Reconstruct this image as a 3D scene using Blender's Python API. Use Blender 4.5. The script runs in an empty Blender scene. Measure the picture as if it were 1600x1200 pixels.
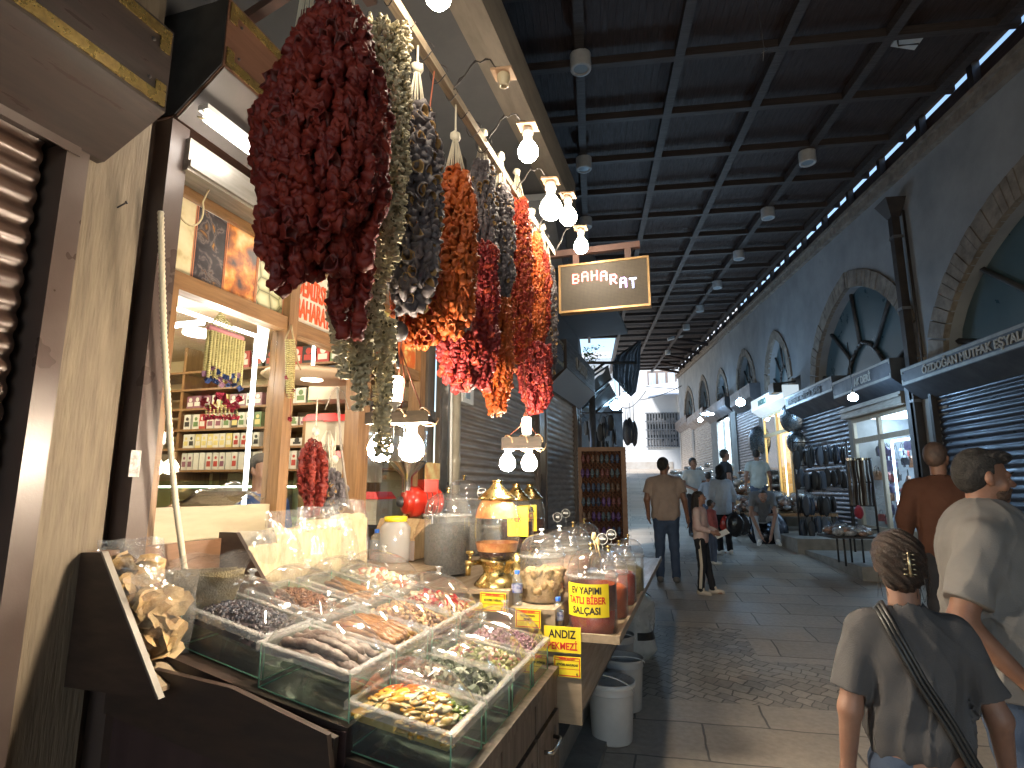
import bpy, bmesh, math, random
import numpy as np
from mathutils import Vector, Matrix
R_ = math.radians
rnd = random.Random(7)
SC = bpy.context.scene
COL = SC.collection
# ---------------------------------------------------------------- camera, world, sun, exposure
FPX = 910.0
TH = math.atan(162/FPX)                      # pitch up
PH = math.atan(128/FPX*math.cos(TH))         # yaw left of the street direction (+Y)
FA = math.atan(290/FPX*math.cos(TH))-PH      # the left shop row turns this much off the street
CAM = (0.0, 0.0, 1.6)
SL = 50/910.0                                # the street climbs away from the camera
cd = bpy.data.cameras.new('camera'); cam = bpy.data.objects.new('camera', cd); COL.objects.link(cam)
cam.location = CAM; cam.rotation_euler = (math.pi/2+TH, 0, PH)
cd.sensor_width = 36; cd.lens = FPX/1600*36; cd.clip_start = 0.05; cd.clip_end = 500
SC.camera = cam
SC.render.resolution_x = 1024; SC.render.resolution_y = 768
W = bpy.data.worlds.new('World'); SC.world = W; W.use_nodes = True
nt = W.node_tree; nt.nodes.clear()
sky = nt.nodes.new('ShaderNodeTexSky'); sky.sky_type = 'NISHITA'; sky.sun_disc = False
sky.sun_elevation = R_(42); sky.sun_rotation = R_(222); sky.air_density = 1.3; sky.dust_density = 0.2; sky.ozone_density = 2.5
bg = nt.nodes.new('ShaderNodeBackground'); bg.inputs[1].default_value = 0.08
wo = nt.nodes.new('ShaderNodeOutputWorld')
nt.links.new(sky.outputs[0], bg.inputs[0]); nt.links.new(bg.outputs[0], wo.inputs[0])
sd = bpy.data.lights.new('sun', 'SUN'); sd.energy = 2.0; sd.angle = R_(10); sd.color = (1.0, .93, .85)
so = bpy.data.objects.new('sun', sd); COL.objects.link(so); so.rotation_euler = Vector((.5, .55, -.67)).to_track_quat('-Z', 'Y').to_euler()
SC.view_settings.view_transform = 'Standard'; SC.view_settings.look = 'None'
SC.view_settings.exposure = 2.05; SC.view_settings.gamma = 1
SC.render.engine = 'CYCLES'
SC.cycles.max_bounces = 8; SC.cycles.transparent_max_bounces = 24; SC.cycles.glossy_bounces = 4
SC.cycles.transmission_bounces = 6; SC.cycles.diffuse_bounces = 4
SC.cycles.sample_clamp_indirect = 4; SC.cycles.caustics_reflective = False; SC.cycles.caustics_refractive = False
# ---------------------------------------------------------------- frames
ca, sa = math.cos(FA), math.sin(FA)
def F2W(p): t, s, z = p; return Vector((s*sa+t*ca, s*ca-t*sa, z))
def gext(y):
    k = min(max((y-13)/22, 0), 1); return .75*k*k*(3-2*k)
def gz(y): return SL*y-.15+gext(y)
def ray(u, v):
    a = [(u-800)/FPX, 1.0, -(v-600)/FPX]
    c, s = math.cos(TH), math.sin(TH); a = [a[0], a[1]*c-a[2]*s, a[1]*s+a[2]*c]
    c, s = math.cos(PH), math.sin(PH); return (a[0]*c-a[1]*s, a[0]*s+a[1]*c, a[2])
def atX(u, v, x):                            # point of the plane x = const seen at a pixel of the 1600 px photograph
    d = ray(u, v); k = x/d[0]; return Vector((x, d[1]*k, 1.6+d[2]*k))
def atY(u, v, y):
    d = ray(u, v); k = y/d[1]; return Vector((d[0]*k, y, 1.6+d[2]*k))
def atT(u, v, t):                            # same for a plane t = const of the left row: returns (t, s, z)
    d = ray(u, v); dt = d[0]*ca-d[1]*sa; k = t/dt; return (t, (d[0]*sa+d[1]*ca)*k, 1.6+d[2]*k)
def atS(u, v, s):
    d = ray(u, v); ds = d[0]*sa+d[1]*ca; k = s/ds; return ((d[0]*ca-d[1]*sa)*k, s, 1.6+d[2]*k)
def atZ(u, v, z):
    d = ray(u, v); k = (z-1.6)/d[2]; return Vector((d[0]*k, d[1]*k, z))
# ---------------------------------------------------------------- materials
MATS = {}
def _p(nt, base): 
    n = nt.nodes.new('ShaderNodeBsdfPrincipled'); n.inputs['Base Color'].default_value = (*base, 1); return n
def mat(name, c, rough=.6, metal=0, c2=None, nscale=6, ndetail=4, bump=0, bscale=40, stretch=None, emis=None, es=0, spec=.5,
        c3=None, alpha=None, rvar=0, coat=0, sss=0, bdist=.01):
    if name in MATS: return MATS[name]
    m = bpy.data.materials.new(name); m.use_nodes = True; t = m.node_tree; t.nodes.clear()
    o = t.nodes.new('ShaderNodeOutputMaterial'); p = _p(t, c)
    p.inputs['Roughness'].default_value = rough; p.inputs['Metallic'].default_value = metal
    p.inputs['Specular IOR Level'].default_value = spec; p.inputs['Coat Weight'].default_value = coat
    if sss: p.inputs['Subsurface Weight'].default_value = sss; p.inputs['Subsurface Radius'].default_value = (.02, .008, .004)
    if emis: p.inputs['Emission Color'].default_value = (*emis, 1); p.inputs['Emission Strength'].default_value = es
    L = t.links.new
    if c2 or bump or rvar:
        tc = t.nodes.new('ShaderNodeTexCoord'); mp = t.nodes.new('ShaderNodeMapping')
        if stretch: mp.inputs['Scale'].default_value = stretch
        L(tc.outputs['Object'], mp.inputs[0])
    if c2:
        n = t.nodes.new('ShaderNodeTexNoise'); n.inputs['Scale'].default_value = nscale; n.inputs['Detail'].default_value = ndetail
        n.inputs['Roughness'].default_value = .62
        L(mp.outputs[0], n.inputs['Vector'])
        r = t.nodes.new('ShaderNodeValToRGB'); r.color_ramp.elements[0].position = .36; r.color_ramp.elements[1].position = .64
        r.color_ramp.elements[0].color = (*c, 1); r.color_ramp.elements[1].color = (*c2, 1)
        if c3: e = r.color_ramp.elements.new(.8); e.color = (*c3, 1)
        L(n.outputs['Fac'], r.inputs[0]); L(r.outputs[0], p.inputs['Base Color'])
        if rvar:
            mr = t.nodes.new('ShaderNodeMapRange'); mr.inputs[1].default_value = .3; mr.inputs[2].default_value = .7
            mr.inputs[3].default_value = max(rough-rvar, .03); mr.inputs[4].default_value = min(rough+rvar, 1)
            L(n.outputs['Fac'], mr.inputs[0]); L(mr.outputs[0], p.inputs['Roughness'])
    if bump:
        n2 = t.nodes.new('ShaderNodeTexNoise'); n2.inputs['Scale'].default_value = bscale; n2.inputs['Detail'].default_value = 5
        b = t.nodes.new('ShaderNodeBump'); b.inputs['Strength'].default_value = bump; b.inputs['Distance'].default_value = bdist
        L(mp.outputs[0], n2.inputs['Vector']); L(n2.outputs['Fac'], b.inputs['Height']); L(b.outputs[0], p.inputs['Normal'])
    L(p.outputs[0], o.inputs[0]); MATS[name] = m; return m
def clear(name, tint=(1, 1, 1), rough=.04, gl=.12, film=0, base=.035, bump=0, bscale=30):
    """thin clear sheet: light goes straight through, the surface glints by its angle"""
    if name in MATS: return MATS[name]
    m = bpy.data.materials.new(name); m.use_nodes = True; t = m.node_tree; t.nodes.clear(); L = t.links.new
    o = t.nodes.new('ShaderNodeOutputMaterial'); tr = t.nodes.new('ShaderNodeBsdfTransparent'); tr.inputs[0].default_value = (*tint, 1)
    g = t.nodes.new('ShaderNodeBsdfGlossy'); g.inputs['Roughness'].default_value = rough
    lw = t.nodes.new('ShaderNodeLayerWeight'); lw.inputs[0].default_value = .5
    pw = t.nodes.new('ShaderNodeMath'); pw.operation = 'POWER'; pw.inputs[1].default_value = 3.2; L(lw.outputs['Facing'], pw.inputs[0])
    ma = t.nodes.new('ShaderNodeMath'); ma.operation = 'MULTIPLY_ADD'; ma.inputs[1].default_value = .75; ma.inputs[2].default_value = base+gl*.1; L(pw.outputs[0], ma.inputs[0])
    mx = t.nodes.new('ShaderNodeMixShader'); L(ma.outputs[0], mx.inputs[0]); L(tr.outputs[0], mx.inputs[1]); L(g.outputs[0], mx.inputs[2])
    out = mx
    if film:
        d = t.nodes.new('ShaderNodeBsdfDiffuse'); d.inputs[0].default_value = (.85, .85, .85, 1)
        m2 = t.nodes.new('ShaderNodeMixShader'); m2.inputs[0].default_value = film; L(mx.outputs[0], m2.inputs[1]); L(d.outputs[0], m2.inputs[2]); out = m2
    if bump:
        tc = t.nodes.new('ShaderNodeTexCoord'); n2 = t.nodes.new('ShaderNodeTexNoise'); n2.inputs['Scale'].default_value = bscale; n2.inputs['Detail'].default_value = 3
        b = t.nodes.new('ShaderNodeBump'); b.inputs['Strength'].default_value = bump; b.inputs['Distance'].default_value = .02
        L(tc.outputs['Object'], n2.inputs['Vector']); L(n2.outputs['Fac'], b.inputs['Height']); L(b.outputs[0], g.inputs['Normal']); L(b.outputs[0], lw.inputs['Normal'])
    L(out.outputs[0], o.inputs[0]); MATS[name] = m; return m
def emit(name, c, s):
    if name in MATS: return MATS[name]
    m = bpy.data.materials.new(name); m.use_nodes = True; t = m.node_tree; t.nodes.clear()
    o = t.nodes.new('ShaderNodeOutputMaterial'); e = t.nodes.new('ShaderNodeEmission'); e.inputs[0].default_value = (*c, 1); e.inputs[1].default_value = s
    t.links.new(e.outputs[0], o.inputs[0]); MATS[name] = m; return m
def wood(name, c, c2, rough=.5, axis=1, scale=3, bump=.15):
    st = [22, 22, 22]; st[axis] = 1.6
    return mat(name, c, rough, 0, c2, nscale=scale, ndetail=6, bump=bump, bscale=scale*3, stretch=st, rvar=.12)
# ---------------------------------------------------------------- mesh builder
class MB:
    def __init__(s): s.v = []; s.f = []; s.mi = []; s.m = 0; s.sm = []; s.smooth = False
    def add(s, vs, fs):
        b = len(s.v); s.v.extend([tuple(v) for v in vs]); 
        for f in fs: s.f.append(tuple(b+i for i in f)); s.mi.append(s.m); s.sm.append(s.smooth)
        return s
    def box(s, a, b):
        x0, y0, z0 = [min(a[i], b[i]) for i in range(3)]; x1, y1, z1 = [max(a[i], b[i]) for i in range(3)]
        return s.add([(x0,y0,z0),(x1,y0,z0),(x1,y1,z0),(x0,y1,z0),(x0,y0,z1),(x1,y0,z1),(x1,y1,z1),(x0,y1,z1)],
                     [(0,3,2,1),(4,5,6,7),(0,1,5,4),(1,2,6,5),(2,3,7,6),(3,0,4,7)])
    def hexa(s, p):   # 8 points: bottom loop then top loop
        return s.add(p, [(0,3,2,1),(4,5,6,7),(0,1,5,4),(1,2,6,5),(2,3,7,6),(3,0,4,7)])
    def cbox(s, c, d, rot=None):
        M = rot.to_3x3() if rot else None; ps = []
        for k in ((-1,-1,-1),(1,-1,-1),(1,1,-1),(-1,1,-1),(-1,-1,1),(1,-1,1),(1,1,1),(-1,1,1)):
            q = Vector((k[0]*d[0]/2, k[1]*d[1]/2, k[2]*d[2]/2)); q = M@q if M else q; ps.append(q+Vector(c))
        return s.hexa(ps)
    def prism(s, poly, vec):   # poly 3d points, extruded by vec
        n = len(poly); v = Vector(vec); ps = [Vector(p) for p in poly]; s.add(ps+[p+v for p in ps],
            [tuple(range(n))[::-1], tuple(range(n, 2*n))]+[(i, (i+1) % n, n+(i+1) % n, n+i) for i in range(n)]); return s
    def tube(s, pts, r, n=8, cap=True, rs=None):
        pts = [Vector(p) for p in pts]; vs = []; fs = []; N = len(pts); up = None
        for i, p in enumerate(pts):
            d = (pts[min(i+1, N-1)]-pts[max(i-1, 0)])
            if d.length < 1e-9: d = Vector((0, 0, 1))
            d.normalize()
            if up is None: up = Vector((0, 0, 1)) if abs(d.z) < .9 else Vector((1, 0, 0))
            a = d.cross(up)
            if a.length < 1e-6: a = d.orthogonal()
            a.normalize(); b = d.cross(a); up = b*-1 if False else up
            rr = rs[i] if rs else r
            for k in range(n):
                g = 2*math.pi*k/n; vs.append(p+a*(math.cos(g)*rr)+b*(math.sin(g)*rr))
        for i in range(N-1):
            for k in range(n): fs.append((i*n+k, i*n+(k+1) % n, (i+1)*n+(k+1) % n, (i+1)*n+k))
        if cap: fs.append(tuple(range(n))[::-1]); fs.append(tuple((N-1)*n+k for k in range(n)))
        sm = s.smooth; s.smooth = True; s.add(vs, fs); s.smooth = sm; return s
    def lathe(s, c, prof, n=20, ax=None, capb=False, capt=False, sx=1, sy=1):
        vs = []; fs = []; M = ax.to_3x3() if ax else None; c = Vector(c)
        for r, z in prof:
            for k in range(n):
                g = 2*math.pi*k/n; q = Vector((math.cos(g)*r*sx, math.sin(g)*r*sy, z)); vs.append(c+(M@q if M else q))
        for i in range(len(prof)-1):
            for k in range(n): fs.append((i*n+k, i*n+(k+1) % n, (i+1)*n+(k+1) % n, (i+1)*n+k))
        if capb: fs.append(tuple(range(n))[::-1])
        if capt: fs.append(tuple((len(prof)-1)*n+k for k in range(n)))
        sm = s.smooth; s.smooth = True; s.add(vs, fs); s.smooth = sm; return s
    def ball(s, c, r, n=10, m=6, sc=(1, 1, 1), rot=None, jit=0, rn=None):
        vs = []; fs = []; M = rot.to_3x3() if rot else None; c = Vector(c)
        for i in range(m+1):
            a = math.pi*i/m
            for k in range(n):
                g = 2*math.pi*k/n; j = 1+(rn.uniform(-jit, jit) if jit else 0)
                q = Vector((math.sin(a)*math.cos(g)*r*sc[0]*j, math.sin(a)*math.sin(g)*r*sc[1]*j, math.cos(a)*r*sc[2]*j)); vs.append(c+(M@q if M else q))
        for i in range(m):
            for k in range(n): fs.append((i*n+k, (i+1)*n+k, (i+1)*n+(k+1) % n, i*n+(k+1) % n))
        sm = s.smooth; s.smooth = True; s.add(vs, fs); s.smooth = sm; return s
    def grid(s, fn, nu, nv, closed=False):
        vs = [fn(i/nu, j/nv) for j in range(nv+1) for i in range(nu+1)]; w = nu+1
        sm = s.smooth; s.smooth = True
        s.add(vs, [(j*w+i, j*w+i+1, (j+1)*w+i+1, (j+1)*w+i) for j in range(nv) for i in range(nu)]); s.smooth = sm; return s
    def quad(s, a, b, c, d): return s.add([a, b, c, d], [(0, 1, 2, 3)])
# ---------------------------------------------------------------- objects
class Th:
    pass
def _mesh(name, mb, mats, base):
    me = bpy.data.meshes.new(name); bx = base
    me.from_pydata([(v[0]-bx[0], v[1]-bx[1], v[2]-bx[2]) for v in mb.v], [], mb.f)
    if not isinstance(mats, (list, tuple)): mats = [mats]
    for m in mats: me.materials.append(m)
    if len(mats) > 1: me.polygons.foreach_set('material_index', mb.mi)
    me.polygons.foreach_set('use_smooth', mb.sm); me.update(); return me
def tag(o, label, cat, group=None, kind=None):
    if label: o['label'] = label
    if cat: o['category'] = cat
    if group: o['group'] = group
    if kind: o['kind'] = kind
def thing(name, label, cat, base=(0, 0, 0), fr='W', group=None, rz=0):
    """Empty; parts are given in the same frame (W world, F left-row frame) unless rz is used"""
    e = bpy.data.objects.new(name, None); COL.objects.link(e); e.empty_display_size = .1
    e.location = F2W(base) if fr == 'F' else base; e.rotation_euler = (0, 0, (-FA if fr == 'F' else 0)+rz)
    tag(e, label, cat, group); t = Th(); t.o = e; t.base = base; return t
def part(name, mb, mats, parent, label=None):
    """parent: thing or part (python Th); returns Th so sub-parts can hang from it"""
    o = bpy.data.objects.new(name, _mesh(name, mb, mats, parent.base)); COL.objects.link(o); o.parent = parent.o
    if label: o['label'] = label
    t = Th(); t.o = o; t.base = parent.base; return t
def solo(name, mb, mats, label, cat, base=(0, 0, 0), fr='W', group=None, kind=None):
    o = bpy.data.objects.new(name, _mesh(name, mb, mats, base)); COL.objects.link(o)
    o.location = F2W(base) if fr == 'F' else base; o.rotation_euler = (0, 0, -FA if fr == 'F' else 0)
    tag(o, label, cat, group, kind); t = Th(); t.o = o; t.base = base; return t
def struct(name, mb, mats, fr='W', base=(0, 0, 0)): return solo(name, mb, mats, None, None, base, fr, None, 'structure')
KIDS = {}
def dup(th, base, fr='W', rz=0, label=None, group=None):
    src = th.o
    def cp(o, par):
        c = o.copy(); COL.objects.link(c)
        if par: c.parent = par
        for k in [q for q in bpy.data.objects if q.parent == o]: cp(k, c)
        return c
    kids = [q for q in bpy.data.objects if q.parent == src]
    c = src.copy(); COL.objects.link(c)
    for k in kids: cp(k, c)
    c.location = F2W(base) if fr == 'F' else base; c.rotation_euler = (0, 0, (-FA if fr == 'F' else 0)+rz)
    if label: c['label'] = label
    if group: c['group'] = group
    t = Th(); t.o = c; t.base = base; return t
def text_mb(txt, size, loc, xdir, zdir, depth=.004, bold=.0, align='LEFT', sx=1.0, sp=1.0):
    """letters as geometry: xdir reading direction, zdir up"""
    cu = bpy.data.curves.new('t', 'FONT'); cu.body = txt; cu.size = size; cu.extrude = depth/2; cu.offset = bold; cu.align_x = align; cu.space_character = sp
    cu.resolution_u = 3
    o = bpy.data.objects.new('t', cu); COL.objects.link(o); dg = bpy.context.evaluated_depsgraph_get()
    me = bpy.data.meshes.new_from_object(o.evaluated_get(dg)); X = Vector(xdir).normalized(); Z = Vector(zdir).normalized(); Y = X.cross(Z)
    mb = MB(); L = Vector(loc)
    mb.add([L+X*(v.co.x*sx)+Z*v.co.y-Y*v.co.z for v in me.vertices], [tuple(p.vertices) for p in me.polygons])
    bpy.data.objects.remove(o); bpy.data.curves.remove(cu); bpy.data.meshes.remove(me); return mb
def merge(a, b, m=None):
    off = len(a.v); a.v.extend(b.v)
    for f, k, s in zip(b.f, b.mi, b.sm): a.f.append(tuple(off+i for i in f)); a.mi.append(k if m is None else m); a.sm.append(s)
    return a
def lamp(name, loc, e, c, r=.03, fr='W', parent=None):
    d = bpy.data.lights.new(name, 'POINT'); d.energy = e; d.color = c; d.shadow_soft_size = r
    o = bpy.data.objects.new(name, d); COL.objects.link(o); o.location = F2W(loc) if fr == 'F' else loc
    return o
WARM = (1.0, .80, .56); COOL = (.72, .86, 1.0)
# common materials
M_metal = mat('grey metal', (.25, .25, .26), .4, .7, (.18, .18, .19), nscale=5, rvar=.12, bump=.05)
M_dark = mat('dark painted metal', (.035, .03, .03), .45, .2, (.05, .042, .04), nscale=8, rvar=.15, bump=.05)
M_white = mat('white paint', (.75, .73, .7), .5, 0, (.62, .6, .57), nscale=9, bump=.05)
M_black = mat('black plastic', (.015, .015, .017), .4, 0, (.03, .03, .03), nscale=12)
M_brass = mat('old brass', (.62, .45, .17), .28, 1, (.35, .25, .1), nscale=14, rvar=.15, bump=.1)
M_clear = clear('clear acrylic'); M_glass = clear('window glass', (.96, .98, .97), .02, .15)
M_yel = mat('yellow card', (.85, .66, .03), .45, 0, (.8, .6, .02), nscale=10)
M_redink = mat('red ink', (.6, .03, .02), .5); M_blkink = mat('black ink', (.02, .015, .012), .5)
M_white2 = mat('white plastic', (.8, .8, .78), .4, 0, (.72, .72, .7), nscale=10)
# ================================================================ SETTING
# ---- ground: slabs of worn stone with bands of small setts
def ground_mat():
    m = bpy.data.materials.new('paving'); m.use_nodes = True; t = m.node_tree; t.nodes.clear(); L = t.links.new; N = t.nodes.new
    o = N('ShaderNodeOutputMaterial'); p = N('ShaderNodeBsdfPrincipled'); L(p.outputs[0], o.inputs[0])
    tc = N('ShaderNodeTexCoord'); 
    def brick(rot, sx, sy, bw, rh, mort, off=.5, warp=.02, lc=(0, 0)):
        mp = N('ShaderNodeMapping'); mp.inputs['Location'].default_value = (*lc, 0); mp.inputs['Rotation'].default_value = (0, 0, rot); mp.inputs['Scale'].default_value = (sx, sy, 1)
        nz = N('ShaderNodeTexNoise'); nz.inputs['Scale'].default_value = 2.3; nz.inputs['Detail'].default_value = 4; L(tc.outputs['Object'], nz.inputs['Vector'])
        vm = N('ShaderNodeVectorMath'); vm.operation = 'MULTIPLY_ADD'; vm.inputs[1].default_value = (warp*3, warp*3, 0); L(nz.outputs['Color'], vm.inputs[0]); L(tc.outputs['Object'], vm.inputs[2])
        L(vm.outputs[0], mp.inputs[0])
        b = N('ShaderNodeTexBrick'); b.offset = off; b.inputs['Scale'].default_value = 1; b.inputs['Brick Width'].default_value = bw; b.inputs['Row Height'].default_value = rh
        b.inputs['Mortar Size'].default_value = mort; b.inputs['Mortar Smooth'].default_value = .3; b.inputs['Color1'].default_value = (.0, .0, .0, 1); b.inputs['Color2'].default_value = (1, 1, 1, 1); b.inputs['Mortar'].default_value = (.5, .5, .5, 1)
        L(mp.outputs[0], b.inputs['Vector']); return b
    big = brick(.06, 1, 1, .85, .48, .008); small = brick(R_(38), 1, 1, .12, .11, .006, .5, .08)
    # which areas are setts: rectangles in a loose lattice
    zone = brick(.06, 1, 1, 1.6, .93, .001, .35, 0, (3.2, 13.02))
    zr = N('ShaderNodeMath'); zr.operation = 'GREATER_THAN'; zr.inputs[1].default_value = .92; L(zone.outputs['Color'], zr.inputs[0])
    n1 = N('ShaderNodeTexNoise'); n1.inputs['Scale'].default_value = 1.1; n1.inputs['Detail'].default_value = 8; n1.inputs['Roughness'].default_value = .65; L(tc.outputs['Object'], n1.inputs['Vector'])
    n2 = N('ShaderNodeTexNoise'); n2.inputs['Scale'].default_value = 26; n2.inputs['Detail'].default_value = 6; L(tc.outputs['Object'], n2.inputs['Vector'])
    def ramp(src, c0, c1, a=.3, b=.7):
        r = N('ShaderNodeValToRGB'); r.color_ramp.elements[0].position = a; r.color_ramp.elements[1].position = b
        r.color_ramp.elements[0].color = (*c0, 1); r.color_ramp.elements[1].color = (*c1, 1); L(src, r.inputs[0]); return r.outputs[0]
    def mix(f, a, b, mode='MIX', fv=None):
        x = N('ShaderNodeMix'); x.data_type = 'RGBA'; x.blend_type = mode
        if fv is not None: x.inputs[0].default_value = fv
        else: L(f, x.inputs[0])
        L(a, x.inputs[6]); L(b, x.inputs[7]); return x.outputs[2]
    cb = mix(None, ramp(big.outputs['Color'], (.38, .33, .28), (.50, .44, .375), 0, 1), ramp(n1.outputs['Fac'], (.84, .84, .84), (1.08, 1.05, 1.0)), 'MULTIPLY', 1.0)
    cs = mix(None, ramp(small.outputs['Color'], (.31, .28, .245), (.47, .42, .365), 0, 1), ramp(n1.outputs['Fac'], (.85, .85, .85), (1.08, 1.05, 1.0)), 'MULTIPLY', 1.0)
    col = mix(zr.outputs[0], cb, cs)
    col = mix(None, col, ramp(n2.outputs['Fac'], (.84, .84, .84), (1.12, 1.12, 1.12)), 'MULTIPLY', .8)
    fac = N('ShaderNodeMix'); L(zr.outputs[0], fac.inputs[0]); L(big.outputs['Fac'], fac.inputs[2]); L(small.outputs['Fac'], fac.inputs[3])
    dark = N('ShaderNodeRGB'); dark.outputs[0].default_value = (.16, .145, .125, 1)
    col = mix(fac.outputs[0], col, dark.outputs[0]); L(col, p.inputs['Base Color'])
    h = N('ShaderNodeMath'); h.operation = 'MULTIPLY_ADD'; h.inputs[1].default_value = -1.0; L(fac.outputs[0], h.inputs[0])
    h2 = N('ShaderNodeMath'); h2.operation = 'MULTIPLY_ADD'; h2.inputs[1].default_value = .5; L(n2.outputs['Fac'], h2.inputs[0]); L(h.outputs[0], h2.inputs[2]); L(n1.outputs['Fac'], h.inputs[2])
    b = N('ShaderNodeBump'); b.inputs['Strength'].default_value = .7; b.inputs['Distance'].default_value = .012; L(h2.outputs[0], b.inputs['Height']); L(b.outputs[0], p.inputs['Normal'])
    mr = N('ShaderNodeMapRange'); mr.inputs[1].default_value = .3; mr.inputs[2].default_value = .7; mr.inputs[3].default_value = .42; mr.inputs[4].default_value = .68; L(n1.outputs['Fac'], mr.inputs[0]); L(mr.outputs[0], p.inputs['Roughness'])
    return m
M_pav = ground_mat()
g = MB(); g.smooth = True
ys = [-60, -20, -6]+[i*1.0-5 for i in range(0, 50)]+[60, 90, 140, 200]
def gzz(y): return gz(y) if y < 45 else gz(45)
g.add([(x, y, gzz(y)) for y in ys for x in (-120, -30, 0, 3, 6, 30, 120)],
      [(j*7+i, j*7+i+1, (j+1)*7+i+1, (j+1)*7+i) for j in range(len(ys)-1) for i in range(6)])
struct('street', g, M_pav)
M_step = mat('step stone', (.2, .19, .175), .6, 0, (.29, .275, .25), nscale=7, ndetail=8, bump=.3, bscale=40)
st = MB()
st.box((3.62, 8.9, .1), (6.2, 11.12, .53)); struct('lower_platform', st, M_step)
st = MB(); st.box((3.5, 11.1, .2), (6.2, 14.6, .72)); struct('upper_platform', st, M_step)
st = MB(); st.box((4.3, 14.6, .3), (6.2, 19, 1.0)); st.box((4.3, 19, .5), (6.2, 24, 1.45)); st.box((4.3, 24, .8), (6.2, 40, 1.75)); struct('far_platform', st, M_step)
st = MB(); st.box((-.62, 5.7, -.05), (.32, 7.2, .46)); st.box((-1.6, 7.2, 0), (.38, 9.6, .62)); struct('left_step', st, M_step, 'W')

# ---- wooden roof: planks, cross beams and long beams on one grid
CH = 6.9
M_plank = wood('dark plank', (.045, .028, .026), (.032, .02, .018), .65, 1, 2.2)
M_beam = wood('grey beam', (.058, .045, .042), (.042, .033, .03), .6, 0, 2)
def roofz(y): return SL*y+CH
pl = MB(); wdt = .095; rr = random.Random(3)
x = -1.2
while x < 5.5:
    y1 = 27.3 if x < 1.25 else 38.2; dz = rr.uniform(0, .003)
    pl.hexa([(x, -9, roofz(-9)+.2+dz), (x+wdt-.003, -9, roofz(-9)+.2+dz), (x+wdt-.003, y1, roofz(y1)+.2+dz), (x, y1, roofz(y1)+.2+dz)]+
            [(x, -9, roofz(-9)+.23+dz), (x+wdt-.003, -9, roofz(-9)+.23+dz), (x+wdt-.003, y1, roofz(y1)+.23+dz), (x, y1, roofz(y1)+.23+dz)])
    x += wdt
struct('roof_planks', pl, M_plank)
ov = MB(); ov.hexa([(-3.4, -9.3, roofz(-9.3)+.25), (5.5, -9.3, roofz(-9.3)+.25), (5.5, 27.4, roofz(27.4)+.25), (-3.4, 27.4, roofz(27.4)+.25), (-3.4, -9.3, roofz(-9.3)+.29), (5.5, -9.3, roofz(-9.3)+.29), (5.5, 27.4, roofz(27.4)+.29), (-3.4, 27.4, roofz(27.4)+.29)])
ov.hexa([(1.2, 27.4, roofz(27.4)+.25), (5.5, 27.4, roofz(27.4)+.25), (5.5, 38.2, roofz(38.2)+.25), (1.2, 38.2, roofz(38.2)+.25), (1.2, 27.4, roofz(27.4)+.29), (5.5, 27.4, roofz(27.4)+.29), (5.5, 38.2, roofz(38.2)+.29), (1.2, 38.2, roofz(38.2)+.29)])
struct('roof_cover', ov, M_dark)
bm_ = MB()
def ybeam(mb, x, w, h0, h1, y0, y1):
    mb.hexa([(x-w, y0, roofz(y0)+h0), (x+w, y0, roofz(y0)+h0), (x+w, y1, roofz(y1)+h0), (x-w, y1, roofz(y1)+h0), (x-w, y0, roofz(y0)+h1), (x+w, y0, roofz(y0)+h1), (x+w, y1, roofz(y1)+h1), (x-w, y1, roofz(y1)+h1)])
for x in (-.05, 1.28, 2.6, 3.92, 5.2): ybeam(bm_, x, .062, 0, .13, -9, 27.3 if x < 1 else 38.2)
struct('long_beams', bm_, M_beam)
bc = MB(); bj = MB(); y = -.9-1.352*6
while y < 38:
    x0 = -1.2 if y < 27.3 else 1.28
    bc.box((x0, y-.05, roofz(y)+.003), (5.42, y+.05, roofz(y)+.12))
    for dy in (.676,): bj.box((x0, y+dy-.035, roofz(y+dy)+.13), (5.42, y+dy+.035, roofz(y+dy)+.192))
    y += 1.352
struct('cross_beams', bc, M_beam)

# ---- right-hand building with pointed arches
M_wall = mat('old plaster', (.22, .235, .255), .85, 0, (.30, .315, .335), nscale=1.1, ndetail=9, bump=.25, bscale=14, c3=(.17, .18, .195))  # the blue cast of the cool light is mixed into this plaster colour
M_cream = mat('cream render', (.34, .30, .24), .85, 0, (.42, .37, .30), nscale=2.2, ndetail=8, bump=.3, bscale=60)
M_stone = mat('arch stone', (.15, .125, .105), .8, 0, (.27, .235, .2), nscale=5, ndetail=8, bump=.5, bscale=22)
M_tealglass = mat('dusty blue pane', (.045, .085, .105), .35, 0, (.07, .115, .135), nscale=1.4, ndetail=6, rvar=.12, spec=.6)
ARC = [(7.2, 2.6, 3.35, 5.35, .42), (12.85, 2.25, 3.75, 5.82, .34), (17.95, 1.02, 4.6, 6.0, .26), (21.6, 1.15, 5.0, 6.3, .26), (25.45, 1.0, 5.0, 6.4, .25), (29.6, 1.25, 5.3, 6.9, .25), (34.1, 1.6, 5.6, 7.1, .25)]
def af(u, k=.32): return math.sqrt(max(0, 1-((u+k)/(1+k))**2))/math.sqrt(1-(k/(1+k))**2)
def eave(y): return SL*y+6.57
XR = 5.5
wl = MB(); wb = MB()
y = -9.0; Y1 = 37.8; stp = .06
def low(y):
    for c, h, zs, za, r in ARC:
        u = abs(y-c)/h
        if u < 1: return zs+(za-zs)*af(u)
    return None
def fbot(y):   # lower border of the wall above the shops
    for c, h, zs, za, r in ARC:
        if abs(y-c) < h+1.0: return zs-.05
    return 4.0+SL*(y-12)
yy = []
while y < Y1: yy.append(y); y += stp
yy.append(Y1)
for c, h, *_ in ARC: yy += [c-h+1e-4, c-h-1e-4, c+h-1e-4, c+h+1e-4, c]
yy = sorted(yy)
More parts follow.
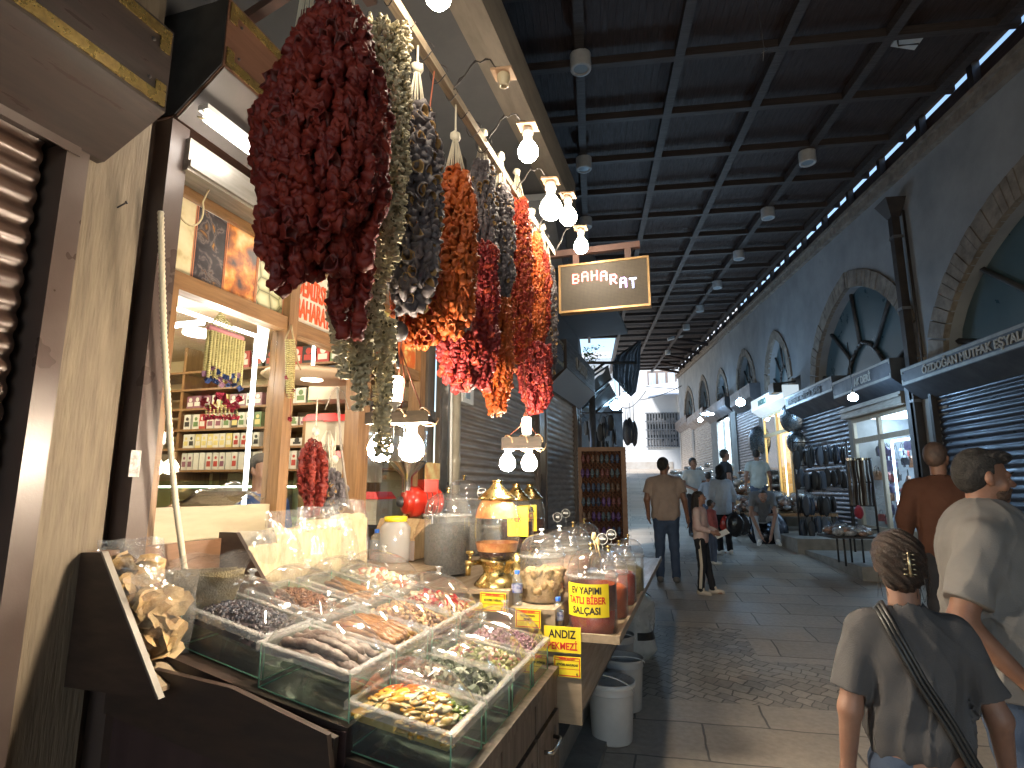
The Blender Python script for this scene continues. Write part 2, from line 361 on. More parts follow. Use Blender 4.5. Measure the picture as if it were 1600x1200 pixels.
for a, b in zip(yy[:-1], yy[1:]):
    m = (a+b)/2; l0, l1 = low(a), low(b); z0 = l0 if (low(m) is not None and l0) else None; z1 = l1 if (low(m) is not None and l1) else None
    if low(m) is not None:
        z0 = l0 if l0 else low(m); z1 = l1 if l1 else low(m)
        wl.quad((XR, b, z1), (XR, a, z0), (XR, a, eave(a)), (XR, b, eave(b)))
        wl.quad((XR, a, z0), (XR, b, z1), (XR+.32, b, z1), (XR+.32, a, z0))
    else:
        f = fbot(m); wl.quad((XR, b, f), (XR, a, f), (XR, a, eave(a)), (XR, b, eave(b)))
for c, h, zs, za, r in ARC:
    for sg in (-1, 1): wl.quad((XR, c+sg*h, zs-.6), (XR+.32, c+sg*h, zs-.6), (XR+.32, c+sg*h, zs+.02), (XR, c+sg*h, zs+.02))
wl.quad((XR+.33, -3, 2.9), (XR+.33, Y1, 4.5), (XR+.33, Y1, eave(Y1)), (XR+.33, -3, eave(-3)))
wl.quad((XR, Y1, .5), (XR+9, Y1, .5), (XR+9, Y1, eave(Y1)), (XR, Y1, eave(Y1)))
rb = thing('arcade_building', 'long plastered arcade building with pointed arches over the shops on the right', 'building')
part('wall', wl, M_wall, rb)
co = MB()
for (a, b, c_, d) in ((-.10, .10, -.16, .0), (-.16, .12, .0, .07)):
    co.hexa([(XR+a, -9, eave(-9)+c_), (XR+b, -9, eave(-9)+c_), (XR+b, Y1+.1, eave(Y1)+c_), (XR+a, Y1+.1, eave(Y1)+c_), (XR+a, -9, eave(-9)+d), (XR+b, -9, eave(-9)+d), (XR+b, Y1+.1, eave(Y1)+d), (XR+a, Y1+.1, eave(Y1)+d)])
part('cornice', co, M_stone, rb)
# louvred band standing on the cornice, open slit under the roof
lb = MB(); lo = [0.09, .40, .52]
lb.hexa([(XR+.06, -9, eave(-9)+.075), (XR+.10, -9, eave(-9)+.075), (XR+.10, Y1, eave(Y1)+.075), (XR+.06, Y1, eave(Y1)+.075), (XR+.06, -9, eave(-9)+.47), (XR+.10, -9, eave(-9)+.47), (XR+.10, Y1, eave(Y1)+.47), (XR+.06, Y1, eave(Y1)+.47)])
part('roof_upstand', lb, M_plank, rb)
y = -2.6; 
while y < 37.6:
    q = MB(); q.box((XR-.06, y-.06, eave(y)+.07), (XR+.05, y+.06, eave(y)+.62)); part('roof_post', q, M_dark, rb); y += 1.352
for y in (27, 29.3, 31.6, 33.9, 36.2):
    q = MB(); q.tube([(5.35, y, eave(y)+.02), (4.0, y, roofz(y)-.02)], .075, 4); part('roof_brace', q, M_plank, rb)
M_munt = mat('window muntin', (.05, .048, .05), .5, 0, (.07, .066, .066), nscale=9)
for i, (c, h, zs, za, r) in enumerate(ARC):
    # voussoir ring
    n = 22 if h > 2 else 13
    ring = MB(); pts_i = []; pts_o = []
    for k in range(2*n+1):
        u = -1+k/n; a = abs(u); yi = c+u*h; zi = zs+(za-zs)*af(a)
        pts_i.append((yi, zi)); ho = h+r; yo = c+u*ho; zo = zs+(za+r*1.05-zs)*af(a); pts_o.append((yo, zo))
    rs = random.Random(i)
    for k in range(2*n):
        e = rs.uniform(.0, .018); x0 = XR-.03-e
        a, b, c2, d = pts_i[k], pts_i[k+1], pts_o[k+1], pts_o[k]
        f = .04
        def lerp(p, q, t): return (p[0]+(q[0]-p[0])*t, p[1]+(q[1]-p[1])*t)
        a, b, c2, d = lerp(a, b, f), lerp(b, a, f), lerp(c2, d, f), lerp(d, c2, f)
        ring.hexa([(x0, *a), (x0, *b), (x0, *c2), (x0, *d), (XR+.05, *a), (XR+.05, *b), (XR+.05, *c2), (XR+.05, *d)])
    for sg in (-1, 1):
        z = zs-.62
        while z < zs-.02:
            ring.box((XR-.035-rs.uniform(0, .015), c+sg*h, z), (XR+.05, c+sg*(h+r), z+.19)); z += .205
    part('arch_ring', ring, M_stone, rb)
    w = MB(); gx = XR+.22
    poly = [(gx, c-h-.02, zs-.55)]+[(gx, c-h*(1-k/14), zs+(za-zs)*af(1-k/14)) for k in range(14)]+[(gx, c+h*k/14, zs+(za-zs)*af(k/14)) for k in range(15)]+[(gx, c+h+.02, zs-.55)]
    w.add(poly, [tuple(range(len(poly)))]); wn = part('arched_window', w, M_tealglass, rb)
    mu = MB(); w_ = .045 if h > 2 else .03
    def bar(p, q): mu.tube([(gx-.04, *p), (gx-.04, *q)], w_, 4)
    ih, iza = h*.42, zs+(za-zs)*.42
    pp = [(c+u*ih, zs-.25+(iza-zs+.25)*af(abs(u))) for u in [-1+k/7 for k in range(15)]]
    for p, q in zip(pp[:-1], pp[1:]): bar(p, q)
    bar((c-ih, zs-.25), (c-ih, zs-.55)); bar((c+ih, zs-.25), (c+ih, zs-.55))
    for u0, u1 in ((-.95, -.96), (-.55, -.62), (.1, .12), (.6, .66), (.95, .96)):
        bar((c+u0*ih, zs-.25+(iza-zs+.25)*af(abs(u0))), (c+u1*h, zs+(za-zs)*af(abs(u1))))
    part('muntins', mu, M_munt, wn)
# ---- drain pipe on the right wall
dp = thing('drain_pipe', 'dark square drain pipe with a funnel head running down the right wall between two arches', 'drain pipe', (XR-.12, 10.48, .5))
q = MB(); q.box((XR-.2, 10.40, .5), (XR-.07, 10.53, 6.3)); part('pipe', q, M_dark, dp)
q = MB(); q.hexa([(XR-.21, 10.39, 6.3), (XR-.05, 10.39, 6.3), (XR-.05, 10.54, 6.3), (XR-.21, 10.54, 6.3), (XR-.33, 10.25, 6.6), (XR+.0, 10.25, 6.6), (XR+.0, 10.68, 6.6), (XR-.33, 10.68, 6.6)]); part('funnel_head', q, M_dark, dp)
for z in (1.6, 3.0, 4.6, 5.9):
    q = MB(); q.box((XR-.215, 10.385, z), (XR-.05, 10.545, z+.05)); part('clamp', q, M_metal, dp)
q = MB(); q.tube([(XR-.05, 10.28, 2.6), (XR-.05, 10.3, 6.35)], .022, 8); part('cable', q, M_dark, dp)

# ---- round lamps on the roof beams and one flood lamp
M_lampw = mat('grey enamel', (.5, .53, .55), .45, 0, (.42, .44, .46), nscale=8)
def roundlamp(x, y):
    z = roofz(y); t = thing('ceiling_lamp', 'x', 'ceiling lamp', (x, y, z), group='round lamps along the roof beams')
    b = MB(); b.lathe((x, y, z), [(.001, -.20), (.095, -.20), (.098, -.215), (.135, -.215), (.14, -.20), (.14, 0)], 24, capb=True); part('lamp_body', b, M_lampw, t)
    b = MB(); b.lathe((x, y, z), [(.0, -.205), (.094, -.203)], 20); part('lamp_lens', b, mat('frosted lens', (.25, .33, .4), .3), t); return t
l0 = roundlamp(-.04, 6.95); l0.o['label'] = 'round grey ceiling lamp nearest the camera, in the row above the left shops'
for x, y, lb_ in ((-.04, 9.7, 'second round grey ceiling lamp of the row above the left shops'), (-.04, 12.4, 'round ceiling lamp half lost behind the glowing bulbs above the left shops'),
    (3.88, 10.07, 'round grey lamp nearest the camera in the right hand row under the roof'), (3.9, 12.5, 'second lamp from the camera in the right hand row under the roof'), (3.93, 15.2, 'third lamp from the camera in the right hand row under the roof'),
    (3.93, 17.9, 'fourth lamp from the camera in the right hand row under the roof'), (3.93, 20.9, 'fifth lamp from the camera in the right hand row under the roof'),
    (3.93, 24.0, 'sixth lamp from the camera in the right hand row under the roof'), (3.93, 30.0, 'farthest small round lamp in the right hand row under the roof')):
    dup(l0, (x, y, roofz(y)), label=lb_)
fl = thing('flood_light', 'small flat flood lamp hanging near the right edge of the roof', 'flood light', (3.9, 7.2, roofz(7.2)))
p_ = atY(1418, 62, 7.4)
b = MB(); b.cbox(p_, (.3, .24, .06), Matrix.Rotation(.3, 4, 'Y')); part('lamp_head', b, M_lampw, fl)
b = MB(); b.tube([(p_.x-.12, p_.y, p_.z), (p_.x-.12, p_.y, roofz(7.4)+.02), (p_.x+.12, p_.y, roofz(7.4)+.02), (p_.x+.12, p_.y, p_.z+.05)], .012, 6); part('bracket', b, M_dark, fl)
p_ = atY(1055, 529, 27.0)
fl = thing('flood_light', 'far flood lamp under the roof beams near the end building', 'flood light', (p_.x, 27, p_.z))
b = MB(); b.cbox((p_.x, 27, p_.z+.05), (.7, .3, .1), Matrix.Rotation(-.25, 4, 'Y')); part('lamp_head', b, M_lampw, fl)
b = MB(); b.tube([(p_.x, 27.05, p_.z+.1), (p_.x, 27.05, roofz(27))], .03, 6); part('bracket', b, M_dark, fl)
a_ = atY(1180, 0, 6.2); b = MB(); b.tube([(a_.x, 6.2, roofz(6.2)+.1), (a_.x+.03, 6.2, a_.z-.2), (a_.x+.05, 6.2, a_.z-.62), (a_.x+.03, 6.2, a_.z-.80)], .004, 5)
b.tube([(a_.x+.05, 6.2, a_.z-.62), (a_.x+.09, 6.2, a_.z-.66), (a_.x+.02, 6.2, a_.z-.7)], .004, 5); solo('loose_cable', b, M_metal, 'thin loose wire hanging down from the middle of the roof', 'wire', (a_.x, 6.2, a_.z))

# ---- end of the street: white building
YE = 41.0; M_ewall = mat('white render', (.60, .63, .67), .8, 0, (.5, .53, .57), nscale=.5, ndetail=8, bump=.1, bscale=8)
eb = thing('white_building', 'white rendered building with a barred window closing the end of the street', 'building', (4, YE, 2.6))
def E(u, v): p = atY(u, v, YE); return p.x, p.z
xl = E(976, 700)[0]; zb = gz(YE)-.4; 
w = MB(); w.box((xl, YE, zb), (12, YE+6, 14)); part('wall', w, M_ewall, eb)
x0, z1 = E(979, 722); w = MB(); w.box((xl-.02, YE-.06, E(1000, 738)[1]-.4), (E(1052, 730)[0], YE+.01, z1)); part('plinth', w, mat('plinth', (.42, .42, .42), .8, 0, (.33, .3, .27), nscale=1.2), eb)
x0, z1 = E(1010, 646); x1, z0 = E(1061, 698)
w = MB(); w.box((x0, YE-.012, z0), (x1, YE+.05, z1)); wn = part('window', w, mat('dark window', (.05, .06, .075), .2, 0, (.14, .16, .18), nscale=2.2, stretch=(1, 1, 1)), eb)
gm = MB(); n = 11
for k in range(n+1): xx = x0+(x1-x0)*k/n; gm.box((xx-.035, YE-.12, z0-.05), (xx+.035, YE-.05, z1+.05))
for k in range(5): zz = z0+(z1-z0)*k/4; gm.box((x0-.12, YE-.14, zz-.035), (x1+.12, YE-.121, zz+.035))
part('bars', gm, mat('bar paint', (.2, .22, .25), .5, .3), wn)
rk = random.Random(5)
for k in range(3):
    gd = MB(); zz = z0+(z1-z0)*(k+.15)/3.2
    for j in range(14): xx = x0+.15+(x1-x0-.3)*j/13; hh = rk.uniform(.2, .45); gd.box((xx-.06, YE-.045, zz), (xx+.05, YE-.016, zz+hh))
    part('window_shelf_goods', gd, mat('goods', (.4, .42, .45), .5, 0, (.2, .2, .22), nscale=3), wn)
x0, z1 = E(1011, 580); x1, z0 = E(1057, 603)
w = MB(); w.box((x0, YE-.05, z0-.4), (x1, YE+.05, z1)); wn = part('upper_window', w, mat('window wood', (.22, .17, .15), .6, 0, (.16, .12, .11), nscale=3), eb)
for k in range(3):
    xa = x0+(x1-x0)*(k+.14)/3; xb = x0+(x1-x0)*(k+.86)/3; w = MB(); w.box((xa, YE-.06, z0-.3), (xb, YE-.051, z1-.15)); part('pane', w, mat('curtained pane', (.5, .58, .68), .3, 0, (.35, .42, .5), nscale=4, stretch=(6, 1, .3)), wn)
# concave cloth awning tied under the upper window
def aw(u, v):
    xs = E(1008+u*56, 600)[0]; top = E(1008, 604-6*u)[1]; bot = E(1008, 629-4*u)[1]
    z = top+(bot-top)*v; sag = .5*math.sin(math.pi*u)*v; return (xs, YE-.3-1.6*v+.3*math.sin(math.pi*v), z+sag*.3)
b = MB(); b.grid(aw, 14, 8); solo('shade_cloth', b, mat('pale shade cloth', (.6, .63, .66), .8, 0, (.5, .53, .56), nscale=3, bump=.2), 'pale cloth awning stretched under the upper window of the white building', 'awning', (4, YE-.3, 5))
x0 = E(1059, 600)[0]; b = MB(); b.box((x0-.12, YE-.2, E(1060, 645)[1]), (x0+.12, YE-.02, E(1060, 603)[1])); solo('gutter_pipe', b, M_white, 'white downpipe at the right corner of the white building', 'pipe', (x0, YE-.2, 5))
# house with tiled roof beyond the left side
b = thing('tiled_house', 'pale house with a low tiled roof seen through the gap under the roof', 'house', (-1.5, 46, 3))
w = MB(); w.box((-9, 44, 1.5), (xl-.5, 50, atY(950, 574, 44).z)); part('wall', w, M_ewall, b)
w = MB(); za = atY(950, 576, 43.5).z; zt = atY(950, 560, 47).z; w.hexa([(-10, 43.2, za), (xl-.3, 43.2, za), (xl-.3, 48, zt), (-10, 48, zt), (-10, 43.2, za+.25), (xl-.3, 43.2, za+.25), (xl-.3, 48, zt+.25), (-10, 48, zt+.25)]); part('roof', w, mat('grey tile', (.3, .34, .38), .7, 0, (.22, .25, .28), nscale=2, bump=.5, bscale=6, stretch=(4, 1, 1)), b)
zc = atY(975, 545, 50).z; w = MB(); w.box((-14, 51, 2), (xl-.4, 55, zc)); part('upper_wall', w, M_ewall, b)
# ================================================================ LEFT ROW (frame F: t towards the street, s along the row, z up)
M_woodL = wood('golden frame wood', (.27, .145, .062), (.18, .09, .036), .42, 2, 2.5)
M_woodH = wood('golden rail wood', (.27, .145, .062), (.18, .09, .036), .42, 1, 2.5)
M_brown = mat('brown painted steel', (.085, .06, .052), .35, .15, (.11, .08, .068), nscale=3, rvar=.12, bump=.04, bscale=160)
M_fauxw = mat('wood print steel', (.058, .042, .038), .36, .15, (.032, .024, .022), nscale=2.2, ndetail=8, stretch=(14, 1.3, 14), rvar=.12, bump=.06)
M_goldst = mat('worn gold strip', (.50, .36, .12), .3, .8, (.22, .15, .06), nscale=16, stretch=(1, 1.0, 1), rvar=.15, bump=.15)
M_slatbr = mat('brown slats', (.10, .058, .042), .4, .15, (.065, .036, .027), nscale=3, stretch=(8, 1, 8), rvar=.12)
M_slatgr = mat('grey brown slats', (.40, .34, .29), .45, .1, (.30, .255, .22), nscale=2.5, stretch=(3, 1, 6), rvar=.14)
def pillar_mat():
    m = mat('combed plaster', (.215, .168, .118), .85, 0, (.15, .115, .08), nscale=4, ndetail=8, stretch=(7, 7, .8), bump=1.0, bscale=16, bdist=.004); return m
M_pil = pillar_mat()
FT = -2.05
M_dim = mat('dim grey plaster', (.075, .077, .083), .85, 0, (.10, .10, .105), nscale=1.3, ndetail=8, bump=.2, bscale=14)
# upper wall, soffit with cream edge board
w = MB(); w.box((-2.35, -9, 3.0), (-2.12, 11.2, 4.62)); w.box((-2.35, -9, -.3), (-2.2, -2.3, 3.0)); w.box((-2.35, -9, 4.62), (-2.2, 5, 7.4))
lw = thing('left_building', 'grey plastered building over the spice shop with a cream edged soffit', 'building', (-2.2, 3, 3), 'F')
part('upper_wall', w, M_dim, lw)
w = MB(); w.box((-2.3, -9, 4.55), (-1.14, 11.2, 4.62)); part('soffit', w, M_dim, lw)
w = MB(); w.box((-1.16, -9, 4.42), (-1.06, 5.6, 4.75)); w.box((-1.30, -9, 4.50), (-1.165, 5.6, 4.548)); part('edge_board', w, mat('cream board', (.16, .135, .11), .7, 0, (.21, .18, .145), nscale=3, stretch=(4, 1, 4), bump=.1), lw)
# straight edge further up the street (world frame)
sw = thing('upper_gallery', 'dark wooden gallery wall above the shut shops on the left', 'gallery', (-.35, 12, 4.2))
w = MB(); w.box((-1.5, 4.5, 4.4), (-1.3, 26.5, 8.4)); part('boarding', w, M_wall, sw)
w = MB(); w.hexa([(-.34, 5.3, 4.38), (-.26, 5.3, 4.38), (-.22, 26.5, 5.5), (-.30, 26.5, 5.5), (-.34, 5.3, 4.6), (-.26, 5.3, 4.6), (-.22, 26.5, 5.75), (-.30, 26.5, 5.75)]); part('edge_beam', w, M_beam, sw)
w = MB(); w.hexa([(-2.0, 5.4, 4.43), (-.35, 5.4, 4.43), (-.30, 12, 4.8), (-2, 12, 4.8), (-2.0, 5.4, 4.5), (-.35, 5.4, 4.5), (-.30, 12, 4.9), (-2, 12, 4.9)]); part('soffit', w, M_wall, sw)
# pillar
p = thing('plaster_pillar', 'cream combed plaster pillar at the left edge of the spice shop', 'pillar', (-2.1, 1.45, -.15), 'F')
w = MB(); w.box((-2.4, 1.335, -.2), (-1.995, 1.575, 4.5)); part('shaft', w, M_pil, p)
w = MB(); w.tube([(-1.995, 1.478, 2.62), (-1.965, 1.488, 2.64)], .003, 6); w.tube([(-1.966, 1.487, 2.64), (-1.962, 1.489, 2.642)], .006, 8); part('nail', w, M_dark, p)
p = thing('door_post', 'brown painted steel post beside the brown shutter at the left edge', 'post', (-2, 1.3, -.15), 'F')
w = MB(); w.box((-2.1, 1.262, -.2), (-1.965, 1.337, 2.80)); part('post', w, M_brown, p)
p = thing('door_post', 'brown steel post with a dark groove and a torn white sticker on it', 'post', (-2, 1.65, -.15), 'F')
w = MB(); w.box((-2.14, 1.577, -.2), (-2.04, 1.63, 3.1)); part('groove', w, mat('rusty dark groove', (.02, .015, .012), .8, 0, (.09, .055, .04), nscale=9, stretch=(6, 6, .7)), p)
w = MB(); w.box((-2.12, 1.63, -.2), (-1.955, 1.715, 3.08)); part('post', w, M_brown, p)
a = atT(201, 745, -1.95); b_ = atT(222, 704, -1.95); w = MB(); w.box((-1.954, a[1], a[2]), (-1.951, b_[1], b_[2])); part('sticker', w, mat('torn paper', (.55, .52, .48), .7, 0, (.25, .23, .22), nscale=60), p)
w = MB(); w.box((-2.3, -2.4, -.2), (-2.09, 1.33, 3.0)); solo('shutter_backboard', w, M_black, 'dark recess for the shaded gap behind the brown shutter at the left edge', 'backboard', (-2.2, 0, 0), 'F')  # black block added behind the slats, its colour stands for the gap's shade
# left brown shutter
def shutter(name, label, s0, s1, z0, z1, t, m, pitch, fr='F', dep=.018, horiz=None, cat='roller shutter', group=None):
    """rounded slats; horiz frame W: s is y and t is x with the slats facing -x"""
    mb = MB(); mb.smooth = True; n = int((z1-z0)/pitch); sg = 1 if fr == 'F' else -1
    prof = []
    for i in range(n):
        for k in range(6):
            u = k/6; prof.append((t+sg*dep*(math.sin(math.pi*min(u/.86, 1))**.6 if u < .86 else -.12), z0+(i+u)*pitch))
    prof.append((t, z1))
    vs = []
    for x, z in prof: vs += [(x, s0, z), (x, s1, z)]
    fs = [(2*i, 2*i+1, 2*i+3, 2*i+2) if sg > 0 else (2*i+1, 2*i, 2*i+2, 2*i+3) for i in range(len(prof)-1)]
    mb.add(vs, [f[::-1] for f in fs]); b = (t, (s0+s1)/2, z0)
    return solo(name, mb, m, label, cat, b, fr, group)
shutter('roller_shutter', 'brown wood-look roller shutter at the left edge beside the plaster pillar', -2.2, 1.235, -.15, 2.86, -2.05, M_slatbr, .072)
# shutter casings
def casing(name, label, s0, s1, tf, z0, z1, tb, zl, matf, strips=None, zs=None, txt=None, end='near', smat=None, fr='F'):
    """front board tf z0..z1, sloping underside to (tb, zl), closed ends"""
    th = thing(name, label, 'shutter box', (tf, (s0+s1)/2, zl), fr)
    sg = 1 if fr == 'F' else -1
    prof = [(tf, z0), (tf, z1), (tf-sg*.42, z1), (tf-sg*.42, zl), (tb, zl)]
    q = MB(); q.prism([(a, s0, b) for a, b in prof], (0, s1-s0, 0)); part('casing', q, matf, th)
    if strips:
        q = MB()
        for zz in (z0+.012, z1-.055):
            q.box((tf+sg*.001, s0+.01, zz), (tf+sg*.006, s1-.01, zz+.042))
        for ss in (s0+.01, s1-.05):
            q.box((tf+sg*.001, ss, z0+.012), (tf+sg*.0055, ss+.04, z0+.095)); q.box((tf+sg*.001, ss, z1-.10), (tf+sg*.0055, ss+.04, z1-.013))
        part('trim_strip', q, smat or M_goldst, th)
        for ss in (s0+.075, s1-.075):
            for zz in (z0+.085, z1-.085): q = MB(); q.ball((tf+sg*.003, ss, zz), .007, 8, 4); part('screw', q, M_dark, th)
    if txt:
        s, size, s_at, z_at = txt[:4]
        X = (0, 1, 0) if fr == 'F' else (0, -1, 0)
        if fr == 'F': X = (0, 1, 0)
        tm = text_mb(s, size, (tf+sg*.012, s_at, z_at), (0, sg, 0), (0, 0, 1), .012, .002*size/.1, sx=txt[4] if len(txt) > 4 else 1)
        # reading direction along +s for the left row; along -y for the right row
        part('lettering', tm, txt[5] if len(txt) > 5 else mat('raised letters', (.32, .29, .25), .4, .3), th)
    return th
casing('shutter_box', 'wood-print shutter box with gold strips above the shutter at the left edge', -2.2, 1.385, -1.70, 2.885, 3.20, -1.96, 2.745, M_fauxw, True)
w = MB(); w.box((-1.96, -1.2, 2.715), (-1.955, 1.30, 2.747)); solo('guide_flange', w, M_brown, 'thin brown flange under the shutter box at the left edge', 'flange', (-1.96, .3, 2.72), 'F')
c2 = casing('shutter_box', 'dark shutter box with a reddish wood front above the spice shop window', 1.665, 4.55, -1.76, 3.30, 3.62, -1.98, 3.12, mat('reddish wood print', (.16, .075, .045), .45, .05, (.11, .05, .03), nscale=2, stretch=(14, 1, 14), rvar=.1), True)
q = MB(); q.prism([(-1.764, 1.66, 3.305), (-1.764, 1.66, 3.615), (-2.17, 1.66, 3.615), (-2.17, 1.66, 3.125), (-1.985, 1.66, 3.125)], (0, .004, 0)); part('end_plate', q, M_black, c2)
q = MB(); q.prism([(-1.757, 1.67, 3.295), (-1.757, 4.55, 3.295), (-1.976, 4.55, 3.113), (-1.976, 1.67, 3.113)], (-.002, 0, -.004)); part('under_plate', q, mat('grey brown under plate', (.07, .06, .055), .5, .2, (.09, .075, .07), nscale=4), c2)
# brackets of dark steel above the boxes
for ss, tt in ((1.35, -1.2), (1.95, -1.3)):
    q = MB(); q.cbox((-1.7, ss, 3.9), (1.0, .045, .045), Matrix.Rotation(-.35, 4, 'Y')); q.box((-1.30, ss-.025, 3.72), (-1.25, ss+.025, 4.5))
    solo('steel_bracket', q, mat('rust red steel', (.10, .05, .04), .6, .2, (.06, .035, .03), nscale=6), 'rusty steel bracket leaning out above the '+('left shutter box' if ss < 1.5 else 'spice shop shutter box'), 'bracket', (-2.1, ss, 3.8), 'F')
# ---- shop front: frame, transom, posters, panes
sf = thing('spice_shop', 'golden wooden window front of the spice shop with photo panels over glass bays', 'shop front', (-2.05, 3, -.1), 'F')
w = MB(); w.box((-2.14, 1.70, 2.888), (-1.93, 4.6, 3.03)); w.box((-1.935, 1.70, 2.90), (-1.915, 4.6, 2.93)); part('roller_bar', w, mat('brushed light metal', (.30, .27, .235), .4, .5, (.22, .2, .17), nscale=5, stretch=(9, 1, 9), rvar=.12), sf)
w = MB(); w.box((-2.11, 1.72, 2.42), (-2.03, 4.13, 2.495)); part('transom', w, M_woodH, sf)
w = MB(); w.box((-2.11, 1.72, 2.845), (-2.04, 4.13, 2.885)); part('top_rail', w, M_woodH, sf)
for s0, s1, zt, zb in ((1.735, 1.80, 2.42, .0), (2.492, 2.565, 2.87, .0), (3.20, 3.33, 2.42, .0), (4.05, 4.14, 2.87, .0)):
    w = MB(); w.box((-2.12, s0, zb), (-2.02, s1, zt)); part('mullion', w, M_woodL, sf)
w = MB(); w.box((-2.108, 1.80, .9), (-2.06, 2.492, 1.52)); part('lower_panel', w, mat('beige panel', (.42, .35, .23), .5, 0, (.36, .29, .19), nscale=3, stretch=(1, 1, 6)), sf)
w = MB(); w.box((-2.09, 1.80, 1.48), (-2.085, 2.492, 2.42)); part('pane', w, M_glass, sf)
w = MB(); w.box((-2.09, 3.33, .5), (-2.085, 4.05, 2.42)); part('pane', w, M_glass, sf)
for s0 in (2.47,):   # strip of small white diodes down the post and along the transom
    w = MB(); w.box((-2.20, 2.452, 1.50), (-2.185, 2.468, 2.40)); w.box((-2.20, 1.82, 2.385), (-2.185, 2.46, 2.40)); part('led_strip', w, emit('led white', (1, .97, .92), 4), sf)
# photo panels
def photo(kind):
    m = bpy.data.materials.new('photo '+kind); m.use_nodes = True; t = m.node_tree; L = t.links.new; N = t.nodes.new; p = t.nodes['Principled BSDF']; p.inputs['Roughness'].default_value = .3
    tc = N('ShaderNodeTexCoord'); v = N('ShaderNodeTexVoronoi'); n = N('ShaderNodeTexNoise'); r = N('ShaderNodeValToRGB')
    L(tc.outputs['Object'], v.inputs['Vector']); L(tc.outputs['Object'], n.inputs['Vector'])
    es = r.color_ramp.elements
    def setr(L_):
        es[0].position, es[1].position = L_[0][0], L_[-1][0]; es[0].color = (*L_[0][1], 1); es[1].color = (*L_[-1][1], 1)
        for pos, c in L_[1:-1]: e = es.new(pos); e.color = (*c, 1)
    if kind == 'pale': n.inputs['Scale'].default_value = 9; n.inputs['Detail'].default_value = 7; L(n.outputs['Fac'], r.inputs[0]); setr([(.3, (.34, .24, .09)), (.45, (.62, .52, .3)), (.7, (.75, .68, .46))])
    if kind == 'dark': n.inputs['Scale'].default_value = 11; n.inputs['Detail'].default_value = 6; n.inputs['Distortion'].default_value = 1.6; L(n.outputs['Fac'], r.inputs[0]); setr([(.3, (.015, .012, .016)), (.5, (.035, .03, .037)), (.58, (.16, .13, .12)), (.62, (.03, .025, .03)), (.73, (.45, .2, .03))])
    if kind == 'orange': n.inputs['Scale'].default_value = 9; n.inputs['Detail'].default_value = 9; n.inputs['Distortion'].default_value = .2; L(n.outputs['Fac'], r.inputs[0]); setr([(.38, (.05, .03, .03)), (.48, (.35, .1, .02)), (.56, (.7, .27, .05)), (.7, (.8, .6, .3))])
    if kind == 'shards': v.inputs['Scale'].default_value = 13; v.feature = 'DISTANCE_TO_EDGE'; n.inputs['Scale'].default_value = 9; L(v.outputs['Distance'], r.inputs[0]); setr([(0, (.07, .06, .03)), (.045, (.28, .27, .13)), (.2, (.5, .47, .28)), (.5, (.62, .58, .38))])
    if kind == 'powder': n.inputs['Scale'].default_value = 3.2; n.inputs['Detail'].default_value = 7; L(n.outputs['Fac'], r.inputs[0]); setr([(.35, (.5, .06, .02)), (.5, (.62, .14, .03)), (.54, (.7, .55, .2)), (.6, (.15, .25, .05)), (.75, (.6, .6, .4))])
    L(r.outputs[0], p.inputs['Base Color']); return m
def photo_panel(s0, s1, kind, label):
    w = MB(); w.box((-2.075, s0, 2.497), (-2.067, s1, 2.843)); o = part('photo_panel', w, photo(kind), sf, label)
    for a, b in ((s0, s0+.004), (s1-.004, s1)):
        f = MB(); f.box((-2.066, a, 2.497), (-2.064, b, 2.843)); part('edge_line', f, mat('thin orange line', (.55, .22, .12), .5), o)
photo_panel(1.735, 1.892, 'pale', 'photo of pale cheese and rusks'); photo_panel(1.897, 2.07, 'dark', 'dark photo of dried peppers'); photo_panel(2.075, 2.28, 'orange', 'photo of orange dried peppers'); photo_panel(2.285, 2.49, 'shards', 'photo of green beige fruit leather shards')
w = MB(); w.box((-2.075, 2.567, 2.497), (-2.067, 2.93, 2.843)); o = part('name_board', w, mat('cream board print', (.72, .69, .6), .5, 0, (.6, .56, .45), nscale=6), sf)
tm = text_mb('DEMİRSU', .155, (-2.062, 2.585, 2.665), (0, 1, 0), (0, 0, 1), .004, .004, sx=.46); merge(tm, text_mb('BAHARAT', .155, (-2.062, 2.59, 2.535), (0, 1, 0), (0, 0, 1), .004, .004, sx=.45))
part('lettering', tm, mat('orange red print', (.75, .10, .02), .45), o)
lf = MB(); lf.add([(-2.063, 2.76, 2.80), (-2.063, 2.80, 2.795), (-2.063, 2.83, 2.825), (-2.063, 2.80, 2.838), (-2.063, 2.77, 2.83)], [(0, 1, 2, 3, 4)]); part('leaf_mark', lf, MATS['orange red print'], o)
photo_panel(3.45, 4.045, 'powder', 'photo of a bowl of red pepper powder')
w = MB(); w.box((-2.076, 2.935, 2.497), (-2.069, 3.445, 2.843)); part('plain_panel', w, mat('beige poster', (.6, .55, .42), .5, 0, (.3, .35, .16), nscale=5), sf)
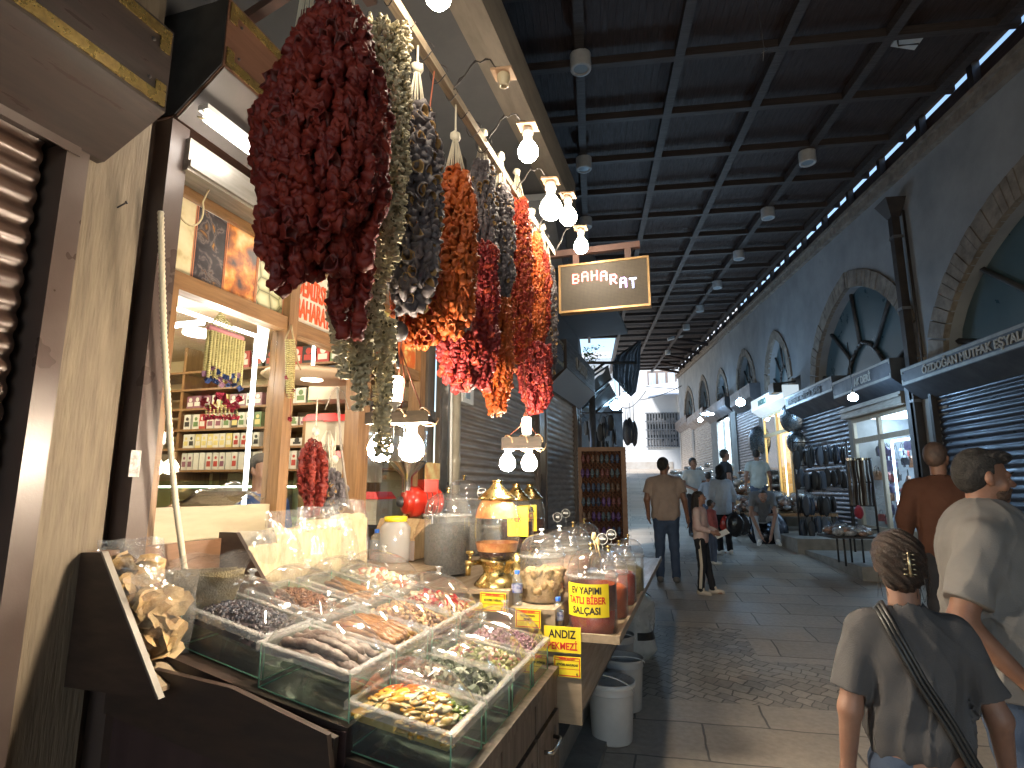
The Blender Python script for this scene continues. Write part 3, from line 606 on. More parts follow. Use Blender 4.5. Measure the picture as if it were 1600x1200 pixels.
# metal frame strips and the round pipe right of the shop
q = MB(); q.box((-2.1, 4.15, -.1), (-2.0, 4.2, 2.9)); q.box((-2.12, 4.2, -.1), (-2.03, 4.34, 3.1)); q.box((-2.0, 4.3, -.1), (-1.96, 4.34, 3.1)); solo('shop_surround', q, mat('brown grey steel', (.16, .135, .11), .4, .4, (.11, .09, .075), nscale=4, rvar=.1), 'brown grey steel frame at the right end of the spice shop', 'frame', (-2.05, 4.25, -.1), 'F')
dpt = thing('drain_pipe', 'round beige drain pipe between the spice shop and the next shutter', 'drain pipe', (-1.93, 4.53, -.1), 'F')
q = MB(); q.lathe((-1.93, 4.53, 0), [(.052, -.1), (.052, 1.78), (.058, 1.79), (.058, 1.85), (.052, 1.86), (.052, 3.3)], 16); part('pipe', q, mat('beige pipe', (.38, .34, .27), .4, .1, (.3, .27, .21), nscale=6), dpt)
q = MB(); q.lathe((-1.93, 4.53, 0), [(.06, 1.62), (.06, 1.645)], 16); q.box((-2.05, 4.51, 1.625), (-1.93, 4.55, 1.64)); part('clamp', q, M_metal, dpt)
q = MB(); q.tube([(-1.92, 4.42, 3.2), (-1.915, 4.42, 2.2), (-1.91, 4.425, 1.5)], .012, 8); solo('cable_duct', q, M_white2, 'slim white cable duct left of the beige drain pipe', 'duct', (-1.92, 4.42, 2), 'F')
jb = thing('junction_box', 'small white junction box high on the frame of the grey shutter', 'junction box', atT(724, 625, -1.95), 'F')
a = atT(712, 628, -1.97); b_ = atT(729, 604, -1.97); q = MB(); q.box((-1.98, a[1], a[2]), (-1.90, b_[1], b_[2])); part('box', q, M_white2, jb); q = MB(); q.box((-1.899, a[1]+.05, a[2]+.04), (-1.892, b_[1]-.1, b_[2]-.03)); part('lid', q, mat('blue grey lid', (.3, .38, .45), .4), jb)
# shutters 2 and 3
shutter('roller_shutter', 'closed grey brown roller shutter behind the brass lidded jars', 4.80, 7.52, 0, 3.15, -2.05, M_slatgr, .078)
shutter('roller_shutter', 'closed grey brown roller shutter between the dark post and the lattice screen', 7.98, 10.10, .2, 3.35, -2.05, M_slatgr, .085)
for s0, s1, l in ((4.66, 4.80, 'steel side rail left of the closed shutter behind the jars'), (7.52, 7.98, 'wide brown post between the two closed shutters on the left'), (10.1, 10.6, 'dark steel post at the far end of the second closed shutter')):
    q = MB(); q.box((-2.12, s0, 0), (-1.99, s1, 3.4)); q.box((-1.99, s0+.03, 0), (-1.975, s0+.06, 3.3)); q.box((-1.99, s1-.06, 0), (-1.975, s1-.03, 3.3)); solo('shutter_post', q, M_brown if s0 > 7 else M_metal, l, 'post', (-2.05, s0, 0), 'F')
casing('shutter_box', 'dark shutter box with a gold corner strip over the shutter behind the jars', 4.7, 7.84, -1.70, 3.24, 3.60, -1.98, 3.05, M_fauxw, True)
c3 = casing('shutter_box', 'dark sign box with dull raised letters over the second closed shutter', 8.05, 10.5, -1.70, 3.30, 3.72, -2.0, 3.02, M_fauxw, False, txt=('LASSRS', .26, 8.75, 3.42, 1.1))
q = MB(); q.prism([(-1.705, 8.06, 3.292), (-1.705, 10.49, 3.292), (-1.985, 10.49, 3.03), (-1.985, 8.06, 3.03)], (.004, 0, -.006)); part('under_plate', q, mat('pale blue under plate', (.42, .46, .52), .45, .2), c3)
q = MB(); q.tube([(-1.80, 10.75, .2), (-1.80, 10.75, 3.3)], .06, 12); solo('drain_pipe', q, M_metal, 'dark round pipe beside the shoe lattice screen', 'drain pipe', (-1.8, 10.75, .2), 'F')
# corrugated hose
h = MB(); pts = [atT(u, v, -1.9) for u, v in ((251, 330), (253, 420), (256, 520), (262, 620), (268, 720), (275, 790), (283, 850), (290, 900))]
hp = []
for i in range(len(pts)-1):
    for k in range(26): f = k/26; hp.append(Vector(pts[i]).lerp(Vector(pts[i+1]), f))
h.tube(hp, .012, 8, rs=[.0125 if i % 2 else .0095 for i in range(len(hp))]); solo('corrugated_hose', h, mat('cream hose', (.55, .48, .35), .5), 'cream corrugated hose hanging down beside the first window bay', 'hose', tuple(pts[-1]), 'F')
# loop of cable on top
q = MB(); c = atT(296, 330, -1.98)
q.tube([(c[0], c[1]+.07*math.cos(a), c[2]+.09*math.sin(a)+.03) for a in [math.pi*(.9+1.25*k/14) for k in range(15)]]+[(c[0], c[1]+.11, c[2]+.22)], .004, 6); solo('cable_loop', q, mat('tan cable', (.45, .36, .2), .5), 'loop of tan cable hanging in front of the pale photo panel', 'cable', c, 'F')
# fluorescent tube
a = atT(322, 188, -1.80); b_ = atT(418, 264, -1.80)
tl = thing('tube_light', 'lit fluorescent tube under the shutter box of the spice shop', 'tube light', a, 'F')
q = MB(); q.box((-1.825, a[1]-.02, 3.082), (-1.775, b_[1]+.03, 3.105)); part('housing', q, M_white2, tl)
q = MB(); q.tube([(-1.80, a[1], 3.06), (-1.80, b_[1], 3.06)], .019, 12); part('tube', q, emit('tube glow', (1, .97, .9), 6), tl)
q = MB(); q.tube([(-1.8, a[1]-.01, 3.08)]+[(-1.79, a[1]-.03+.02*math.sin(k), 3.07-.018*k+.004*k*k*.5) for k in range(6)]+[(-1.79, a[1]+.0, 3.05)], .003, 6); part('wire', q, mat('tan cable', (1, 1, 1)), tl)
lamp('tube_lamp', (-1.70, (a[1]+b_[1])/2, 2.98), .8, (1, .93, .82), .06, 'F')

# ================================================================ SHOP INSIDE
M_in = mat('cream interior wall', (.62, .52, .33), .7, 0, (.56, .46, .28), nscale=2)
ri = thing('shop_room', 'cream walled room of the spice shop behind the glass', 'room', (-3.5, 3.1, 0), 'F')
q = MB(); q.box((-5.6, 1.66, 0), (-5.5, 4.6, 3.0)); part('back_wall', q, M_in, ri)
q = MB(); q.box((-5.6, 4.5, 0), (-2.16, 4.6, 3.0)); part('side_wall', q, M_in, ri)
q = MB(); q.box((-5.6, 1.6, 0), (-2.16, 1.66, 3.0)); part('side_wall', q, M_in, ri)
q = MB(); q.box((-5.6, 1.6, -.1), (-2.16, 4.6, .0)); part('floor', q, M_step, ri)
q = MB(); q.box((-5.6, 1.6, 2.86), (-2.16, 4.6, 3.0)); part('ceiling', q, mat('warm wood ceiling', (.42, .30, .2), .5, 0, (.34, .23, .15), nscale=2, stretch=(1, 9, 9)), ri)
q = MB(); q.box((-3.0, 4.40, .0), (-2.92, 4.5, 2.9)); q.box((-4.3, 4.40, .0), (-4.22, 4.5, 2.9)); part('wall_batten', q, M_woodL, ri)
cl_ = thing('ceiling_disc_lamp', 'round flat disc lamp hanging under the shop ceiling', 'ceiling lamp', (-2.4, 3.2, 2.3), 'F')
q = MB(); q.lathe((-2.42, 3.25, 2.33), [(.0, -.02), (.30, -.015), (.32, 0), (.30, .02), (0, .03)], 30); part('disc', q, mat('tan disc', (.5, .36, .24), .5), cl_)
q = MB(); q.lathe((-2.42, 3.25, 2.33), [(0, -.024), (.07, -.022)], 16); q.tube([(-2.42, 3.25, 2.35), (-2.42, 3.25, 2.86)], .01, 6); part('bulb', q, emit('warm disc glow', (1, .9, .7), 8), cl_)
for k, (u, v, w_) in enumerate(((700-375, 495, 0), (330, 477, 1))):
    pass
a = atS(312, 523, 2.9); q = MB(); q.lathe(a, [(0, -.01), (.10, 0), (.1, .02), (0, .03)], 20); solo('ceiling_spot', q, emit('white spot', (1, .97, .9), 6), 'round white lamp seen through the first window bay', 'ceiling lamp', a, 'F')
a = atS(305, 505, 3.1); q = MB(); q.cbox((a[0]-.1, a[1], a[2]), (.34, .03, .03)); solo('light_bar', q, emit('cool bar', (.75, .87, 1), 7), 'bluish light bar seen through the first window bay', 'light bar', a, 'F')
lamp('shop_lamp', (-3.1, 2.9, 2.6), 12, (1, .86, .62), .15, 'F'); lamp('shop_lamp', (-4.4, 3.1, 2.6), 11, (1, .86, .62), .15, 'F')
lamp('window_led_lamp', (-2.35, 2.38, 2.2), 4, (1, .95, .86), .05, 'F')
# shelves on the far side wall
zs_ = [2.62, 2.46, 2.287, 2.103, 1.938, 1.75]
su = thing('wall_shelves', 'wooden shelves full of spice and soap boxes on the far wall of the shop', 'shelves', (-3.8, 4.25, 0), 'F')
for z in zs_: q = MB(); q.box((-5.4, 4.0, z-.018), (-2.2, 4.4, z)); part('shelf', q, M_woodH, su)
for t_ in (-5.4, -4.35, -3.42, -2.55): q = MB(); q.box((t_-.015, 4.02, .9), (t_+.015, 4.4, 2.85)); part('upright', q, M_woodL, su)
BOXC = [((.6, .58, .53), 'white'), ((.38, .05, .04), 'red'), ((.12, .2, .08), 'green'), ((.75, .35, .04), 'orange'), ((.03, .03, .03), 'black'), ((.6, .5, .2), 'yellow'), ((.2, .08, .12), 'plum')]
rb_ = random.Random(11)
def pmat(i, j):
    c, n = BOXC[i]; c2, n2 = BOXC[j]
    m = mat('pack %s %s' % (n, n2), c, .35); return m
protos = {}
def pack(i, j, w, h, lab):
    key = (i, j, w, h)
    if key not in protos:
        th = thing('product_box', lab, 'product box', (0, 0, 0), 'F', 'product boxes on the shop shelves')
        q = MB(); q.box((-w/2, -.04, 0), (w/2, .04, h)); part('carton', q, pmat(i, j), th)
        q = MB(); q.box((-w*.36, -.0425, h*.18), (w*.36, -.041, h*.5)); q.lathe((0, -.0415, h*.7), [(0, 0), (w*.24, 0)], 10, Matrix.Rotation(math.pi/2, 4, 'X')); part('print', q, pmat(j, i), th)
        th.o['label'] = lab; protos[key] = [th, False]
    return protos[key]
def shelf_row(z, t0, t1, kinds, w, h, lab, gap=.012, s=4.06):
    t = t0
    while t < t1-w:
        i, j = kinds[rb_.randrange(len(kinds))]; k = pack(i, j, w, h, '%s box with %s print standing among the goods on the shop shelves' % (BOXC[i][1], BOXC[j][1]))
        pos = (t+w/2, s+rb_.uniform(0, .02), z)
        if not k[1]: k[0].o.location = F2W(pos); k[1] = True
        else: dup(k[0], pos, 'F', 0)
        t += w+gap*rb_.uniform(.4, 1.6)
shelf_row(zs_[5]+.002, -4.30, -2.9, [(0, 1), (0, 0), (0, 2), (0, 6)], .055, .145, '')
shelf_row(zs_[4]+.002, -4.30, -3.45, [(0, 4), (0, 5), (0, 1), (5, 0)], .06, .12, ''); shelf_row(zs_[4]+.002, -3.38, -2.6, [(0, 4), (0, 1), (5, 0)], .1, .06, '')
shelf_row(zs_[5]+.002, -2.85, -2.58, [(4, 0), (3, 0), (4, 5)], .09, .085, '')
shelf_row(zs_[3]+.002, -4.3, -3.45, [(1, 0), (2, 5), (0, 6), (0, 2), (0, 4), (4, 5)], .07, .13, ''); shelf_row(zs_[3]+.002, -3.38, -2.58, [(0, 2), (0, 6), (2, 0)], .085, .07, '')
shelf_row(zs_[2]+.002, -4.3, -3.45, [(6, 0), (0, 5), (5, 2), (0, 4)], .08, .11, ''); shelf_row(zs_[2]+.002, -3.38, -2.58, [(2, 0), (0, 2), (0, 1)], .1, .13, '')
shelf_row(zs_[1]+.002, -3.38, -2.6, [(0, 4), (4, 1), (0, 6), (0, 0)], .09, .13, ''); shelf_row(zs_[0]+.002, -3.9, -2.6, [(4, 1), (2, 0), (1, 0)], .12, .15, '')
# red lidded bins on a side rack at the right
rbn = None
M_redlid = mat('red plastic lid', (.55, .02, .02), .35); M_tub = mat('cloudy tub', (.5, .42, .33), .4)
for k, (u, v) in enumerate(((515, 655), (548, 656), (560, 712), (575, 775), (520, 588))):
    a = atS(u, v, 3.7)
    if rbn is None:
        rbn = thing('storage_bin', 'x', 'storage bin', a, 'F', 'red lidded storage bins stacked inside the shop')
        q = MB(); q.box((a[0]-.13, a[1]-.1, a[2]-.19), (a[0]+.13, a[1]+.12, a[2]-.02)); part('tub', q, M_tub, rbn)
        q = MB(); q.hexa([(a[0]-.15, a[1]-.12, a[2]-.02), (a[0]+.15, a[1]-.12, a[2]-.02), (a[0]+.15, a[1]+.14, a[2]-.02), (a[0]-.15, a[1]+.14, a[2]-.02), (a[0]-.12, a[1]-.1, a[2]+.03), (a[0]+.12, a[1]-.1, a[2]+.03), (a[0]+.12, a[1]+.12, a[2]+.03), (a[0]-.12, a[1]+.12, a[2]+.03)]); part('lid', q, M_redlid, rbn); t = rbn
    else: t = dup(rbn, a, 'F')
    t.o['label'] = ('red lidded tub left of the middle shop post, upper row', 'red lidded tub touching the middle shop post, upper row', 'red lidded tub right behind the glass beside the middle post', 'wide red lidded tub behind the red grinder', 'red lidded tub on the top shelf behind the wall lamp')[k]
q = MB(); q.box((-2.75, 3.62, 0), (-2.2, 3.9, 1.52)); q.box((-2.75, 3.62, 1.66), (-2.2, 3.9, 1.69)); q.box((-2.75, 3.62, 1.9), (-2.2, 3.9, 1.93)); q.box((-2.75, 3.62, 0), (-2.72, 3.9, 2.1)); solo('side_rack', q, M_woodL, 'low wooden rack inside the shop carrying the red lidded tubs', 'rack', (-2.5, 3.75, 0), 'F')
# glass display counter inside
dc = thing('display_counter', 'glass display counter with green lit trays inside the shop', 'counter', (-3.3, 3.4, 0), 'F')
q = MB(); q.box((-4.6, 3.3, 0), (-2.5, 3.7, 1.32)); part('base', q, mat('counter wood', (.3, .2, .12), .5, 0, (.24, .16, .1), nscale=3), dc)
q = MB(); q.box((-4.6, 3.28, 1.32), (-2.5, 3.29, 1.64)); q.box((-4.6, 3.3, 1.64), (-2.5, 3.7, 1.65)); part('glass', q, clear('green tint glass', (.8, .95, .85), .03, .2), dc)
q = MB()
for k in range(18): q.ball((-4.5+k*.115, 3.45, 1.37), .06, 8, 5, (1, 1, .5), jit=.2, rn=rb_)
part('tray_food', q, mat('green olives', (.25, .3, .1), .4, 0, (.5, .45, .3), nscale=20), dc)
q = MB(); q.box((-4.55, 3.31, 1.60), (-2.55, 3.325, 1.612)); part('strip_light', q, emit('counter strip', (.9, 1, .85), 5), dc)
# ================================================================ DISPLAY RACK, BOXES, BAGS, COUNTER WITH JARS (frame F)
M_rack = mat('dark walnut board', (.045, .028, .021), .45, 0, (.028, .018, .014), nscale=2, stretch=(3, 12, 12), rvar=.1)
M_rackr = mat('reddish board', (.22, .11, .06), .45, 0, (.16, .08, .04), nscale=2, stretch=(12, 2, 12), rvar=.1)
M_edge = mat('grey edge band', (.22, .19, .16), .5)
M_ctr = mat('light oak laminate', (.33, .25, .17), .4, 0, (.25, .185, .12), nscale=2.2, ndetail=8, stretch=(2, 2, 15), rvar=.1)
M_ctrs = mat('light oak laminate side', (.33, .25, .17), .4, 0, (.25, .185, .12), nscale=2.2, ndetail=8, stretch=(15, 1.5, 15), rvar=.1)
M_cab = mat('grey brown cabinet', (.15, .11, .085), .42, 0, (.105, .078, .06), nscale=2.5, stretch=(12, 12, 1.4), rvar=.1)
rk_ = thing('display_rack', 'dark stepped wooden rack carrying the glass boxes of dried fruit', 'rack', (-1.3, 2.3, -.1), 'F')
# sloping decks: three terraces; (t0 high back, t1 front, z back, z front)
DK = [('A', -1.07, -.70, .815, .755), ('B', -1.41, -1.04, .96, .89), ('C', -1.86, -1.39, 1.06, .955)]
S0, S1 = 1.62, 2.93
for n_, t0, t1, zb, zf in DK:
    q = MB(); q.hexa([(t0, S0+.045, zb-.03), (t1, S0+.045, zf-.03), (t1, S1, zf-.03), (t0, S1, zb-.03), (t0, S0+.045, zb), (t1, S0+.045, zf), (t1, S1, zf), (t0, S1, zb)]); part('shelf', q, M_rack, rk_)
q = MB(); q.prism([(-1.93, 1.60, 1.03), (-1.93, 1.60, .86), (-1.05, 1.60, .70), (-1.04, 1.60, .885), (-1.42, 1.60, .985)], (0, .022, 0)); part('end_board', q, M_rack, rk_)
q = MB(); q.prism([(-1.05, 1.575, .90), (-1.05, 1.575, .55), (-.69, 1.575, .55), (-.69, 1.575, .745), (-1.03, 1.575, .80)], (0, .022, 0)); part('end_board', q, M_rack, rk_)
q = MB(); q.prism([(-1.99, 1.50, 1.385), (-1.90, 1.50, 1.388), (-1.60, 1.50, .965), (-1.99, 1.50, .965)], (0, .02, 0)); part('side_wing', q, M_rack, rk_)
q = MB(); q.prism([(-1.905, 1.5, 1.391), (-1.895, 1.5, 1.391), (-1.595, 1.5, .967), (-1.605, 1.5, .965)], (0, .022, 0)); part('wing_edge', q, M_edge, rk_)
q = MB(); q.hexa([(-1.95, 1.53, 1.10), (-1.66, 1.53, .96), (-1.66, 2.1, .96), (-1.95, 2.1, 1.10), (-1.95, 1.53, 1.115), (-1.66, 1.53, .975), (-1.66, 2.1, .975), (-1.95, 2.1, 1.115)]); part('bin_floor', q, M_ctrs, rk_)
q = MB(); q.box((-1.995, 1.52, 1.0), (-1.975, 2.10, 1.385)); part('back_board', q, M_rackr, rk_)
q = MB(); q.prism([(-1.99, 2.10, 1.41), (-1.90, 2.10, 1.41), (-1.66, 2.10, 1.12), (-1.99, 2.10, 1.0)], (0, .022, 0)); part('side_wing', q, M_rack, rk_)
q = MB(); q.box((-1.99, 2.12, 1.06), (-1.80, 3.3, 1.08)); q.box((-1.99, 2.12, .2), (-1.97, 3.3, 1.10)); part('back_shelf', q, M_rack, rk_)
q = MB(); q.box((-1.98, 1.66, -.15), (-1.04, 1.70, .88)); part('dark_side', q, mat('dark wine board', (.05, .028, .027), .5, 0, (.038, .02, .02), nscale=2, stretch=(10, 10, 1)), rk_)
q = MB(); q.box((-1.04, 1.60, -.15), (-.70, 1.63, .62)); part('dark_side', q, MATS['dark wine board'], rk_)
# cabinet front towards the street
cb = thing('cabinet', 'grey brown cabinet with steel handled doors under the front glass boxes', 'cabinet', (-.8, 2.3, -.1), 'F')
q = MB(); q.box((-.98, 1.63, -.1), (-.70, 2.90, .725)); part('carcass', q, M_cab, cb)
q = MB(); q.hexa([(-.715, 1.60, .725), (-.675, 1.60, .725), (-.675, 2.93, .725), (-.715, 2.93, .725), (-.715, 1.60, .765), (-.675, 1.60, .765), (-.675, 2.93, .765), (-.715, 2.93, .765)]); part('top_edge', q, M_cab, cb)
for s0, s1 in ((1.66, 2.05), (2.07, 2.49), (2.51, 2.88)):
    q = MB(); q.box((-.699, s0, .60), (-.683, s1, .715)); part('drawer_front', q, M_cab, cb)
    q = MB(); q.box((-.699, s0, .02), (-.685, s1, .585)); d = part('door', q, M_cab, cb)
    q = MB()
    for a, b, c, e in ((s0, s1, .02, .07), (s0, s1, .535, .585), (s0, s0+.05, .07, .535), (s1-.05, s1, .07, .535)): q.box((-.685, a, c), (-.676, b, e))
    part('door_frame', q, M_cab, d)
    q = MB(); h0, h1 = s0+.10, s0+.27; q.tube([(-.676, h0, .50), (-.645, h0+.005, .50), (-.64, h0+.02, .50), (-.64, h1-.02, .50), (-.645, h1-.005, .50), (-.676, h1, .50)], .009, 8); part('handle', q, mat('steel handle', (.55, .55, .53), .25, 1), d)

# ---- glass box with domed lid
def rowz(t, row):
    (n_, t0, t1, zb, zf) = DK[row]; return zb+(zf-zb)*(t-t0)/(t1-t0)
BW, BD = .254, .338      # along s, along t
M_rim = mat('milky acrylic rim', (.62, .6, .55), .25, 0, (.55, .53, .48), nscale=6, alpha=None)
M_tray = clear('green edged glass', (.88, .95, .90), .03, .3, film=.04)
M_gedge = mat('green glass edge', (.12, .26, .17), .2, 0, (.2, .38, .27), nscale=12)
M_dome = clear('acrylic dome', (1, 1, 1), .075, .25, film=.02, bump=.2, bscale=9, base=.075)
def tilt(row): n_, t0, t1, zb, zf = DK[row]; return (zf-zb)/(t1-t0)
def make_box(row, t_front, s_near, label, w=BW, d=BD, hh=.138):
    """built in frame F, the tray stands on the sloping deck"""
    k = tilt(row); tb = t_front-d
    base = ((t_front+tb)/2, s_near+w/2, rowz((t_front+tb)/2, row)+.004)
    th = thing('display_box', label, 'display box', base, 'F', 'glass display boxes on the rack')
    def P(u, v, h): t = tb+u*d; return (t, s_near+v*w, rowz(t, row)+.004+h)      # u 0 back..1 front
    q = MB(); g_ = .004
    q.quad(P(0, 0, 0), P(1, 0, 0), P(1, 1, 0), P(0, 1, 0))
    q.quad(P(0, 0, 0), P(1, 0, 0), P(1, 0, hh), P(0, 0, hh)); q.quad(P(0, 1, 0), P(1, 1, 0), P(1, 1, hh), P(0, 1, hh))
    q.quad(P(1, 0, 0), P(1, 1, 0), P(1, 1, hh), P(1, 0, hh)); q.quad(P(0, 0, 0), P(0, 1, 0), P(0, 1, hh), P(0, 0, hh))
    tr = part('glass_tray', q, M_tray, th)
    q = MB(); c = [(0, 0), (1, 0), (1, 1), (0, 1)]
    for i in range(4):
        a, b = c[i], c[(i+1) % 4]; q.tube([P(*a, 0), P(*a, hh)], .0028, 4); q.tube([P(*a, .002), P(*b, .002)], .0028, 4)
    part('glass_edges', q, M_gedge, tr)
    # false floor, a sheet of glass half way up, holds the food
    q = MB(); q.quad(P(.02, .02, .078), P(.98, .02, .078), P(.98, .98, .078), P(.02, .98, .078)); part('false_floor', q, M_tray, tr)
    rim = MB(); o = .028; 
    for i in range(4):
        a, b = c[i], c[(i+1) % 4]
        def S(pt, e, h): u = pt[0]+(1 if pt[0] else -1)*e/d; v = pt[1]+(1 if pt[1] else -1)*e/w; return P(u, v, h)
        rim.hexa([S(a, -.008, hh), S(b, -.008, hh), S(b, .009, hh), S(a, .009, hh), S(a, -.008, hh+.005), S(b, -.008, hh+.005), S(b, .009, hh+.005), S(a, .009, hh+.005)])
        rim.hexa([S(a, .008, hh-.022), S(b, .008, hh-.022), S(b, .012, hh-.022), S(a, .012, hh-.022), S(a, .008, hh), S(b, .008, hh), S(b, .012, hh), S(a, .012, hh)])
    part('lid_rim', rim, clear('lid rim', (.97, .96, .93), .12, .5, film=.13, base=.10), th)
    dm = MB()
    def fd(u, v):
        a = abs(2*u-1); b = abs(2*v-1); h = .118*max(0, 1-a**2.8)**.6*max(0, 1-b**2.8)**.6; return P(.03+u*.94, .03+v*.94, hh+.006+h)
    dm.grid(fd, 22, 22); dome = part('lid_dome', dm, M_dome, th)
    q = MB(); t = P(.5, .5, hh+.123); q.lathe(t, [(.018, -.002), (.009, .006), (.008, .02), (.017, .026), (.018, .032), (.0, .036)], 14); part('knob', q, clear('knob acrylic', (.95, .95, .93), .08, .8, film=.12), dome)
    return th, P, hh
def boxpos(row, col): return (S0+.072+col*.296)
ROWF = (-.715, -1.055, -1.42)
ROWN = ('front row nearest the street', 'middle row', 'back row against the shop')
NAM = ('nearest the camera', 'second from the camera', 'third from the camera', 'farthest from the camera')
CONT = [['candied fruit', 'green dried vegetables', 'herbs and soaps', 'dried rose buds'],
        ['thick nut sausages', 'brown nut sausages', 'mixed nuts and dried figs', 'spice roots and red seeds'],
        ['black raisins', 'brown raisins', 'cinnamon sticks', 'coconut and pink chunks']]
box_proto = {}
PB = {}
for r in range(3):
    for c in range(4):
        s = boxpos(r, c)+(.0 if r < 2 else .03*c)
        lb_ = 'domed glass box of '+CONT[r][c]+', '+ROWN[r]
        if r == 2: s += .05
        if c == 0: th, P, hh = make_box(r, ROWF[r], s, lb_, d=BD if r < 2 else .365); box_proto[r] = (th, P, s)
        else:
            th0, P0, s_0 = box_proto[r]; b = (th0.base[0], th0.base[1]+s-s_0, th0.base[2]); dup(th0, b, 'F', 0, lb_)
        PB[r, c] = (box_proto[r][1], s-box_proto[r][2])
def heap(name, label, cat, r, c, item, n, h=.055, kind='stuff', lo=.05, hi=.95, mats=None, seed=0):
    P, ds = PB[r, c]; rn = random.Random(seed+r*10+c); q = MB(); q.smooth = True
    base = P(.5, .5, .055); base = (base[0], base[1]+ds, base[2])
    # a mound under the pieces
    def top(u, v): a = abs(2*u-1); b = abs(2*v-1); return .09+h*1.25*max(0, (1-a**2.5)*(1-b**2.5))**.5
    def f(u, v): p = P(lo+(hi-lo)*u, lo+(hi-lo)*v, top(u, v)-.006); return (p[0], p[1]+ds, p[2])
    q.m = 0; q.grid(f, 12, 12)
    for i in range(n):
        u, v = rn.random(), rn.random(); p = P(lo+(hi-lo)*u, lo+(hi-lo)*v, top(u, v)+rn.uniform(-.004, .006)); item(q, Vector((p[0], p[1]+ds, p[2])), rn, u, v)
    solo(name, q, mats, label, cat, base, 'F', None, kind)
def rmat(rn): return Matrix.Rotation(rn.uniform(0, 6.3), 4, Vector((rn.uniform(-1, 1), rn.uniform(-1, 1), rn.uniform(-1, 1))).normalized())
def raisin(sc, sz):
    def f(q, p, rn, u, v): q.m = rn.randrange(2)+1 if sc == 2 else 0; q.ball(p, sz*rn.uniform(.7, 1.25), 5, 3, (1.35, .8, .6), rmat(rn), .2, rn)
    return f
M_ra = mat('black raisin skin', (.018, .012, .016), .35, 0, (.045, .028, .03), nscale=60); M_rb = mat('blue black raisin', (.03, .03, .042), .4); M_rc = mat('brown raisin skin', (.085, .035, .022), .35, 0, (.14, .06, .03), nscale=60); M_rd = mat('light raisin', (.17, .075, .035), .35)
heap('raisins', 'heap of black raisins in the back row box nearest the camera', 'raisins', 2, 0, raisin(2, .0085), 900, .05, mats=[M_ra, M_ra, M_rb])
heap('raisins', 'heap of brown raisins in the second box of the back row', 'raisins', 2, 1, raisin(2, .0085), 700, .045, mats=[M_rc, M_rc, M_rd])
def curl(sz, nm):
    def f(q, p, rn, u, v):
        q.m = rn.randrange(nm); a = rmat(rn).to_3x3(); r = sz*rn.uniform(.7, 1.3)
        w = rn.uniform(.25, .6)
        pts = [p+a@Vector((math.cos(k)*r, math.sin(k)*r, .004*k)) for k in (0, .7, 1.4, 2.1, 2.8)]
        for x, y in zip(pts[:-1], pts[1:]):
            n_ = a@Vector((0, 0, r*w)); q.quad(x-n_, y-n_, y+n_, x+n_)
    return f
def slab(sz, nm, flat=.35):
    def f(q, p, rn, u, v): q.m = rn.randrange(nm); q.ball(p, sz*rn.uniform(.6, 1.3), 7, 4, (1, rn.uniform(.5, .9), flat), rmat(rn), .22, rn)
    return f
def candied(q, p, rn, u, v):
    # colours lie in patches: orange at the back middle, pale pieces in front, green at the right
    if u < .45 and v > .3: m = 2 if v > .55 else 1
    elif u > .7 and v > .55: m = 4 if rn.random() < .6 else 3
    elif v < .3: m = 0 if rn.random() < .7 else 1
    else: m = 3 if rn.random() < .6 else 1
    q.m = m; s = .017*rn.uniform(.7, 1.25); q.ball(p, s, 8, 5, (1.5, .8, .32), Matrix.Rotation(rn.uniform(0, 6), 4, 'Z') @ Matrix.Rotation(rn.uniform(-.6, .6), 4, 'X'), .18, rn)
M_f0 = mat('pale candied', (.45, .32, .13), .25, 0, (.36, .25, .08), nscale=40, sss=.2); M_f1 = mat('yellow candied', (.50, .25, .03), .25, 0, (.6, .3, .03), nscale=30, sss=.2)
M_f2 = mat('orange candied', (.52, .10, .01), .22, 0, (.6, .1, .01), nscale=30, sss=.2); M_f3 = mat('white candied', (.5, .44, .3), .3, 0, (.6, .5, .3), nscale=40, sss=.2); M_f4 = mat('green candied', (.2, .28, .05), .25, 0, (.06, .09, .02), nscale=20)
heap('candied_fruit', 'orange, yellow, white and green candied fruit pieces in the front glass box nearest the camera', 'candied fruit', 0, 0, candied, 260, .055, mats=[M_f0, M_f1, M_f2, M_f3, M_f4])
M_gv = mat('grey green dried leaf', (.26, .28, .2), .6, 0, (.42, .42, .33), nscale=30); M_gv2 = mat('dark green dried leaf', (.08, .1, .05), .6)
heap('dried_greens', 'pale green dried slices in the second box of the front row', 'dried greens', 0, 1, curl(.018, 2), 260, .04, mats=[M_gv, M_gv2])
heap('herb_mix', 'dried herbs with pale pink blocks in the third box of the front row', 'herbs', 0, 2, slab(.013, 4, .5), 300, .045, mats=[mat('herb olive', (.22, .2, .07), .7), mat('rose flake', (.3, .09, .07), .7), mat('pale block', (.6, .5, .38), .6), mat('olive green', (.25, .26, .08), .7)])
heap('rose_buds', 'small mauve dried rose buds in the farthest box of the front row', 'rose buds', 0, 3, slab(.0085, 3, .8), 480, .05, mats=[mat('mauve bud', (.2, .09, .12), .7), mat('dusty pink bud', (.34, .2, .22), .7), mat('brown bud', (.15, .09, .07), .7)])
heap('mixed_nuts', 'walnut halves and dried fig strips in the third box of the middle row', 'nuts', 1, 2, slab(.014, 3, .6), 330, .05, mats=[mat('walnut', (.12, .06, .035), .5), mat('fig strip', (.45, .29, .13), .45), mat('hazel', (.26, .14, .07), .5)])
heap('spice_roots', 'pale curled roots and red seeds in the farthest box of the middle row', 'spices', 1, 3, curl(.02, 3), 200, .045, mats=[mat('root', (.45, .3, .18), .6), mat('red seed', (.5, .03, .03), .4), mat('pale root', (.6, .48, .34), .6)])
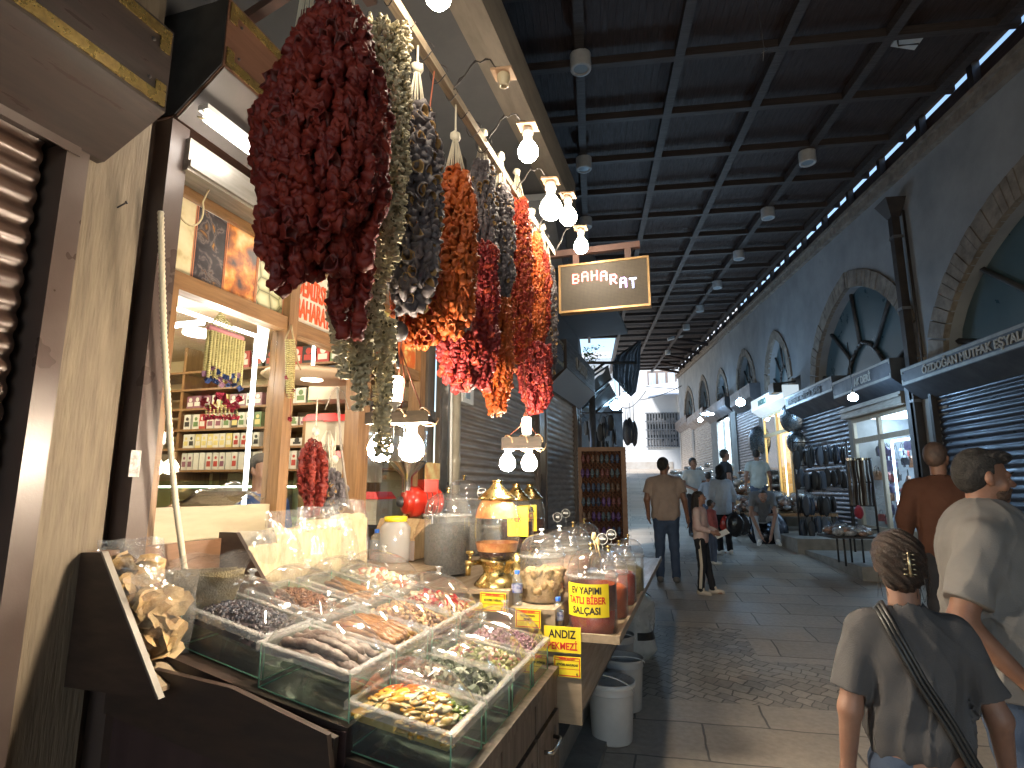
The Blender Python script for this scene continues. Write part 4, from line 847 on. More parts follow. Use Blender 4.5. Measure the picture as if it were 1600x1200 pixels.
heap('dried_chunks', 'white coconut pieces and pink chunks in the farthest box of the back row', 'candied chunks', 2, 3, slab(.022, 3, .6), 120, .045, mats=[mat('coconut white', (.7, .64, .5), .5), mat('pink chunk', (.62, .2, .13), .4), mat('cream chunk', (.6, .48, .3), .5)])
# countable long goods: nut sausages and cinnamon sticks
def sausage(name, label, grp, r, c, u0, u1, v, rad, m, lift, seed, cat):
    P, ds = PB[r, c]; rn = random.Random(seed); q = MB(); pts = []; rs = []
    for k in range(21):
        f = k/20; u = u0+(u1-u0)*f; p = P(u, v+.03*math.sin(3*f+seed), lift+.032+.02*math.sin(math.pi*f)); pts.append((p[0], p[1]+ds, p[2]+rn.uniform(-.0015, .0015)))
        rs.append(rad*(1+.22*math.sin(f*34+seed)*(rn.uniform(.5, 1)))*(.55 if k in (0, 20) else 1))
    q.tube(pts, rad, 9, rs=rs); solo(name, q, m, label, cat, pts[10], 'F', grp)
M_s1 = mat('floured dark string', (.075, .038, .025), .6, 0, (.24, .20, .17), nscale=16, bump=.4, bscale=90); M_s2 = mat('caramel string', (.27, .13, .05), .35, 0, (.17, .075, .03), nscale=26, bump=.4, bscale=80)
for i, v in enumerate((.12, .26, .40, .54, .68, .84)):
    sausage('nut_sausage', 'floury dark nut sausage lying in the middle row box nearest the camera', 'dark nut sausages in the near middle box', 1, 0, .05, .93, v, .0165, M_s1, .075+.012*(i % 2), i+1, 'nut sausage')
for i, v in enumerate((.22, .44, .62)):
    sausage('nut_sausage', 'floury dark nut sausage lying in the middle row box nearest the camera', 'dark nut sausages in the near middle box', 1, 0, .12, .85, v, .016, M_s1, .108, i+11, 'nut sausage')
for i, v in enumerate((.1, .22, .34, .46, .58, .7, .82, .92)):
    sausage('nut_sausage', 'caramel brown knobbly nut sausage in the second box of the middle row', 'brown nut sausages in the second middle box', 1, 1, .04, .95, v, .0125, M_s2, .07+.012*(i % 2), i+21, 'nut sausage')
for i, v in enumerate((.2, .36, .5, .66, .8)):
    sausage('nut_sausage', 'caramel brown knobbly nut sausage in the second box of the middle row', 'brown nut sausages in the second middle box', 1, 1, .1, .9, v, .0125, M_s2, .1, i+31, 'nut sausage')
rn = random.Random(5)
M_cin = mat('cinnamon', (.36, .2, .09), .6, 0, (.25, .12, .05), nscale=20, stretch=(2, 20, 20))
for i in range(16):
    P, ds = PB[2, 2]; v = .08+.84*i/15; a = P(.1+rn.uniform(0, .1), v, .1+rn.uniform(0, .03)); b = P(.85+rn.uniform(0, .1), min(.95, max(.05, v+rn.uniform(-.15, .15))), .1+rn.uniform(0, .03))
    q = MB(); q.tube([(a[0], a[1]+ds, a[2]), (b[0], b[1]+ds, b[2])], .008, 8); solo('cinnamon_stick', q, M_cin, 'cinnamon stick among others in the third box of the back row', 'cinnamon stick', (a[0], a[1]+ds, a[2]), 'F', 'cinnamon sticks in the third back box')

# ---- bags of crackers and fruit leather sheets
M_film = clear('crinkled film', (1, 1, 1), .12, .25, film=.05, bump=1.0, bscale=18, base=.08)
M_crk = mat('golden cracker', (.36, .21, .08), .6, 0, (.46, .32, .15), nscale=14, bump=.4, bscale=50, c3=(.22, .10, .035)); M_pst = mat('pale fruit leather', (.36, .28, .155), .55, 0, (.44, .365, .23), nscale=14, stretch=(4, 4, 1), bump=.5, bscale=40, c3=(.26, .18, .08))
def bag(label, base, w, h, th_, lean, rz_, kind, seed, fill=.75, grp='bags on the rack'):
    """bag standing at base (t,s,z): w along local x, leaning back; rz_ turn about z in frame F"""
    rn = random.Random(seed); t_ = thing('snack_bag', label, 'bag', base, 'F', grp, rz_); t_.base = (0, 0, 0)
    def T(x, y, z): c, s = math.cos(lean), math.sin(lean); return (x, y*c+z*s, z*c-y*s)
    n = noise_f(seed)
    def fr(side):
        def f(u, v):
            x = (u-.5)*w*(1+.03*math.sin(9*v+seed)); z = v*h; pf = math.sin(math.pi*min(max(u, .0), 1))**.5
            vv = 1 if v < fill-.05 else max(0, 1-(v-fill+.05)/(1.02-fill))
            y = side*(th_/2*pf*(max(0, vv)**.8)*(min(1, v*6)**.5)+.003)+.012*n(u*5+side, v*5)+(.02*n(u*9, v*3) if v > fill else 0)
            return T(x, y, z+.006*n(u*7, 3*side))
        return f
    q = MB(); q.smooth = True; q.grid(fr(-1), 22, 22); q.grid(fr(1), 22, 22); part('film', q, M_film, t_)
    q = MB()
    if kind == 'sheets':
        k = int(th_/.007)
        for i in range(k):
            y = -th_/2+th_*(i+.5)/k; hh = h*fill*rn.uniform(.82, 1.0); ww = w*rn.uniform(.78, .9); off = rn.uniform(-.01, .01)
            def f(u, v): return T((u-.5)*ww+off+.004*math.sin(v*9+i), y+.006*math.sin(u*6+i)+.003*math.sin(v*11+i*2), .006+v*hh+.01*n(u*6+i, i))
            q.grid(f, 8, 8)
            def f2(u, v, f=f): p = f(u, v); return (p[0], p[1]+.0022, p[2])
            q.grid(f2, 8, 8)
        part('leather_sheets', q, M_pst, t_)
    else:
        for i in range(26):
            r = rn.uniform(.035, .06); c = (rn.uniform(-w/2+r, w/2-r), rn.uniform(-th_/3.2, th_/3.2), rn.uniform(.04, h*fill)); c = T(*c)
            M = Matrix.Translation(c) @ Matrix.Rotation(rn.uniform(-.8, .8), 4, 'Z') @ Matrix.Rotation(math.pi/2+rn.uniform(-.5, .5)+lean, 4, 'X'); pts = []
            def f(u, v):
                a = u*2*math.pi; rr = v*r*(1+.12*math.sin(5*a+i)); return tuple(M@Vector((rr*math.cos(a), rr*math.sin(a), .012*math.sin(a*2+i)*v+.006*n(u*4+i, v*4))))
            q.grid(f, 12, 3)
        part('crackers', q, M_crk, t_)
    return t_
def noise_f(seed):
    r = random.Random(seed); P_ = [(r.uniform(.6, 1.5), r.uniform(.6, 1.5), r.uniform(0, 6), r.uniform(.4, 1)) for _ in range(5)]
    return lambda x, y: sum(a*math.sin(fx*x+fy*y*1.3+ph) for fx, fy, ph, a in P_)/2.2
bag('bag of golden puffed crackers standing at the far left of the rack beside the pillar', (-1.86, 1.60, 1.14), .21, .29, .09, .25, 1.1, 'crackers', 3, .72)
bag('crumpled clear bag of crackers leaning forward over the dark side wing', (-1.79, 1.655, 1.03), .20, .31, .08, -.30, .9, 'crackers', 4, .72)
bag('clear bag of flat beige crackers lying behind the black raisins', (-1.88, 1.88, 1.10), .27, .36, .06, -.75, 1.0, 'sheets', 5, .8)
for i, (s, w_, h_, sd, lab) in enumerate(((2.20, .20, .33, 6, 'clear bag of folded fruit leather, leftmost of the standing bags'), (2.40, .25, .41, 7, 'tall clear bag of fruit leather sheets, second of the standing bags'), (2.63, .26, .42, 8, 'wide clear bag of pale fruit leather, third of the standing bags'), (2.88, .27, .45, 9, 'clear bag of fruit leather standing farthest right beside the shop post'))):
    bag(lab, (-1.84, s, 1.085), w_, h_, .075, .10, 1.45-.1*i, 'sheets', sd, .82, 'bags of fruit leather')
bag('flat bag of fruit leather lying inside the window on the beige panel', (-2.2, 2.15, 1.50), .3, .3, .03, -1.25, 1.4, 'sheets', 12, .85)
q = MB(); q.box((-2.45, 1.8, 1.47), (-2.12, 2.49, 1.5)); solo('window_ledge', q, MATS['beige panel'], 'beige ledge inside the first window bay', 'ledge', (-2.3, 2.1, 1.47), 'F')

# ---- stepped counter of light oak
ct = thing('stepped_counter', 'light oak stepped counter carrying the big jars', 'counter', (-1, 4, .3), 'F')
LV = [(-.69, -.40, .895, 2.93), (-.92, -.69, 1.015, 2.90), (-1.42, -.92, 1.095, 2.88), (-1.98, -1.42, 1.16, 2.95)]
for t0, t1, z, s0 in LV:
    q = MB(); q.box((t0+(.003 if t0 < -1.5 else 0), s0, z-.022), (t1, 6.3, z)); part('step_top', q, M_ctrs, ct)
    if z > .9: q = MB(); q.box((t1-.02, s0+.001, z-.13), (t1-.001, 6.3, z-.022)); part('riser', q, M_ctrs, ct)
q = MB(); q.prism([(-1.98, 2.935, 1.13), (-1.98, 2.935, .5), (-.575, 2.935, .5), (-.575, 2.935, .873), (-.695, 2.935, .873), (-.695, 2.935, .99), (-.925, 2.935, .99), (-.925, 2.935, 1.07), (-1.42, 2.935, 1.07)], (0, .02, 0)); part('front_panel', q, M_ctr, ct)
q = MB(); q.box((-.595, 2.956, .56), (-.575, 6.3, .873)); part('side_panel', q, M_ctrs, ct)
q = MB(); q.box((-.40, 2.92, .875), (-.385, 6.3, .915)); q.box((-.69, 2.905, .878), (-.385, 2.925, .915)); part('edge_strip', q, M_ctrs, ct)
q = MB(); q.box((-1.9, 2.96, .50), (-.6, 6.3, .52)); q.box((-1.9, 3.05, -.1), (-.95, 6.3, .5)); part('under_shelf', q, M_black, ct)
stp_ = MB(); stp_.box((-1.5, 2.98, -.2), (-.78, 4.6, .24)); stp_.box((-.78, 2.98, -.2), (-.60, 4.6, .10)); struct('shop_step', stp_, M_step, 'F', (-1, 3.5, 0))

# ---- signs
def sign(label, u0, v0, u1, v1, t_s, lines, border=False, name='price_sign', price=True):
    a = atS(u0, v0, t_s); b = atS(u1, v1, t_s); x0, x1, z1, z0 = a[0], b[0], a[2], b[2]
    th = thing(name, label, 'sign', ((x0+x1)/2, t_s, z0), 'F'); q = MB(); q.box((x0, t_s, z0), (x1, t_s+.004, z1)); part('card', q, M_yel, th)
    H = z1-z0; W_ = x1-x0
    if border:
        q = MB(); e = .004
        for c in ((x0+e, z0+e, x1-e, z0+2*e), (x0+e, z1-2*e, x1-e, z1-e), (x0+e, z0+2*e, x0+2*e, z1-2*e), (x1-2*e, z0+2*e, x1-e, z1-2*e), (x0+e, z1-.2*H, x1-e, z1-.2*H+e*.5), (x0+e, z0+.38*H, x1-e, z0+.38*H+e*.5)): q.box((c[0], t_s-.0015, c[1]), (c[2], t_s-.0005, c[3]))
        part('red_border', q, M_redink, th)
    for txt, fx, fz, sz, m in lines:
        tm = text_mb(txt, sz*H, (x0+fx*W_, t_s-.002, z0+fz*H), (1, 0, 0), (0, 0, 1), .002, sz*H*.022, 'CENTER', sx=.82)
        part('lettering', tm, m, th)
sign('large yellow sign reading ANDIZ PEKMEZİ on the counter corner', 850, 977, 908, 1022, 2.895, [('ANDIZ', .5, .56, .44, M_blkink), ('PEKMEZİ', .5, .12, .38, M_redink)])
sign('small yellow price sign under the ANDIZ sign', 865, 1024, 908, 1060, 2.897, [('DEMİRSU BAHARAT', .5, .84, .115, M_redink), ('BİTKİSEL MACUNLAR', .5, .55, .14, M_blkink), ('₺', .86, .08, .2, M_blkink)], True)
sign('small yellow price sign below the brass foot of the barrel jar', 750, 925, 790, 957, 2.86, [('DEMİRSU BAHARAT', .5, .84, .115, M_redink), ('BİTKİSEL YAĞLAR', .5, .55, .15, M_blkink), ('₺', .86, .08, .2, M_blkink)], True)
sign('small yellow price sign half hidden behind the farthest front box', 805, 951, 845, 983, 2.88, [('DEMİRSU BAHARAT', .5, .84, .115, M_redink), ('KEÇİ BOYNUZU', .5, .62, .14, M_blkink), ('PEKMEZİ', .5, .44, .14, M_blkink), ('₺', .86, .08, .2, M_blkink)], True)

# ---- jars
M_jar = clear('jar plastic', (.98, .98, .96), .08, .2, film=.06, bump=.1, bscale=6, base=.06)
def jar(label, base, r, h, domeh, fill, fm, name='storage_jar', knobm=None, lumps=None, seed=1, fill2=None):
    th = thing(name, label, 'jar', base, 'F'); c = base
    q = MB(); q.lathe(c, [(0, .002), (r*.97, .002), (r, .01), (r, h)], 36); part('body', q, M_jar, th)
    q = MB(); q.lathe(c, [(r*1.0, h), (r*1.06, h), (r*1.06, h+.014), (r*1.02, h+.016)]+[(r*1.02*math.cos(a)**.75 if a < 1.5 else 0, h+.016+domeh*math.sin(a)) for a in [math.pi/2*k/10 for k in range(11)]], 36); part('dome_lid', q, M_dome, th)
    q = MB(); q.lathe(c, [(r*1.02, h-.004), (r*1.075, h-.004), (r*1.075, h+.012), (r*1.0, h+.012)], 36); part('rim', q, clear('lid rim'), th)
    q = MB(); q.lathe((c[0], c[1], c[2]+h+.016+domeh), [(.016, -.003), (.007, .004), (.006, .016), (.014, .02), (.015, .026), (0, .029)], 12); part('knob', q, knobm or M_brass, th)
    if fill:
        q = MB(); rn = random.Random(seed); f = fill
        q.lathe(c, [(0, .006), (r*.955, .006), (r*.955, f*.97)]+[(r*.955*(1-k/6), f+.012*math.sin(k*1.3+seed)) for k in range(1, 7)], 30)
        s_ = solo(name.replace('jar', 'contents') if 0 else 'jar_contents', q, fm, None, None, c, 'F') if 0 else part('contents', q, fm, th)
    if lumps:
        q = MB(); q.smooth = True; rn = random.Random(seed)
        for i in range(lumps[0]):
            a = rn.uniform(0, 6.3); rr = r*.86*math.sqrt(rn.uniform(.25, 1)); z = rn.uniform(.02, fill or lumps[1])
            q.ball((c[0]+rr*math.cos(a), c[1]+rr*math.sin(a), c[2]+z), lumps[2]*rn.uniform(.6, 1.3), 8, 6, (1, rn.uniform(.6, 1), rn.uniform(.5, .9)), rmat(rn), .28, rn)
        part('lumps', q, lumps[3], th)
    return th
M_tea = mat('dark tea leaves', (.05, .047, .043), .8, 0, (.10, .095, .088), nscale=70, bump=.8, bscale=120)
M_paste = mat('red pepper paste', (.20, .012, .004), .25, 0, (.30, .03, .008), nscale=9, bump=.3, bscale=20, coat=.4)
M_beigel = mat('beige dried bark', (.42, .29, .14), .75, 0, (.28, .18, .08), nscale=25, bump=.8, bscale=60)
b_tea = (-1.47, 3.35, 1.16)
jar('tall grey jar of dark tea leaves with a domed lid', (-1.44, 3.30, 1.105), .138, .33, .12, .27, M_tea)
jar('second domed jar half hidden behind the tall tea leaf jar', (-1.52, 3.75, 1.16), .12, .36, .12, .2, M_tea)
jar('wide clear jar of beige dried lumps beside the small water bottle', (-.812, 3.12, 1.015), .116, .225, .10, .15, M_beigel, knobm=M_white2, lumps=(230, .16, .026, M_beigel), seed=4)
j = jar('clear jar of dark red pepper paste with a big yellow label', (-.535, 3.06, .897), .122, .265, .115, .11, M_paste, knobm=M_brass)
# paste smears high on the wall of the jar
q = MB(); q.lathe((-.535, 3.06, .897), [(.1185, .11), (.119, .14), (.1185, .23)], 36); part('smear', q, mat('thin paste smear', (.22, .05, .02), .35, 0, (.12, .02, .01), nscale=20), j)
lab = MB()
def fl_(u, v): a = math.radians(-152+u*112); return (-.535+.1235*math.cos(a), 3.06+.1235*math.sin(a), .897+.085+.155*v)
lab.grid(fl_, 24, 2); lbp = part('label', lab, M_yel, j)
def wrap(txt, z, sz, m, sx):
    tm = text_mb(txt, sz, (0, 0, 0), (1, 0, 0), (0, 0, 1), .0012, sz*.03, 'CENTER', sx=sx); q = MB(); vs = []
    for x, y, zz in tm.v: a = math.radians(-96)+x/.1245; rr = .1248-y*.6; vs.append((-.535+rr*math.cos(a), 3.06+rr*math.sin(a), .897+z+zz))
    q.add(vs, tm.f); part('lettering', q, m, lbp)
wrap('EV YAPIMI', .194, .045, M_blkink, .80); wrap('TATLI BİBER', .148, .045, M_redink, .80); wrap('SALÇASI', .101, .045, M_blkink, .88)
# further jars behind
jar('clear jar of orange pepper paste right behind the labelled jar', (-.50, 3.42, .897), .10, .235, .10, .16, mat('orange paste', (.45, .10, .02), .3, 0, (.3, .05, .01), nscale=8))
jar('third paste jar in the row behind the yellow labelled jar', (-.49, 3.80, .897), .10, .235, .10, .18, M_paste)
jar('fourth jar at the far end of the low counter step', (-.48, 4.22, .897), .10, .24, .10, .16, mat('olive mix', (.2, .16, .05), .6, 0, (.1, .08, .03), nscale=40))
jar('clear jar with a pale filling behind the beige lump jar', (-.80, 3.50, 1.015), .11, .22, .10, .13, mat('pale pink filling', (.5, .33, .24), .6, 0, (.4, .22, .15), nscale=30), knobm=M_white2)
jar('domed jar in the middle row, third from the front', (-.80, 3.90, 1.015), .11, .22, .10, .13, mat('pale pink filling', (1, 1, 1)))
jar('domed jar in the middle row, farthest from the front', (-.80, 4.30, 1.015), .11, .22, .10, .1, M_beigel)
jar('empty domed jar squeezed behind the glass barrel', (-1.26, 3.74, 1.095), .10, .25, .12, .08, M_beigel, knobm=M_white2)
# round name tags on wires
for i, (u, v, s, l) in enumerate(((753, 770, 3.5, 'round black tag with white writing left of the glass barrel'), (871, 808, 4.0, 'round grey tag above the middle jars'), (884, 802, 4.3, 'round black tag beside the grey tag above the middle jars'), (941, 842, 3.5, 'black round tag behind the paste jar knob'), (955, 835, 3.85, 'black round tag farthest right above the paste jars'))):
    c = atS(u, v, s); t = thing('name_tag', l, 'tag', c, 'F', 'round tags on wires'); q = MB(); q.lathe(c, [(0, -.001), (.034, -.001), (.034, .001), (0, .001)], 20, Matrix.Rotation(math.pi/2, 4, 'X')); part('disc', q, M_black, t)
    q = MB(); q.lathe((c[0], c[1]-.002, c[2]), [(.0295, 0), (.0315, 0)], 20, Matrix.Rotation(math.pi/2, 4, 'X')); part('white_ring', q, M_white2, t)
    tm = text_mb(['ZEYTİN', 'ACI', 'BİBER', 'TATLI', 'SALÇA'][i], .014, (c[0], c[1]-.003, c[2]-.004), (1, 0, 0), (0, 0, 1), .001, .0003, 'CENTER'); part('lettering', tm, M_white2, t)
    q = MB(); q.tube([(c[0], c[1], c[2]-.034), (c[0]+.005, c[1], c[2]-.11)], .0018, 5); part('wire', q, M_metal, t)
for i, (u, v) in enumerate(((928, 838), (934, 846))):
    c = atS(u, v, 3.06); q = MB(); q.ball((c[0], c[1], c[2]), .02, 10, 6, (.65, .3, 1.1), Matrix.Rotation(.2*(1-2*i), 4, 'Y')); q.tube([(c[0], c[1], c[2]-.02), (c[0]+.012, c[1], c[2]-.08)], .004, 6); solo('wooden_spoon', q, mat('spoon wood', (.55, .4, .2), .45), ('left' if not i else 'right')+' little wooden spoon standing on the knob of the paste jar', 'spoon', c, 'F', 'wooden spoons')
# glass barrels with brass lids
M_bglass = clear('barrel glass', (.98, .96, .92), .04, .3, film=.02)
M_syr = mat('syrup foam', (.42, .13, .03), .5, 0, (.62, .3, .1), nscale=24, bump=.2, bscale=60, c3=(.3, .07, .01)); M_syrd = mat('dark syrup', (.03, .006, .003), .12, coat=.5)
bar = thing('glass_barrel', 'big glass barrel of syrup on a brass foot, nearest of the brass lidded vessels', 'dispenser', (-1.035, 3.03, 1.097), 'F'); c = (-1.035, 3.03, 1.097); bar.o.scale = (1.14, 1.14, 1.03)
q = MB(); q.lathe(c, [(.105, 0), (.105, .006), (.085, .03), (.066, .055), (.062, .075), (.074, .10), (.082, .118), (.082, .13), (0, .13)], 32); part('brass_foot', q, M_brass, bar)
prof = [(.074, .13), (.088, .155), (.099, .19), (.106, .24), (.107, .29), (.104, .34), (.096, .38), (.082, .415), (.070, .43)]
q = MB(); q.lathe(c, prof, 36); part('glass', q, M_bglass, bar)
q = MB(); q.lathe(c, [(.0, .131)]+[(r-.004, z) for r, z in prof[:2]]+[(.091, .168), (0, .168)], 36); part('dark_syrup', q, M_syrd, bar)
q = MB(); q.lathe(c, [(.092, .169), (.095, .19), (.1005, .213)], 36); q.lathe(c, [(.1005, .335), (.094, .375), (.080, .41), (.072, .425)], 36); part('foam_stain', q, M_syr, bar)
q = MB(); q.lathe(c, [(.072, .425), (.088, .427), (.090, .436), (.080, .446), (.060, .465), (.034, .492), (.022, .508), (.022, .518), (.026, .521), (.026, .527), (0, .53)], 32); part('brass_lid', q, M_brass, bar)
q = MB(); q.tube([(c[0]-.06, c[1]-.05, c[2]+.115), (c[0]-.115, c[1]-.10, c[2]+.115)], .013, 10); q.tube([(c[0]-.105, c[1]-.09, c[2]+.115), (c[0]-.107, c[1]-.092, c[2]+.055)], .012, 10); q.tube([(c[0]-.10, c[1]-.085, c[2]+.12), (c[0]-.10, c[1]-.085, c[2]+.155)], .007, 8); q.ball((c[0]-.10, c[1]-.085, c[2]+.165), .016, 10, 6, (1.4, .5, .7)); part('tap', q, M_brass, bar)
for k, (bs, lb2, txts) in enumerate((((-1.07, 3.50, 1.097), 'glass barrel with a brass lid and a yellow card, second of three', ['AR', 'PEK']), ((-1.10, 3.92, 1.097), 'farthest glass barrel with a brass lid and a yellow card', ['NAR', 'HİÇ', 'KAT', 'NA']))):
    t = thing('glass_barrel', lb2, 'dispenser', bs, 'F'); c = bs
    q = MB(); q.lathe(c, [(.09, 0), (.06, .05), (.075, .12), (0, .12)], 24); part('brass_foot', q, M_brass, t); q = MB(); q.lathe(c, prof, 28); part('glass', q, M_bglass, t)
    q = MB(); q.lathe(c, [(0, .125), (.07, .13), (.095, .19), (.10, .25), (.099, .3), (0, .3)], 28); part('dark_syrup', q, M_syrd, t)
    q = MB(); q.lathe(c, [(.072, .425), (.088, .427), (.090, .436), (.080, .446), (.060, .465), (.034, .492), (.022, .508), (.022, .518), (.026, .521), (.026, .527), (0, .53)], 28); part('brass_lid', q, M_brass, t)
    x0 = c[0]+(-.02 if k == 0 else -.05); y0 = c[1]-.112; z0 = c[2]+.22
    q = MB(); q.hexa([(x0, y0, z0), (x0+.12, y0+.02, z0), (x0+.12, y0+.024, z0), (x0, y0+.004, z0), (x0, y0, z0+.17), (x0+.12, y0+.02, z0+.17), (x0+.12, y0+.024, z0+.17), (x0, y0+.004, z0+.17)]); cd_ = part('card', q, M_yel, t)
    for i, s_ in enumerate(txts): tm = text_mb(s_, .045, (x0+.015, y0-.001, z0+.125-i*.04), (1, .166, 0), (0, 0, 1), .002, .001); part('lettering', tm, M_redink if i == 1 else M_blkink, cd_)
# water bottles
M_pet = clear('bottle plastic', (.9, .95, .98), .05, .3, film=.06)
wb_ = None
for base, l in (((-.90, 2.955, 1.017), 'small water bottle standing left of the beige lump jar'), ((-.69, 2.965, .897), 'small water bottle standing left of the pepper paste jar')):
    if wb_ is None:
        wb_ = t = thing('water_bottle', l, 'bottle', base, 'F', 'small water bottles'); c = base
        q = MB(); q.lathe(c, [(0, .004), (.024, .001), (.028, .008), (.0265, .03), (.028, .05), (.028, .105), (.024, .125), (.013, .145), (.011, .152)], 20); part('bottle', q, M_pet, t)
        q = MB(); q.lathe(c, [(.0285, .062), (.0287, .063), (.0287, .102), (.0285, .103)], 20); part('label', q, mat('blue label', (.05, .06, .3), .4, 0, (.5, .52, .6), nscale=45), t)
        q = MB(); q.lathe(c, [(.0135, .150), (.0135, .166), (.012, .168), (0, .168)], 16); part('cap', q, mat('blue cap', (.02, .12, .55), .35), t)
    else: dup(wb_, base, 'F', 0, l)
# ---- red grinder with steel hopper on a wooden box
gc = atT(648, 784, -1.78); G_ = thing('grinder', 'red electric spice grinder with a steel hopper on a wooden box', 'grinder', (gc[0], gc[1], 1.3), 'F')
x, y, z = gc; M_red = mat('red enamel', (.42, .022, .010), .32, 0, (.34, .016, .008), nscale=6, coat=.3); M_st = mat('polished steel', (.6, .59, .56), .2, 1, (.5, .49, .46), nscale=6, rvar=.08)
RX = Matrix.Rotation(math.pi/2, 4, 'X') @ Matrix.Rotation(.55, 4, 'Y')
ax_ = (Matrix.Rotation(-.74, 4, 'Z') @ Matrix.Rotation(math.pi/2, 4, 'X'))
def A(d, up=0): v = Matrix.Rotation(-.74, 4, 'Z').to_3x3() @ Vector((0, -d, up)); return (x+v.x, y+v.y, z+v.z)
q = MB(); q.lathe((x, y, z), [(0, .09), (.03, .09), (.075, .075), (.08, .07), (.08, .04), (.098, .038), (.10, .02), (.10, -.02), (.085, -.03), (.085, -.16), (.07, -.18), (0, -.18)], 32, ax_); part('body', q, M_red, G_)
q = MB(); q.lathe((x, y, z), [(0, .125), (.02, .122), (.034, .11), (.037, .09)], 20, ax_); part('front_knob', q, M_black, G_)
for k in range(6):
    q = MB(); q.lathe((x, y, z), [(.0865, -.055-k*.018), (.090, -.058-k*.018), (.0865, -.061-k*.018)], 28, ax_); part('cooling_fin', q, M_black if k % 2 == 0 else M_red, G_)
a = A(-.09, .07); q = MB(); q.cbox((a[0], a[1], a[2]+.03), (.12, .10, .09), Matrix.Rotation(-.74, 4, 'Z')); part('motor_box', q, M_red, G_)
hx, hy, _ = A(.055); q = MB(); q.lathe((hx, hy, z), [(.034, .06), (.034, .16), (.125, .255), (.125, .26), (.122, .262), (.031, .165)], 28); part('hopper', q, M_st, G_)
q = MB(); q.lathe((hx, hy, z), [(.123, .262), (.122, .50), (.11, .53), (.06, .56), (0, .565)], 28); part('hopper_cover', q, M_dome, G_)
q = MB(); q.tube([(hx, hy, z-.07), (hx, hy, z-.20)], .022, 12); part('spout', q, M_brass, G_)
bx = atT(630, 848, -1.78); M_box = mat('worn pale wood', (.40, .28, .15), .5, 0, (.28, .18, .09), nscale=4, stretch=(12, 12, 1.5), rvar=.12)
wbx = thing('wooden_box', 'worn wooden box wrapped in clear tape under the red grinder', 'box', (bx[0], bx[1], 1.19), 'F'); x, y = bx[0], bx[1]
q = MB(); q.hexa([(x-.17, y-.10, 1.17), (x+.13, y-.10, 1.17), (x+.13, y+.16, 1.17), (x-.17, y+.16, 1.17), (x-.17, y-.10, 1.30), (x+.13, y-.10, 1.30), (x+.13, y+.12, 1.40), (x-.17, y+.12, 1.40)]); part('box', q, M_box, wbx)
q = MB(); q.hexa([(x-.15, y-.112, 1.295), (x+.12, y-.112, 1.295), (x+.12, y-.03, 1.41), (x-.15, y-.03, 1.41), (x-.15, y-.10, 1.295), (x+.12, y-.10, 1.295), (x+.12, y-.018, 1.41), (x-.15, y-.018, 1.41)]); l_ = part('lid', q, M_box, wbx)
q = MB(); q.box((x-.08, y-.115, 1.29), (x-.05, y-.108, 1.31)); q.box((x+.04, y-.115, 1.29), (x+.07, y-.108, 1.31)); part('hinges', q, M_dark, l_)
q = MB(); q.grid(lambda u, v: (x-.175+.31*u, y-.108-.012*abs(math.sin(u*7))*(1-v), 1.165+.115*v+.004*math.sin(u*15)), 20, 6); part('tape_wrap', q, clear('brown tape', (.75, .5, .25), .12, .4, film=.25, bump=.8, bscale=20), wbx)
q = MB(); q.box((x-.3, y-.14, 1.162), (x+.5, y+.3, 1.168))
jy = atT(612, 815, -1.75); yj = thing('honey_jar', 'glass jar with a yellow screw lid left of the wooden box', 'jar', (jy[0], jy[1], 1.165), 'F'); c = (jy[0], jy[1]+.05, 1.165)
q = MB(); q.lathe(c, [(0, 0), (.085, 0), (.09, .02), (.09, .20), (.06, .235), (.055, .24)], 24); part('glass', q, clear('pale jar', (.9, .85, .75), .08, .3, film=.25), yj)
q = MB(); q.lathe(c, [(.06, .235), (.068, .236), (.068, .262), (.06, .265), (0, .266)], 24); part('lid', q, M_yel, yj)
bt = thing('oil_bottle', 'clear bottle with a blue cap standing at the foot of the shop post', 'bottle', atT(585, 855, -1.85), 'F'); c = (-1.85, atT(588, 860, -1.85)[1], 1.165)
q = MB(); q.lathe(c, [(0, 0), (.035, 0), (.036, .01), (.036, .13), (.018, .16), (.012, .17)], 18); part('glass', q, M_pet, bt); q = MB(); q.lathe(c, [(.014, .168), (.014, .19), (0, .19)], 14); part('cap', q, MATS['blue cap'], bt)
bt = thing('oil_bottle', 'slim dark bottle with a yellow cap at the shop post', 'bottle', atT(568, 850, -1.9), 'F'); c = (-1.9, atT(568, 850, -1.9)[1], 1.165)
q = MB(); q.lathe(c, [(0, 0), (.025, 0), (.026, .01), (.026, .12), (.012, .16), (.01, .19)], 18); part('glass', q, clear('olive bottle', (.45, .42, .2), .05, .3, film=.3), bt); q = MB(); q.lathe(c, [(.012, .185), (.012, .205), (0, .205)], 14); part('cap', q, M_yel, bt)
a = atT(665, 722, -1.93); b = atT(687, 750, -1.93); q = MB(); q.box((-1.935, a[1], b[2]), (-1.93, b[1], a[2])); lf = thing('leaflet', 'pale yellow leaflet fixed behind the grinder', 'leaflet', a, 'F'); part('card', q, mat('leaflet print', (.7, .6, .28), .5, 0, (.55, .25, .08), nscale=11), lf)

